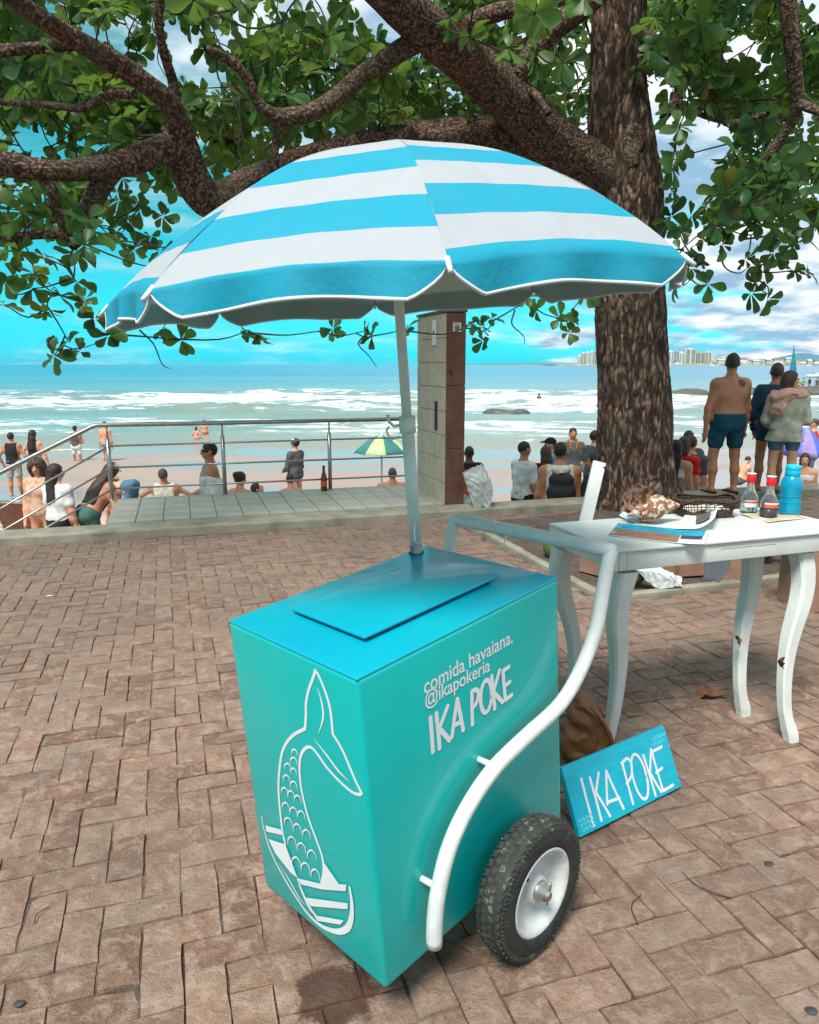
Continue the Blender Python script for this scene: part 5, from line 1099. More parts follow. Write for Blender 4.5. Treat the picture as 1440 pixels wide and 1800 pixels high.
def sg(p): P = PL(960 + p[0] / 3, 1000 + p[1] / 3, SB + np.array([0, 0, .012]), sno); v = SMx.T @ (P - SB - np.array([0, 0, .012])); return np.array([v[0], v[1]])
SG = lambda pts: np.array([sg(p) for p in pts])
lt = [[(185, 1108), (215, 1225), (250, 1352)], [(230, 1102), (262, 1215), (291, 1326)], [(276, 1076), (262, 1180)], [(262, 1180), (300, 1240), (336, 1302)], [(316, 1066), (318, 1150), (322, 1240)], [(316, 1066), (360, 1165), (408, 1264)], [(322, 1232), (386, 1208)],
      [(400, 1022), (428, 1130), (458, 1240)], [(398, 1024), (428, 1000), (450, 1035), (447, 1095), (424, 1132)], [(498, 988)] + [], [(512, 985), (545, 1090), (576, 1194)], [(552, 952), (546, 1075)], [(546, 1075), (575, 1125), (606, 1176)], [(556, 966), (585, 1070), (616, 1170)], [(556, 966), (608, 938)], [(580, 1074), (610, 1050)], [(616, 1170), (668, 1140)]]
lt = [l for l in lt if len(l) > 1]; oval = []
for t in np.linspace(0, 2 * math.pi, 26): x, y = 36 * math.cos(t), 118 * math.sin(t); oval.append((492 + x + .22 * y, 1096 + y - .05 * x))
lt.append(oval)
def sgn_decal(name, polys, m, h0=.0012):
    mb = MB()
    for i, (V2, Fc) in enumerate(polys): mb.add([(v[0], v[1], h0 + .00006 * i) for v in V2], Fc)
    return mb.obj(name, m, sign)
sgn_decal('board_lettering', [ribbon(SG(l), .0056) if len(l) == 2 else stroke(SG(l), (.0058, .005, .0056)) for l in lt], M_LETTER)
wv_ = []
for y0, x0 in ((1330, 172), (1355, 178), (1380, 190)): wv_.append(stroke(SG([(x0 + 10 * i, y0 - 5 * i + (9 if i % 2 else -9)) for i in range(8)]), .0021))
for y0, x0 in ((905, 553), (930, 560), (890, 572)): wv_.append(stroke(SG([(x0 + 9 * i, y0 - 4 * i + (8 if i % 2 else -8)) for i in range(7)]), .0019))
M_PCY = mat('pale_cyan_paint', (0.12, 0.62, 0.70), .5)
for w_ in wv_: sgn_decal('wave_doodle', [w_], M_PCY)
# tan bag slumped behind the cart
bp = G(1030, 1345); M_LEATH = mat('tan_leather', (0.17, 0.062, 0.020), .5, .18, 7, .35, 14, col2=(0.30, 0.125, 0.045))
def folds(f, a): return lambda X: a * (np.sin(X[..., 0] * f + fbm(X * 6, 3) * 9) + np.sin(X[..., 2] * f * .7 + X[..., 1] * f * .5 + fbm(X * 7 + 3, 3) * 8)) * .5
V, Fc = implicit([elli((0, 0, .085), (.105, .085, .095), k=.06), elli((.01, .01, .18), (.07, .055, .10), rotz(.3), k=.06), elli((-.03, 0, .245), (.04, .035, .055), k=.05), cone((.02, -.03, .22), (.085, -.05, .07), .022, .026, .03), cone((-.02, .0, .27), (-.06, .03, .26), .02, .012, .03)], .008, disp=lambda X: .030 * np.abs(fbm(X * 13, 3) - .44) * -1 + .008 * np.sin(X[..., 2] * 60 + X[..., 0] * 50 + fbm(X * 9, 3) * 22), clips=[((0, 0, 0), (0, 0, -1))])
o = mesh_obj('leather_bag', V, Fc, M_LEATH); o.location = (bp[0] - .01, bp[1] + .02, 0); tag(o, 'slumped tan leather bag on the pavers between the cart and the table leg', 'bag')
mb = MB(); mb.tube(catmull([(-.03, .0, .27), (.03, -.05, .25), (.09, -.075, .15), (.10, -.07, .04)], 20), .009, 7); mb.obj('strap', M_LEATH, o, True)
# tree pit: kerbs and bare earth
PU, PV = np.array([bu[0], bu[1], 0]), np.array([bv[0], bv[1], 0]); P0 = np.array([PIT0[0], PIT0[1], 0])
def pit(a, b, z=0): return P0 + a * PU + b * PV + np.array([0, 0, z])
KM = lambda a, b: M4(np.stack([PU, PV, [0, 0, 1]], 1), P0)
q = NT('bare_earth'); P = q.n('NewGeometry').outputs['Position']; nz = q.noise(P, 7, 6, .7); n2 = q.noise(P, 40, 5, .7); c = q.mix(q.rng(nz, .35, .65), (0.055, 0.036, 0.027), (0.13, 0.09, 0.07)); c = q.mix(q.rng(n2, .6, .72), c, (0.26, 0.2, 0.16)); q.bump(q.math('ADD', nz, n2), .7, .03); M_EARTH = q.base(c, .95)
n = 40; V = []; 
for j in range(n + 1):
    for i in range(n + 1):
        a_, b_ = PIT[1] * i / n, PIT[3] * j / n; d = math.hypot(a_ - 1.35, b_ - 2.5); V.append(pit(a_, b_, .004 + .05 * math.exp(-(d / .9) ** 2) + (fbm(np.array([[a_ * 5, b_ * 5, 1]]), 3)[0] - .44) * .022))
Fc = [(j * (n + 1) + i, j * (n + 1) + i + 1, (j + 1) * (n + 1) + i + 1, (j + 1) * (n + 1) + i) for j in range(n) for i in range(n)]
tag(mesh_obj('tree_pit_soil', V, Fc, M_EARTH), kind='structure')
pk = empty('tree_pit_kerb', tuple(P0), 'low weathered concrete kerb around the earth at the foot of the tree', 'kerb')
def kerbs(x0, y0, dx, dy, L):
    k = 0; t = 0
    while t < L - .05:
        l = min(.62 + (k % 3) * .04, L - t); mb = MB(); lo = np.array([x0 + dx * t, y0 + dy * t]); hi = lo + np.array([dx, dy]) * (l - .006) + np.array([abs(dy), abs(dx)]) * .075
        mb.box((min(lo[0], hi[0]), min(lo[1], hi[1]), -.02), (max(lo[0], hi[0]), max(lo[1], hi[1]), .038 + (k * 7 % 5) * .003), M4(np.stack([PU, PV, [0, 0, 1]], 1), (0, 0, 0)), bev=.008); mb.obj('kerb_stone', M_CONC, pk, True); t += l; k += 1
kerbs(-.04, -.075, 1, 0, 3.6); kerbs(-.078, .005, 0, 1, 2.5)
# cardboard boxes
def carton(c, w, d, h_, yaw, label, open_=False):
    r = empty('cardboard_box', tuple(c), label, 'box', rot=(0, 0, yaw)); t = .004
    mb = MB()
    for lo, hi in (((-w / 2, -d / 2, 0), (w / 2, -d / 2 + t, h_)), ((-w / 2, d / 2 - t, 0), (w / 2, d / 2, h_)), ((-w / 2, -d / 2 + t, 0), (-w / 2 + t, d / 2 - t, h_)), ((w / 2 - t, -d / 2 + t, 0), (w / 2, d / 2 - t, h_)), ((-w / 2 + t, -d / 2 + t, 0), (w / 2 - t, d / 2 - t, t))): mb.box(lo, hi)
    mb.obj('carton', M_CARD, r)
    if open_:
        for s in (-1, 1):
            an = .9 + .3 * s; mb = MB(); mb.box((0, -d / 2, 0), (w * .48, d / 2, t), M4(np.array([[math.cos(an) * s, 0, -math.sin(an) * s * s], [0, s * 1.0, 0], [math.sin(an), 0, math.cos(an)]]), (s * w / 2, 0, h_))); mb.obj('flap', M_CARD, r)
    else:
        mb = MB(); mb.box((-w / 2, -d / 2, h_), (-.003, d / 2, h_ + t)); mb.obj('flap', M_CARD, r); mb = MB(); mb.box((.003, -d / 2, h_), (w / 2, d / 2, h_ + t)); mb.obj('flap', M_CARD, r)
        mb = MB(); mb.box((-.028, -d / 2 - .001, h_ + t), (.028, d / 2 + .001, h_ + t + .001)); mb.box((-.028, -d / 2 - .0015, h_ * .55), (.028, -d / 2 - .0005, h_ + t)); mb.obj('tape', M_CARD_IN, r)
    return r
def gp(x, y, z=0): return G(x, y, z)
A18 = R_(18)
carton(gp(1055, 1010) + np.array([.05, .02, .02]), .30, .28, .24, A18 + .35, 'worn cardboard box seen between the two left table legs')
carton(gp(1142, 1008) + np.array([.02, -.02, .02]), .26, .26, .21, A18 + .05, 'cardboard box with a crumpled side behind the coconut')
carton(gp(1208, 1008) + np.array([.02, .0, .02]), .34, .26, .23, A18 - .12, 'wide cardboard box in the middle under the table')
carton(gp(1292, 1020) + np.array([.02, -.02, .02]), .28, .26, .24, A18 + .55, 'cardboard box just right of the hanging white cloth')
carton(gp(1425, 1075) + np.array([.10, .14, 0.0]), .36, .30, .40, A18 - .3, 'tall cardboard box standing on the pavers behind the front right table leg', True)
M_COCO = mat('green_coconut', (0.055, 0.105, 0.022), .5, .25, 9, .3, 30, col2=(0.12, 0.15, 0.045))
def coconut(c, r, label, tilt):
    V, Fc = implicit([elli((0, 0, r * .95), (r, r * .97, r * 1.1), k=.02), cone((0, 0, r * 1.9), (0, 0, r * 2.12), r * .28, r * .2, .02)], .01, disp=lambda X: .004 * np.cos(np.arctan2(X[..., 1], X[..., 0]) * 3) + (fbm(X * 14, 3) - .44) * .006)
    o = mesh_obj('green_coconut', V, Fc, M_COCO); o.location = c; o.rotation_euler = (tilt, 0, 1.0); return tag(o, label, 'coconut')
coconut(gp(1116, 1040) + np.array([.0, .10, .03]), .095, 'green coconut half under the white plastic bag in the tree pit', .1)
coconut(gp(975, 985) + np.array([0, .1, 0.0]), .105, 'green coconut behind the back left table leg', .2)
M_PLAS = mat('white_plastic_film', (0.62, 0.66, 0.64), .3, .06, 6, .5, 12, trans=.25)
def film(name, prims, c, m, label, cat, vox=.010, amp=.012, f=30, seed=0, clip=True, sub=()):
    V, Fc = implicit(prims, vox, disp=lambda X: amp * (np.abs(np.sin(X[..., 0] * f + fbm(X * 8 + seed, 3) * 11)) + np.abs(np.sin(X[..., 2] * f * .8 - X[..., 1] * f * .6 + fbm(X * 9 + seed + 5, 3) * 10)) - 1.1), clips=[((0, 0, 0), (0, 0, -1))] if clip else (), subs=sub)
    o = mesh_obj(name, V, Fc, m); o.location = c; return tag(o, label, cat)
BAG1 = gp(1140, 1043) + np.array([.01, .06, .035])
film('plastic_bag', [elli((0, 0, .10), (.09, .09, .10), k=.05), elli((.04, 0, .2), (.05, .06, .07), k=.05)], gp(1402, 1000) + np.array([.0, .12, .02]), M_PLAS, 'clear grey plastic bag behind the front right table leg', 'plastic bag', .012, .016, 26, 8)
film('plastic_bag', [elli((0, 0, .055), (.075, .07, .06), k=.05)], gp(1384, 1000) + np.array([.06, .06, .02]), mat('teal_film', (0.03, 0.17, 0.17), .35, .2, 10, .4, 20), 'small dark teal plastic bag of rubbish in the tree pit', 'plastic bag', .01, .014, 30, 6)
film('rubbish_bag', [elli((0, 0, .13), (.17, .13, .14), k=.08), elli((.05, .0, .26), (.07, .06, .09), k=.06)], gp(1342, 1000) + np.array([.02, .2, .02]), mat('black_film', (0.016, 0.016, 0.017), .35, .2, 10, .5, 16), 'black rubbish bag slumped in the tree pit between the right table legs', 'rubbish bag', .013, .018, 22, 4)
# white cloth hung under the back of the table
cw = [D(1243, 972, 3.42), D(1287, 972, 3.42), D(1283, 1004, 3.42), D(1262, 1023, 3.42), D(1236, 1018, 3.42)]; V = [p for p in cw] + [p + np.array([0, .004, 0]) for p in cw]
nU, nV = 8, 8; Vg = []
for j in range(nV + 1):
    for i in range(nU + 1):
        u, v = i / nU, j / nV; tp = cw[0] * (1 - u) + cw[1] * u; tp = tp + np.array([0, 0, .06]); bt = (cw[4] * (1 - u * 2) + cw[3] * u * 2) if u < .5 else (cw[3] * (2 - 2 * u) + cw[2] * (2 * u - 1)); p = tp * (1 - v) + bt * v; p[1] += .012 * math.sin(u * 8) * v; Vg.append(p)
k = len(Vg); Fg = [(j * (nU + 1) + i, j * (nU + 1) + i + 1, (j + 1) * (nU + 1) + i + 1, (j + 1) * (nU + 1) + i) for j in range(nV) for i in range(nU)]
o = mesh_obj('white_cloth', Vg, Fg, mat('blue_white_cloth', (0.60, 0.66, 0.74), .8, .05, 10, .3, 20)); md = o.modifiers.new('thick', 'SOLIDIFY'); md.thickness = .003; tag(o, 'pale white cloth hanging below the table in front of the boxes', 'cloth')

# clear rubbish bag by the column, beer bottle on the platform
def crumple(name, pts, c, m, label, cat, amp=.012, cuts=4, f=7, seed=0, shrink=.0):
    """thin film pulled over a few corners: hull, cut fine, creased along sharp ridges"""
    bm = bmesh.new()
    for p in pts: bm.verts.new(p)
    bmesh.ops.convex_hull(bm, input=bm.verts[:]); bmesh.ops.triangulate(bm, faces=bm.faces[:])
    for v in [v for v in bm.verts if not v.link_faces]: bm.verts.remove(v)
    for _ in range(cuts): bmesh.ops.subdivide_edges(bm, edges=bm.edges[:], cuts=1, use_grid_fill=True)
    bm.normal_update(); bm.verts.index_update(); P = np.array([v.co[:] for v in bm.verts]); Nn = np.array([v.normal[:] for v in bm.verts])
    d = -np.abs(fbm(P * f + seed, 3) - .44) * amp * 5 + (np.abs(((P[:, 0] * 1.3 + P[:, 2] + fbm(P * f * .6 + seed + 4, 3) * .35) * f * 1.6) % 1 - .5) - .25) * amp * 1.6
    P = P + Nn * d[:, None]; P[:, 2] = np.maximum(P[:, 2], 0); Fc = [[v.index for v in q_.verts] for q_ in bm.faces]; bm.free()
    o = mesh_obj(name, P, Fc, m, None, False); o.location = c; return tag(o, label, cat)
crumple('rubbish_bag', [(-.09, -.06, 0), (.10, -.06, 0), (.10, .07, 0), (-.09, .07, 0), (-.10, -.05, .10), (.13, -.04, .20), (.13, .05, .22), (.06, .0, .40), (.00, .02, .47), (-.05, -.01, .40), (-.21, -.02, .38), (-.20, .03, .34), (-.13, .05, .20), (.02, -.07, .28), (-.12, -.07, .24)], prom(.66, -.10, .074), mat('clear_rubbish_film', (0.36, 0.41, 0.37), .22, .5, 9, .3, 30, trans=.35, col2=(0.60, 0.66, 0.63)), 'clear plastic rubbish bag standing on the kerb against the shower column', 'rubbish bag', .013, 4, 8, 2)
crumple('plastic_bag', [(-.10, -.03, .13), (-.06, .04, .20), (-.09, .06, .12), (.02, -.06, .12), (.03, .05, .13), (.06, -.07, 0), (.12, .04, .0), (.14, -.08, .10), (.10, -.01, .14), (.22, -.09, .02), (.23, -.04, .08), (.20, .02, .03), (-.02, -.05, .04)], BAG1, M_PLAS, 'crumpled white plastic bag draped off the green coconut', 'plastic bag', .010, 4, 11, 5)
bt = prom(-.80, 1.36, .084); mb = MB(); mb.lathe([(.030, 0), (.034, .004), (.034, .13), (.028, .16), (.015, .20), (.0135, .25), (.0155, .252), (.0155, .268), (.012, .27)], 20); o = mb.obj('beer_bottle', mat('brown_bottle_glass', (0.16, 0.045, 0.012), .12, .1, trans=.3), None, True); o.location = bt; o.scale = (1.15,) * 3; tag(o, 'brown beer bottle standing on the tiled platform by a railing post', 'bottle')
mb = MB(); mb.lathe([(.0345, .05), (.0347, .052), (.0347, .105), (.0345, .107)], 20); mb.obj('label', M_LABEL, o, True)

# ============================================================ PARASOLS, CHAIRS, BOATS ON THE BEACH SIDE
def parasol(px, y_rim, y_top, Y, half_px, cols, label, ribs=8, foot=None):
    c = D(px, y_rim, Y); top = D(px, y_top, Y); R = half_px / F_PX * Y; H_ = top[2] - c[2]; foot = beach(Y) if foot is None else foot
    r = empty('parasol', (c[0], Y, foot), label, 'parasol'); z0 = c[2] - foot
    for k in range(ribs):
        V = []; nu, nr = 6, 8
        for j in range(nr + 1):
            for i in range(nu + 1):
                rr_ = max(j / nr, .02); a0 = 2 * math.pi * (k + .25) / ribs; a1 = 2 * math.pi * (k + 1.25) / ribs; u = i / nu; p = np.array([math.cos(a0), math.sin(a0)]) * (1 - u) + np.array([math.cos(a1), math.sin(a1)]) * u
                V.append((p[0] * rr_ * R, p[1] * rr_ * R, z0 + H_ * (1 - rr_ ** 1.7) - .05 * 4 * u * (1 - u) * rr_ * (1 - rr_)))
        Fc = [(j * (nu + 1) + i, j * (nu + 1) + i + 1, (j + 1) * (nu + 1) + i + 1, (j + 1) * (nu + 1) + i) for j in range(nr) for i in range(nu)]
        o = mesh_obj('panel', V, Fc, cols[k % len(cols)], r); md = o.modifiers.new('thick', 'SOLIDIFY'); md.thickness = .006
    mb = MB(); mb.tube([(0, 0, -.3), (0, 0, z0 + H_ + .06)], .02, 8); mb.obj('pole', M_POLE, r, True)
    for k in range(ribs):
        a0 = 2 * math.pi * (k + .25) / ribs; mb = MB(); mb.tube([(math.cos(a0) * R * t, math.sin(a0) * R * t, z0 + H_ * (1 - max(t, .02) ** 1.7) - .012) for t in np.linspace(.03, 1, 7)], .008, 5); mb.obj('rib', M_AXLE, r, True)
    return r
parasol(671, 795, 765, 16.0, 49, [mat('parasol_green', (0.035, 0.16, 0.15), .8), mat('parasol_lime', (0.42, 0.60, 0.26), .8)], 'dark green and pale lime striped parasol on the sand behind the railing')
parasol(1412, 800, 752, 13.5, 36, [mat('parasol_blue', (0.10, 0.17, 0.62), .8), mat('parasol_violet', (0.24, 0.22, 0.72), .8), mat('parasol_lilac', (0.38, 0.30, 0.62), .8)], 'blue and violet parasol at the right edge behind the woman in the cardigan')
def beach_chair(px, py, Y, yaw, m, label, seat_z=.32, bh=.62):
    c = D(px, py, Y); r = empty('beach_chair', (c[0], Y, beach(Y) if Y > 9.6 else c[2]), label, 'beach chair', rot=(0, 0, yaw)); w = .27
    for s in (-1, 1):
        mb = MB(); mb.tube([(s * w, .25, 0), (s * w, -.05, seat_z), (s * w, -.32, seat_z + bh)], .012, 8); mb.tube([(s * w, -.35, 0), (s * w, .28, seat_z + .02)], .012, 8); mb.tube([(s * w, -.18, seat_z + .24), (s * w, .22, seat_z + .22)], .016, 8); mb.obj('side_frame', M_STEEL, r, True)
    mb = MB(); mb.tube([(-w, -.32, seat_z + bh), (0, -.33, seat_z + bh + .015), (w, -.32, seat_z + bh)], .012, 8); mb.obj('top_bar', M_STEEL, r, True)
    mb = MB(); mb.add([(-w, -.04, seat_z), (w, -.04, seat_z), (w, -.31, seat_z + bh - .02), (-w, -.31, seat_z + bh - .02), (-w, -.05, seat_z - .012), (w, -.05, seat_z - .012), (w, -.322, seat_z + bh - .02), (-w, -.322, seat_z + bh - .02)], [(0, 1, 2, 3), (7, 6, 5, 4), (0, 4, 5, 1), (2, 6, 7, 3), (1, 5, 6, 2), (0, 3, 7, 4)]); mb.obj('back_sling', m, r)
    mb = MB(); mb.box((-w, -.04, seat_z - .012), (w, .30, seat_z)); mb.obj('seat_sling', m, r); return r
M_SLB = cloth((0.19, 0.09, 0.055)); q = NT('striped_sling'); P = q.n('TexCoord').outputs['Object']; wv2 = q.n('TexWave', {'Scale': 5.5}); q.set(wv2.inputs['Vector'], P); M_SLS = q.base(q.mix(q.rng(wv2.outputs[1], .45, .55), (0.03, 0.035, 0.03), (0.46, 0.50, 0.42)), .8)
# yacht and motor boat
q0 = D(1393, 655, 150); yb = empty('sailing_boat', (q0[0], 150, SEA_Z), 'small boat with a tall furled teal sail beyond the woman in the cardigan', 'boat')
V, Fc = implicit([cone((-1.6, 0, .35), (1.6, 0, .45), .55, .35, .2)], .12, clips=[((0, 0, .55), (0, 0, 1)), ((0, 0, 0), (0, 0, -1))]); mesh_obj('hull', V, Fc, M_WHITE, yb)
ztop = CAM_H + (640 - 606) / F_PX * 150 - SEA_Z; M_SAIL = mat('teal_sail', (0.02, 0.17, 0.22), .8)
mb = MB(); mb.tube([(0, 0, .5), (-.1, 0, ztop * .6), (-.25, 0, ztop)], (.06, .05, .03), 8); mb.obj('mast', M_SAIL, yb, True)
V, Fc = implicit([cone((.1, 0, 1.6), (.05, 0, 4.2), .85, .5, .3), cone((0, 0, 4.2), (-.22, 0, ztop * .97), .42, .06, .3)], .14, disp=lambda X: (np.abs(X[..., 1]) - .02) * .8); mesh_obj('sail', V, Fc, M_SAIL, yb)
q0 = D(1438, 657, 220); mbt = empty('motor_boat', (q0[0], 220, SEA_Z), 'small white motor boat on the water at the right edge', 'boat'); V, Fc = implicit([cone((-2.5, 0, .4), (2.5, 0, .6), .8, .5, .3)], .2, clips=[((0, 0, .8), (0, 0, 1))]); mesh_obj('hull', V, Fc, M_WHITE, mbt); mb = MB(); mb.box((-1, -.5, .7), (.6, .5, 1.5)); mb.box((-1.3, -.6, 2.0), (1, .6, 2.1)); mb.tube([(-1, -.5, 1.5), (-1, -.5, 2.0)], .05, 6); mb.tube([(.6, .5, 1.5), (.6, .5, 2.0)], .05, 6); mb.obj('cabin', M_WHITE, mbt)

# ============================================================ PEOPLE
def unit(v): v = np.asarray(v, float); return v / np.linalg.norm(v)
M_EYE = mat('eye_dark', (0.02, 0.015, 0.012), .2)
def person(x, Y, z, yaw, H, label, skin='brown', hair=('short', M_HAIR), lean=0, hipz=None, legs=None, arms=None, head=(0, 0), wid=1.0, vox=.016, wear=(), belly=0, group=None, skin_mat=None, tors=1.0, bust=0, crown=None):
    """forward is +y in the body frame; yaw turns the body (0 = back towards the camera)"""
    s = H / 1.75; S = lambda v: np.asarray(v, float) * s
    legs = legs or (((-.01, .02, -1), (0, -.04, -1)), ((.01, .02, -1), (0, -.04, -1)))
    arms = arms or (((-.18, .02, -1), (-.05, .12, -1)), ((.18, .02, -1), (.05, .12, -1)))
    TH, SHK, UA, FA = .42, .40, .30, .26
    drop = max(-(unit(l[0])[2] * TH + unit(l[1])[2] * SHK) for l in legs)
    hz = hipz if hipz is not None else drop + .075
    T0 = np.array([0, 0, hz]); la = R_(lean); RL = np.array([[1, 0, 0], [0, math.cos(la), math.sin(la)], [0, -math.sin(la), math.cos(la)]])
    up = lambda p: T0 + RL @ (np.array(p, float) - np.array([0, 0, .93]))
    w = wid; P = []; th = []; 
    for sd_, l in zip((-1, 1), legs):
        hip = T0 + np.array([sd_ * .095 * w, 0, -.01]); kn = hip + unit(l[0]) * TH; an = kn + unit(l[1]) * SHK
        th.append((hip, kn, an)); P += [cone(hip, kn, .088 * w, .056 * (.5 + .5 * w), .05), cone(kn, kn * .55 + an * .45 + np.array([0, -.012, 0]), .053, .056, .03), cone(kn * .55 + an * .45 + np.array([0, -.012, 0]), an, .054, .036, .03)]
        fd = unit([sd_ * .12, 1, 0]); P += [cone(an + np.array([0, -.03, -.03]), an + fd * .13 + np.array([0, 0, -.047]), .036, .026, .03)]
    pel = [cone(up((-.07 * w, 0, .95)), up((.07 * w, 0, .95)), .112 * (.4 + .6 * w), .112 * (.4 + .6 * w), .08), elli(up((-.068 * w, -.050, .89)), (.082 * w,) * 3, k=.06), elli(up((.068 * w, -.050, .89)), (.082 * w,) * 3, k=.06)]
    rw, rc = .098 * (.35 + .65 * w) + belly * .4, .102 * (.45 + .55 * w)
    tor = []
    for sx in (-1, 1):
        tor += [cone(up((sx * .066 * w, .005 + belly * .4, 1.02)), up((sx * .088 * w, 0, 1.28)), rw, rc, .09), cone(up((sx * .088 * w, 0, 1.28)), up((sx * .128 * w, -.01, 1.372)), rc * .92, .068, .07), cone(up((sx * .05, -.016, 1.435)), up((sx * .158 * w, -.012, 1.388)), .052, .056, .06), elli(up((sx * .172 * w, -.005, 1.380)), (.060, .060, .066), RL, k=.05)]
    tor += [cone(up((0, 0, 1.05)), up((0, 0, 1.33)), .10 * (.4 + .6 * w) + belly * .4, .095 * (.4 + .6 * w), .09), cone(up((0, -.02, 1.38)), up((0, -.012, 1.47)), .072, .058, .06)]
    if bust: tor += [elli(up((-.07, .085, 1.27)), (.062 * bust,) * 3, k=.03), elli(up((.07, .085, 1.27)), (.062 * bust,) * 3, k=.03)]
    hy, hp = R_(head[0]), R_(head[1]); RH = RL @ rotz(hy) @ np.array([[1, 0, 0], [0, math.cos(hp), -math.sin(hp)], [0, math.sin(hp), math.cos(hp)]])
    if lean > 30: RH = RL @ rotz(hy) @ np.array([[1, 0, 0], [0, math.cos(hp), -math.sin(hp)], [0, math.sin(hp), math.cos(hp)]])
    nb = up((0, -.005, 1.50)); hd = lambda p: nb + RH @ (np.array(p, float) - np.array([0, 0, 1.50]))
    hdp = [cone(up((0, -.015, 1.45)), hd((0, .0, 1.56)), .058 * (.6 + .4 * w), .053, .03), elli(hd((0, -.008, 1.655)), (.076, .096, .098), RH, k=.03), elli(hd((0, .028, 1.60)), (.058, .068, .078), RH, k=.03), cone(hd((0, .088, 1.638)), hd((0, .108, 1.612)), .011, .017, .012), elli(hd((0, .086, 1.572)), (.026, .014, .010), RH, k=.01), elli(hd((-.077, -.005, 1.632)), (.013, .022, .034), RH, k=.008), elli(hd((.077, -.005, 1.632)), (.013, .022, .034), RH, k=.008)]
    ar = []; hands = []
    for sd_, a_ in zip((-1, 1), arms):
        sh = up((sd_ * .180 * w, -.005, 1.375)); el = sh + RL @ unit(a_[0]) * UA if not (len(a_) > 2) else sh + unit(a_[0]) * UA; wr = el + (RL @ unit(a_[1]) if not (len(a_) > 2) else unit(a_[1])) * FA
        d = unit(wr - el); ar.append((sh, el, wr)); P += [cone(sh, el, .053 * (.5 + .5 * w), .041, .04), cone(el, el * .6 + wr * .4, .041, .040, .03), cone(el * .6 + wr * .4, wr, .040, .027, .03)]
        # palm, four unequal bent fingers and a thumb from the side of the palm
        lat = unit(np.cross(d, [sd_ * 1.0, .01, .02])); nrm_ = np.cross(lat, d); pm = wr + d * .085; P += [cone(wr, pm, .026, .030, .02)]
        for i, (o_, ln) in enumerate(((-.027, .062), (-.009, .074), (.009, .070), (.026, .054))):
            b_ = pm + lat * o_ + d * .008; k1 = b_ + unit(d + nrm_ * .18 * -sd_) * ln * .5; k2 = k1 + unit(d + nrm_ * .7 * -sd_) * ln * .5; r_ = max(.0085, vox * .62); P += [cone(b_, k1, r_, r_ * .95, .006), cone(k1, k2, r_ * .95, r_ * .8, .006)]
        t0 = wr + d * .03 + lat * .022; P += [cone(t0, t0 + unit(d * .7 + lat * .75) * .04, max(.0105, vox * .65), max(.0095, vox * .6), .01), cone(t0 + unit(d * .7 + lat * .75) * .04, t0 + unit(d * .7 + lat * .75) * .04 + d * .03, max(.0095, vox * .6), max(.008, vox * .55), .008)]
    if crown is not None: z = crown - hd((0, -.008, 1.753))[2] * s
    allp = P + pel + tor + hdp
    Fm = min(0.0, 0); V, Fc = implicit(allp, vox / s)
    o = mesh_obj('person', V * s, Fc, skin_mat or M_SKIN[skin]); o.location = (x, Y, z); o.rotation_euler = (0, 0, R_(yaw)); tag(o, label, 'person', group)
    def part(name, prims, m, clips=(), subs=(), inf=.014, v=None, disp=None, par=None):
        q_ = []
        for p in prims: q_.append(('c', p[1], p[2], p[3] + inf, p[4] + inf, p[5]) if p[0] == 'c' else ('e', p[1], p[2] + inf, p[3], p[4]))
        V, Fc = implicit(q_, (v or vox) / s, clips=clips, subs=subs, disp=disp)
        if len(Fc) == 0: return None
        return mesh_obj(name, V * s, Fc, m, par or o)
    nz_ = lambda A=.006, f=9: (lambda X: (fbm(X * f + Y, 3) - .44) * A * 2 + A * .6 * np.sin(X[..., 2] * 26 + fbm(X * 6, 2) * 12))
    cu = lambda zc, sg: (up((0, 0, zc)), RL @ np.array([0, 0, sg]))        # keep below (+1) / above (-1) a level of the trunk
    cx = lambda xx, sg: (up((xx, 0, 1.2)), RL @ np.array([sg, 0, 0]))
    for it in wear:
        ty = it[0]
        if ty in ('shirt', 'tank', 'top'):
            m = it[1]; sl = it[2] if len(it) > 2 else .55; hem = it[3] if len(it) > 3 else .92; pr_ = list(tor) + ([p for p in pel] if hem < 1.0 else []) 
            cl_ = [cu(1.475 if ty != 'top' else 1.36, 1), cu(hem, -1)]
            if ty == 'tank': cl_ += [cx(.150 * w, 1), cx(-.150 * w, -1)]
            if hem < .85: pr_ += [cone(up((0, 0, .9)), up((0, 0, hem)), .15 * w, .17 * w, .08)]
            if ty == 'shirt':
                for sh, el, wr in ar:
                    if sl <= 1: pr_.append(cone(sh, sh * (1 - sl) + el * sl, .056 * (.5 + .5 * w), .050, .04))
                    else: pr_ += [cone(sh, el, .056 * (.5 + .5 * w), .046, .04), cone(el, el * (2 - sl) + wr * (sl - 1), .045, .034, .03)]
                cl_[1] = cu(hem, -1) if sl <= .8 else cl_[1]
            if ty == 'shirt' and sl > .8:
                body_ = part('shirt', [p for p in pr_], m, [cu(1.475, 1)] + ([] if True else []), (), .015, disp=nz_())
            else: part({'shirt': 'shirt', 'tank': 'tank_top', 'top': 'bikini_top'}[ty], pr_, m, cl_, (), .014 if ty != 'top' else .008, disp=nz_(.004 if ty != 'shirt' else .006))
        elif ty in ('shorts', 'brief', 'trousers'):
            m = it[1]; fr = {'shorts': .62, 'brief': .10, 'trousers': 1.0}[ty] if len(it) < 3 else it[2]; pr_ = list(pel) + list(tor[:1] + tor[4:5] + tor[8:])
            for (hip, kn, an) in th:
                if ty == 'trousers': pr_ += [cone(hip, kn, .092 * w, .066, .04), cone(kn, an * .9 + kn * .1, .064, .050, .03)]
                else: pr_.append(cone(hip, hip * (1 - fr) + kn * fr, .090 * w, (.074 if fr > .3 else .085) * w, .04))
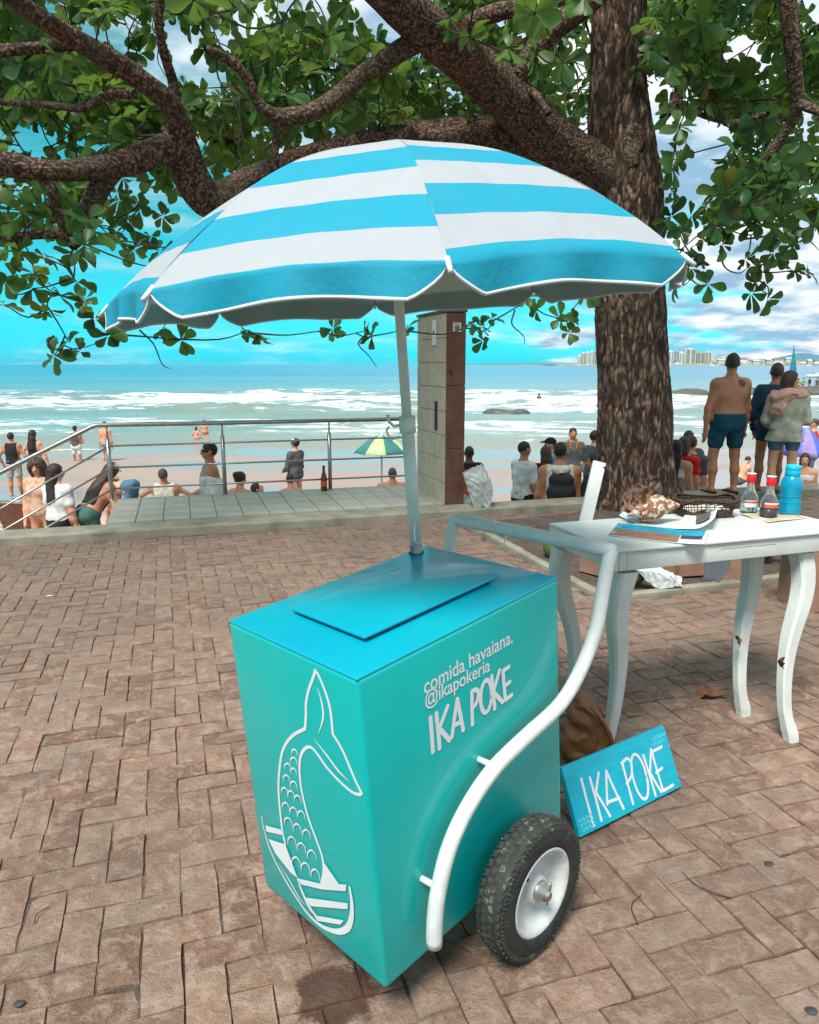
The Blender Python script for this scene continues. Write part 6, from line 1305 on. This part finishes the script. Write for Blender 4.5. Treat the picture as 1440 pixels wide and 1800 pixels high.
            top_ = it[3] if len(it) > 3 else 1.02
            cl_ = [cu(top_, 1)]
            part(ty if ty != 'brief' else 'swim_briefs', pr_, m, cl_, (), .012 if ty != 'brief' else .007, disp=nz_(.005) if ty != 'brief' else None)
        elif ty == 'skirt':
            pr_ = list(pel) + [cone(up((-.08 * w, 0, .9)), up((-.10 * w, .0, it[2])), .11, .13, .05), cone(up((.08 * w, 0, .9)), up((.10 * w, 0, it[2])), .11, .13, .05)]; part('skirt', pr_, it[1], [cu(1.03, 1), cu(it[2], -1)], (), .014, disp=nz_())
        elif ty == 'scarf':
            pr_ = [cone(up((-.17, -.03, 1.40)), up((-.02, -.09, 1.44)), .060, .066, .08), cone(up((-.02, -.09, 1.44)), up((.15, -.04, 1.43)), .066, .058, .08), cone(up((-.14, -.09, 1.38)), up((-.16, -.10, 1.20)), .060, .045, .08), cone(up((-.06, -.11, 1.38)), up((-.10, -.125, 1.22)), .060, .040, .08), cone(up((.15, -.04, 1.43)), up((.17, .09, 1.30)), .056, .045, .06), cone(up((-.16, .0, 1.42)), up((-.12, .11, 1.34)), .05, .045, .06)]
            part('shawl', pr_, it[1], (), (), .012, disp=nz_(.018, 16))
        elif ty == 'cap':
            cp = part('cap', [elli(hd((0, -.008, 1.672)), (.082, .103, .092), RH, k=.01), cone(hd((-.03, .09, 1.692)), hd((-.03, .165, 1.68)), .012, .006, .02), cone(hd((.03, .09, 1.692)), hd((.03, .165, 1.68)), .012, .006, .02), cone(hd((0, .09, 1.695)), hd((0, .172, 1.683)), .012, .006, .02)], it[1], [(hd((0, 0, 1.676)), RH @ np.array([0, 0, -1]))], (), .004, v=min(vox, .011))
        elif ty == 'sunglasses': part('sunglasses', [cone(hd((-.052, .076, 1.648)), hd((-.018, .092, 1.648)), .017, .016, .004), cone(hd((.052, .076, 1.648)), hd((.018, .092, 1.648)), .017, .016, .004), cone(hd((-.076, .0, 1.652)), hd((-.06, .075, 1.652)), .006, .006, .004), cone(hd((.076, .0, 1.652)), hd((.06, .075, 1.652)), .006, .006, .004)], M_EYE, v=.008, inf=0)
        elif ty == 'sandals':
            for (hip, kn, an) in th: part('sandal', [cone(an + np.array([0, -.05, -.058]), an + np.array([0, .15, -.062]), .043, .040, .02)], it[1], [(an + np.array([0, 0, -.045]), np.array([0, 0, 1.]))], (), .0, v=min(vox, .012))
    if not any(it[0] == 'sunglasses' for it in wear) and abs(((yaw + head[0] + 180) % 360) - 180) > 60:
        for sx in (-.031, .031): part('eye', [elli(hd((sx, .084, 1.645)), (.0125, .009, .009), RH, k=.001)], M_EYE, inf=0, v=.006)
    hs, hm = hair
    face = [elli(hd((0, .105, 1.59)), (.072, .085, .105), RH, k=.015), elli(hd((0, .02, 1.50)), (.12, .14, .07), RH, k=.01)]
    base = [elli(hd((0, -.010, 1.660)), (.079, .099, .100), RH, k=.02)]
    fr_ = lambda X: (fbm(X * 45, 2) - .38) * .016
    if hs == 'short': part('hair', base, hm, [(hd((0, 0, 1.600)), RH @ np.array([0, .35, -1]))], face, .003, v=min(vox, .013), disp=fr_)
    elif hs == 'crop': part('hair', base, hm, [(hd((0, 0, 1.635)), RH @ np.array([0, .35, -1]))], face, .001, v=min(vox, .013))
    elif hs == 'bob': part('hair', base + [elli(hd((0, -.035, 1.60)), (.088, .085, .12), RH, k=.03), elli(hd((0, -.05, 1.52)), (.085, .07, .07), RH, k=.03)], hm, (), [elli(hd((0, .105, 1.595)), (.088, .095, .125), RH, k=.015)], .010, v=min(vox, .013), disp=fr_)
    elif hs == 'long': part('hair', base + [elli(hd((0, -.05, 1.58)), (.085, .07, .13), RH, k=.03), cone(hd((-.02, -.07, 1.52)), up((-.03, -.125, 1.24)), .062, .038, .04), cone(hd((.03, -.07, 1.52)), up((.04, -.125, 1.28)), .062, .036, .04)], hm, (), face[:1], .010, v=min(vox, .013), disp=fr_)
    elif hs == 'curly': part('hair', base + [elli(hd((-.06, -.02, 1.60)), (.06, .08, .13), RH, k=.04), elli(hd((.06, -.02, 1.60)), (.06, .08, .13), RH, k=.04), elli(hd((0, -.05, 1.56)), (.10, .07, .14), RH, k=.04)], hm, (), face[:1], .018, v=min(vox, .013), disp=lambda X: (fbm(X * 30, 2) - .38) * .05)
    elif hs == 'bun': part('hair', base + [elli(hd((0, -.085, 1.70)), (.05, .05, .05), RH, k=.02)], hm, [(hd((0, 0, 1.60)), RH @ np.array([0, .35, -1]))], face, .010, v=min(vox, .013), disp=fr_)
    o['_up'] = 0; del o['_up']
    wm = M4(rotz(R_(yaw)), np.array([x, Y, z])); return o, (lambda p: wm[:3, :3] @ (up(p) * s) + wm[:3, 3]), wm[:3, :3] @ RL
def at_head(px, py_top, Y, H, dz=0):
    """place so that the crown of the head shows at this photo height"""
    p = D(px, py_top, Y); return p[0], Y, p[2] - H + dz
ST = (((-.05, .0, -1), (0, -.05, -1)), ((.05, .0, -1), (0, -.05, -1)))
WALKL = (((-.02, .16, -1), (0, -.10, -1)), ((.02, -.16, -1), (0, -.22, -1)))
SIT = (((-.12, 1, .12), (-.05, .25, -1)), ((.12, 1, .12), (.05, .25, -1)))
LOUNGE = (((-.12, 1, .25), (-.02, .9, -.5)), ((.12, 1, .25), (.02, .9, -.5)))
CROUCH = (((-.35, 1, .35), (-.05, -.75, -1)), ((.35, 1, .35), (.05, -.75, -1)))
HIPS = (((-.7, -.15, -.75), (.55, .35, -.8)), ((.7, -.15, -.75), (-.55, .35, -.8)))
DOWN = (((-.2, .0, -1), (-.06, .14, -1)), ((.2, .0, -1), (.06, .14, -1)))
FOLD = (((-.25, .15, -1), (.55, .8, .05)), ((.25, .15, -1), (-.55, .8, .15)))
NAVY = cloth((0.010, 0.042, 0.085)); TEALS = cloth((0.006, 0.070, 0.10)); BLACK = cloth((0.012, 0.012, 0.014)); WHT = cloth((0.62, 0.64, 0.62)); GREY = cloth((0.07, 0.075, 0.075)); RED = cloth((0.55, 0.012, 0.010)); DENIM = cloth((0.06, 0.14, 0.22)); SAGE = cloth((0.30, 0.32, 0.23)); OFFW = cloth((0.52, 0.52, 0.44))
# --- three people standing on the kerb at the right
q = NT('skin_with_tattoo'); P = q.n('TexCoord').outputs['Object']; nz = q.noise(P, 8, 5); n3 = q.noise(P, 55, 4, .7)
def blob(cx_, cy_, cz_, r0, r1):
    v = q.n('VectorMath', {0: P, 1: (cx_, cy_, cz_)}, operation='DISTANCE'); return q.rng(v.outputs['Value'], r1, r0)
tat = q.math('MAXIMUM', blob(.085, -.115, 1.315, .050, .068), q.math('MULTIPLY', q.math('MULTIPLY', blob(.225, .0, 1.20, .09, .12), q.rng(n3, .48, .56)), .8))
c = q.mix(q.rng(nz, .3, .7), (0.40, 0.165, 0.080), (0.52, 0.24, 0.125)); q.bump(n3, .12, .006); M_TAT = q.base(q.mix(q.math('MULTIPLY', tat, q.rng(n3, .25, .6, .7, .95)), c, (0.035, 0.028, 0.026)), .5)
def on_kerb(px, Y, z=.078): return D(px, 800, Y)[0], Y, z
x, Y, z = on_kerb(1274, 8.85); H = 1.6 + (640 - 617) / F_PX * 8.85 * 1.0 - z
man, mu, mR = person(x, Y, z, 12, H, 'shirtless tattooed man in dark teal swim shorts standing on the kerb, seen from behind', skin_mat=M_TAT, hair=('short', M_HAIRG), wid=1.14, vox=.009, belly=.015, head=(-28, 0), legs=(((-.07, .10, -1), (-.04, -.10, -1)), ((.06, -.02, -1), (-.03, -.12, -1))), arms=(((-.30, -.02, -1), (-.02, .02, -1)), ((.22, .02, -1), (.02, .16, -1))), wear=(('shorts', TEALS, .60, 1.03), ('sandals', BLACK)))
mb = MB(); 
for side_ in (1,):
    mb.tube([(.335 + .036 * math.cos(t), .065 + .036 * math.sin(t), .87 + .01 * math.sin(t)) for t in np.linspace(0, 2 * math.pi, 17)], .005, 6)
br = mb.obj('wristband', M_LETTER, man, True); br.scale = (H / 1.75,) * 3
x, Y, z = on_kerb(1352, 8.98); H = 1.6 + (640 - 634) / F_PX * Y - z
person(x, Y, z, -8, H, 'man in navy long-sleeved rash shirt standing between the shirtless man and the woman', skin='tanned', hair=('short', M_HAIRG), wid=1.05, vox=.011, head=(-12, 0), legs=ST, arms=(((-.28, .0, -1), (.30, .45, -.9)), DOWN[1]), wear=(('shirt', NAVY, 1.92, .95), ('shorts', NAVY, .35, 1.02), ('sandals', GREY)))
x, Y, z = on_kerb(1376, 8.60); H = 1.6 + (640 - 648) / F_PX * Y - z
M_KNIT = cloth((0.36, 0.37, 0.28)); wo, wu, wR = person(x, Y, z, -22, H, 'woman in sage cardigan and denim shorts with pink shawl on the kerb, head turned right', skin='tan', hair=('bob', M_HAIR2), wid=1.06, vox=.010, head=(-78, -3), legs=ST, arms=(((-.25, .05, -1), (.25, .75, -.35)), ((.25, .08, -1), (-.15, .8, .05))), wear=(('shirt', M_KNIT, 1.85, .86), ('skirt', M_KNIT, .80), ('shorts', DENIM, .45, .98), ('scarf', cloth((0.56, 0.33, 0.25))), ('sandals', SAGE)))
# --- beach, left
def P_(px, py, Y, H, yaw, label, **k): p = D(px, py, Y); return person(p[0], Y, 0, yaw, H, label, crown=p[2], **k)
PAT = cloth((0.55, 0.53, 0.48), (0.10, 0.10, 0.11))
P_(18, 760, 19.5, 1.74, 8, 'man in black tank top and patterned shorts standing on wet sand, hand on hip', skin='brown', hair=('short', M_HAIR), vox=.018, legs=ST, arms=(((-.45, -.2, -.8), (.3, .2, -.9)), ((.5, -.1, -.9), (.35, .25, -.9))), wear=(('tank', BLACK, 0, .92), ('shorts', PAT, .75)))
P_(57, 756, 19.5, 1.70, -10, 'woman in short black dress with long dark hair standing on wet sand', skin='tan', hair=('long', M_HAIR), wid=.92, vox=.018, legs=ST, arms=(((-.6, -.1, -.8), (.5, .3, -.7)), ((.45, .05, -.9), (.15, .2, -1))), wear=(('tank', BLACK, 0, .9), ('skirt', BLACK, .66)))
P_(131, 748, 29, 1.75, 0, 'far man in dark tank top and white shorts wading at the waterline', skin='brown', vox=.026, legs=ST, arms=FOLD, wear=(('tank', GREY, 0, .95), ('shorts', WHT, .6)))
P_(183, 741, 29, 1.76, -5, 'far shirtless man in patterned shorts wading, seen beside the corner post', skin='tan', vox=.026, legs=ST, arms=DOWN, wear=(('shorts', PAT, .7),))
P_(64, 806, 9.9, 1.60, 170, 'woman with big curly hair and tan patterned swimsuit facing the stairs', skin='tan', hair=('curly', M_HAIR2), wid=1.02, bust=1, head=(15, -14), legs=ST, arms=(((-.3, .1, -1), (.2, .35, -.9)), ((.2, .05, -1), (-.15, .35, -.9))), wear=(('tank', cloth((0.40, 0.19, 0.12), (0.55, 0.42, 0.30)), 0, .90), ('brief', cloth((0.40, 0.19, 0.12), (0.55, 0.42, 0.30)))))
P_(97, 816, 9.6, 1.62, -20, 'woman in white t-shirt and black shorts with dark hair tied back by the stairs', skin='tan', hair=('long', M_HAIR), wid=1.0, head=(-45, 0), legs=ST, arms=(((-.2, .1, -1), (.3, .6, -.5)), ((.22, .0, -1), (.05, .2, -1))), wear=(('shirt', WHT, .6, .95), ('shorts', BLACK, .42)))
P_(49, 856, 10.3, 1.62, -6, 'dark-haired woman in black strappy swimsuit sitting in a brown chair, back to us', skin='brown', hair=('short', M_HAIR), hipz=.38, legs=SIT, arms=(((-.3, .4, -.8), (.1, .9, -.1)), ((.3, .4, -.8), (-.1, .9, -.1))), wear=(('brief', BLACK), ('top', BLACK, 0, 1.26)))
beach_chair(50, 935, 10.25, R_(-6), M_SLB, 'brown fabric beach chair with steel frame below the stair rail')
P_(146, 820, 9.7, 1.68, -38, 'woman in white cap and green shorts leaning forward, hands on knees', skin='brown', hair=('long', M_HAIR2), lean=38, head=(20, 12), legs=(((-.05, .25, -1), (0, -.3, -1)), ((.05, .25, -1), (0, -.3, -1))), arms=(((-.5, .3, -.9, 1), (.15, .35, -1, 1), 1), ((.5, .3, -.9, 1), (-.1, .35, -1, 1), 1)) if False else (((-.45, .55, -.8), (.2, .45, -.8)), ((.55, .45, -.8), (-.15, .5, -.8))), wear=(('cap', WHT), ('tank', BLACK, 0, 1.05), ('shorts', cloth((0.05, 0.13, 0.11)), .5)))
x, Y, z = at_head(228, 826, 13.4, 1.30); person(x, Y, beach(13.4), 78, 1.66, 'woman in denim shorts bending right over behind the corner post', skin='tan', hair=('long', M_HAIR), lean=92, head=(0, 0), legs=(((-.03, .05, -1), (0, -.08, -1)), ((.03, .05, -1), (0, -.08, -1))), arms=(((-.1, .95, -.1), (.0, .95, .1)), ((.1, .95, -.1), (0, .95, .1))), wear=(('shorts', DENIM, .4, 1.06), ('top', BLACK, 0, 1.27)))
P_(190, 818, 13.5, 1.25, 10, 'child in white shorts half hidden behind the corner post', skin='brown', vox=.018, wear=(('shorts', WHT, .7),))
P_(291, 822, 13.4, 1.74, 2, 'person in grey and white sleeveless top lounging low, back to us', skin='brown', hair=('short', M_HAIRG), hipz=.34, lean=-14, wid=1.22, legs=LOUNGE, arms=(((-.8, .15, -.55), (-.1, .9, -.2)), ((.8, .15, -.55), (.1, .9, -.2))), wear=(('tank', OFFW, 0, .9), ('shorts', GREY, .6)))
tm = P_(366, 778, 9.7, 1.74, 112, 'shirtless man in sunglasses holding a white towel behind the railing', skin='brown', hair=('short', M_HAIR), wid=1.12, belly=.03, legs=ST, arms=(((-.1, .5, -.85), (.05, .9, -.25)), ((.15, .25, -1), (-.1, .85, -.4))), wear=(('sunglasses',), ('shorts', GREY, .6)))
tw0 = D(372, 842, 9.35); Vg = []; 
for j in range(9):
    for i in range(9): u, v = i / 8, j / 8; Vg.append((tw0[0] - .16 + .34 * u * (1 + .1 * v), tw0[1] + .03 * math.sin(u * 8) * (.4 + v) - .02 * v, tw0[2] + .02 - .42 * v + .015 * math.sin(u * 5)))
o = mesh_obj('towel', Vg, [(j * 9 + i, j * 9 + i + 1, (j + 1) * 9 + i + 1, (j + 1) * 9 + i) for j in range(8) for i in range(8)], WHT); md = o.modifiers.new('thick', 'SOLIDIFY'); md.thickness = .012; tag(o, 'white towel held by the man in sunglasses', 'towel')
P_(421, 830, 11.4, 1.62, -25, 'woman with dark hair in a bun and bare shoulders sitting low by the second post', skin='tan', hair=('bun', M_HAIR), hipz=.42, head=(-20, -6), legs=LOUNGE, wear=(('top', BLACK, 0, 1.24), ('brief', BLACK)))
P_(518, 771, 16.2, 1.66, 55, 'woman in white cap and dark long-sleeved rash shirt standing on the sand', skin='tan', hair=('bun', M_HAIR), wid=.98, vox=.015, legs=ST, arms=(((-.2, .2, -1), (.4, .7, -.3)), ((.2, .15, -1), (-.3, .7, -.4))), wear=(('cap', WHT), ('shirt', GREY, 1.9, .98), ('brief', BLACK)))
P_(514, 837, 13.2, 1.62, 20, 'tanned person with short dark hair crouching below the woman in the cap', skin='brown', hair=('short', M_HAIR), hipz=.26, lean=20, legs=CROUCH, arms=(((-.3, .6, -.7), (.1, .8, -.4)), ((.3, .6, -.7), (-.1, .8, -.4))), wear=(('brief', BLACK),))
P_(492, 850, 12.4, 1.62, -80, 'person lying back on the sand with a raised knee, left of the crouching one', skin='tan', hair=('short', M_HAIR), hipz=.12, lean=-35, legs=(((-.1, .7, .8), (0, .6, -.9)), ((.1, .8, .5), (0, .8, -.7))), arms=(((-.2, -.5, -.8), (0, .3, -1)), ((.2, -.5, -.8), (0, .3, -1))), wear=(('brief', WHT),))
P_(690, 822, 14.2, 1.76, 3, 'broad shaven-headed man sitting with bare back to us under the green parasol', skin='tanned', hair=('crop', M_HAIRG), hipz=.34, wid=1.3, legs=LOUNGE, arms=(((-.6, .3, -.75), (.1, .9, -.2)), ((.6, .3, -.75), (-.1, .9, -.2))), wear=(('shorts', NAVY, .6),))
# --- swimmers
P_(345, 750, 38, 1.2, -20, 'child in pink swimsuit standing in the foam', skin='tan', vox=.035, hair=('bob', M_HAIR2), legs=ST, arms=HIPS, wear=(('tank', cloth((0.75, 0.25, 0.25)), 0, .9), ('brief', cloth((0.75, 0.25, 0.25)))))
P_(359, 738, 40, 1.45, 10, 'bather in orange shorts walking out through the foam', skin='tan', vox=.04, legs=ST, arms=HIPS, wear=(('shorts', cloth((0.45, 0.14, 0.05)), .5),))
P_(948, 691, 72, 1.7, 0, 'lone swimmer with only head and shoulders above the far breakers', skin='dark', vox=.05)
# --- beach, centre and right
x, Y, z = at_head(825, 781, 12.6, 1.76); pm_ = person(x, Y, z, 6, 1.76, 'man in dark long-sleeved shirt with orange backpack right of the shower column', skin='dark', hair=('crop', M_HAIR), vox=.014, legs=ST, arms=DOWN, wear=(('shirt', BLACK, 1.9, .92), ('shorts', BLACK, .7)))
def backpack(ref, m, label, w=.15, h_=.40):
    o, upf, RR = ref; V, Fc = implicit([cone((-w * .5, -.235, .98), (w * .5, -.235, .98), .095, .095, .06), cone((-w * .5, -.225, 1.15), (w * .5, -.225, 1.15), .095, .095, .09), cone((-w * .45, -.205, 1.31), (w * .45, -.205, 1.31), .075, .075, .07), cone((-w * .35, -.30, 1.02), (w * .35, -.30, 1.02), .05, .05, .03)], .014, disp=lambda X: (fbm(X * 14, 3) - .44) * .012)
    wm = np.array(o.matrix_basis); s = 1.0
    r = empty('backpack', tuple(upf((0, -.17, 1.0))), label, 'backpack'); T = lambda V: np.array([upf(v) for v in V]) - np.array(r.location)
    mesh_obj('pack', T(V), Fc, m, r)
    for sx in (-1, 1):
        mb = MB(); mb.tube(catmull([(sx * .09, -.11, 1.36), (sx * .10, -.03, 1.468), (sx * .105, .09, 1.43), (sx * .115, .145, 1.30), (sx * .14, .10, 1.12), (sx * .12, -.08, 1.08)], 26), .018, 6); V2 = np.concatenate(mb.V); mesh_obj('strap', T(V2), mb.F, m, r)
    V3, F3 = implicit([cone((-w * .35, -.352, 1.06), (w * .35, -.352, 1.06), .012, .012, .01), cone((-.03, -.24, 1.39), (.03, -.24, 1.39), .010, .010, .01)], .008); mesh_obj('zip_pocket', T(V3), F3, m, r); return r
backpack(pm_, cloth((0.42, 0.055, 0.018)), 'orange backpack worn by the man right of the shower column')
P_(923, 776, 10.6, 1.72, -62, 'man in white printed t-shirt seen from the side, arms folded', skin='brown', hair=('crop', M_HAIR), vox=.014, legs=ST, arms=FOLD, wear=(('shirt', WHT, .65, .92), ('trousers', BLACK)))
P_(959, 785, 11.4, 1.60, 10, 'woman with reddish dark hair behind the man with the black backpack', skin='brown', hair=('long', M_HAIR2), legs=ST, wear=(('shirt', BLACK, .5, .92), ('shorts', BLACK, .5)))
P_(967, 770, 12.2, 1.72, 95, 'man in dark cap and bright blue shirt facing left in the group', skin='tan', hair=('crop', M_HAIR), legs=ST, wear=(('cap', BLACK), ('shirt', cloth((0.03, 0.28, 0.48)), .6, .92), ('shorts', BLACK, .6)))
x, Y, z = at_head(986, 773, 9.35, 1.76); hm_ = person(x, Y, z, -4, 1.76, 'man in cream sleeveless hoodie with black backpack seen from behind', skin='brown', hair=('short', M_HAIR), wid=1.15, vox=.013, head=(-20, 0), legs=ST, arms=DOWN, wear=(('tank', OFFW, 0, .9), ('shorts', OFFW, .6)))
o_, up_, RR_ = hm_; V, Fc = implicit([cone((-.07, -.11, 1.42), (.07, -.11, 1.42), .05, .05, .04), cone((0, -.12, 1.40), (0, -.145, 1.29), .06, .035, .05)], .014, disp=lambda X: (fbm(X * 16, 3) - .44) * .014); hd_ = mesh_obj('hood', np.array([up_(v) for v in V]) - np.array(o_.location), Fc, OFFW); hd_.parent = o_; hd_.matrix_local = Matrix.Rotation(-R_(-4), 4, 'Z')
backpack(hm_, cloth((0.018, 0.018, 0.022)), 'black backpack worn by the man in the cream hoodie', .18)
lg = P_(1008, 752, 15.2, 1.80, 178, 'lifeguard in dark rash shirt with orange straps facing the promenade', skin='brown', hair=('crop', M_HAIR), vox=.015, legs=ST, arms=(((-.25, .0, -1), (.35, .6, -.6)), DOWN[1]), wear=(('shirt', GREY, 1.9, .92), ('shorts', GREY, .75)))
mb = MB()
for sx in (-1, 1): mb.tube(catmull([(sx * .06, -.12, 1.36), (sx * .085, -.03, 1.485), (sx * .08, .09, 1.44), (sx * .055, .142, 1.30)], 16), .014, 6)
sp_ = mb.obj('shoulder_strap', cloth((0.55, 0.13, 0.02)), lg[0], True); sp_.scale = (1.8 / 1.75,) * 3
P_(1047, 757, 13.6, 1.74, -60, 'person in grey shirt half hidden by the left side of the trunk', skin='tan', hair=('short', M_HAIR), legs=ST, wear=(('shirt', GREY, .6, .92), ('shorts', BLACK, .6)))
P_(1046, 796, 9.15, 1.66, 55, 'man in black t-shirt looking left, close beside the trunk', skin='brown', hair=('short', M_HAIR), vox=.014, head=(20, 0), legs=ST, wear=(('shirt', BLACK, .7, .92), ('trousers', BLACK)))
P_(1190, 774, 9.8, 1.62, -35, 'woman with long dark hair and bare back standing just right of the trunk', skin='tan', hair=('long', M_HAIR), vox=.014, legs=ST, wear=(('top', WHT, 0, 1.22), ('shorts', BLACK, .4)))
P_(1204, 768, 10.4, 1.60, -40, 'brown-haired woman in red top behind the bare-backed woman', skin='tan', hair=('bob', M_HAIR2), legs=ST, wear=(('shirt', RED, .5, .92), ('shorts', RED, .5)))
P_(1217, 766, 11.0, 1.68, -30, 'man in grey t-shirt at the right of the trio by the trunk', skin='tan', hair=('short', M_HAIR2), legs=ST, wear=(('shirt', GREY, .6, .92), ('shorts', PAT, .6)))
P_(1211, 757, 11.8, 1.72, -10, 'dark-haired person behind the trio by the trunk', skin='brown', hair=('short', M_HAIR), legs=ST, wear=(('shirt', GREY, .6, .92),))
x, Y, z = at_head(1300, 798, 21.0, 1.7); person(x, Y, beach(21.0), -62, 1.70, 'shirtless man crouching on the sand in grey trunks, head in hands', skin='tan', hair=('short', M_HAIR), hipz=.27, lean=30, head=(0, -18), legs=CROUCH, arms=(((-.1, .85, -.35), (.15, .5, .85)), ((.1, .85, -.35), (-.15, .5, .85))), wear=(('shorts', GREY, .35),))
P_(1432, 736, 15.6, 1.62, 60, 'child in bright red shirt at the right edge by the violet parasol', skin='tan', hair=('crop', M_HAIR2), vox=.015, legs=ST, arms=HIPS, wear=(('shirt', RED, .6, .92), ('shorts', DENIM, .6)))
P_(1417, 796, 13.0, 1.60, 150, 'person in pale swimwear sitting under the violet parasol', skin='tan', hair=('bob', M_HAIR2), hipz=.30, lean=10, legs=LOUNGE, wear=(('brief', WHT), ('top', WHT, 0, 1.24)))
beach_chair(1428, 850, 10.6, R_(-40), M_SLS, 'black and pale striped beach chair at the right edge of the sand')
for px, py, lb, m in ((1405, 665, 'far bather in yellow standing at the left on the rock shelf', cloth((0.5, 0.42, 0.08))), (1413, 664, 'far bather in green standing second on the rock shelf', cloth((0.10, 0.32, 0.26))), (1424, 663, 'far bather with hands raised in dark top on the rock shelf', BLACK), (1438, 664, 'far bather in dark clothes at the right end of the rock shelf', GREY)):
    P_(px, py, 96, 1.72, rng.uniform(-40, 40), lb, skin='tan', vox=.05, legs=ST, arms=HIPS, wear=(('shirt', m, .5, .85),))

# ============================================================ LITTER ON THE PAVING
M_GUM = mat('trodden_gum', (0.035, 0.042, 0.038), .7, .2, 30)
for px, py, r_, lb in ((33, 1765, .014, 'dark trodden gum spot on the pavers in the near left corner'), (1352, 1519, .016, 'dark trodden gum spot on the pavers right of the cyan board'), (1426, 1778, .016, 'dark trodden gum spot on the pavers in the near right corner')):
    p = G(px, py); V, Fc = implicit([elli((0, 0, 0), (r_, r_ * .8, .0035), k=.002), elli((r_ * .4, r_ * .2, 0), (r_ * .7, r_ * .6, .003), k=.002)], .0016); o = mesh_obj('gum_spot', V, Fc, M_GUM); o.location = (p[0], p[1], .0015); tag(o, lb, 'gum spot')
p = G(88, 1048); mb = MB(); mb.add([(-.03, -.012, .004), (.02, -.02, .008), (.045, .0, .02), (.0, .012, .006), (-.05, .004, .010), (-.03, -.012, .002), (.02, -.02, .006), (.045, .0, .018), (.0, .012, .004), (-.05, .004, .008)], [(0, 1, 3), (1, 2, 3), (0, 3, 4), (8, 6, 5), (8, 7, 6), (9, 8, 5), (0, 5, 6, 1), (1, 6, 7, 2), (2, 7, 8, 3), (3, 8, 9, 4), (4, 9, 5, 0)])
o = mb.obj('paper_scrap', M_PAPER); o.scale = (.55, .55, .4); o.location = (p[0], p[1], .002); tag(o, 'torn white paper scrap on the pavers at the far left', 'paper scrap')
for px, py, L_, a_, lb in ((1130, 1390, .10, .9, 'thin dry twig on the pavers just right of the cyan board'), (1240, 1560, .16, 2.4, 'long thin bent twig on the pavers near the right side'), (1120, 1600, .13, 1.3, 'curved dry twig on the pavers beside the cart wheel'), (72, 1610, .07, 1.5, 'short straw-coloured stick on the pavers at the near left')):
    p = G(px, py); mb = MB(); mb.tube(catmull([(-L_ / 2, 0, .003), (-.1 * L_, .12 * L_, .006), (.2 * L_, .08 * L_, .004), (L_ / 2, -.10 * L_, .003)], 12), np.linspace(.0022, .0012, 12), 5); o = mb.obj('dry_twig', M_TWIG, None, True); o.location = (p[0], p[1], .002); o.rotation_euler = (0, 0, a_); tag(o, lb, 'twig')
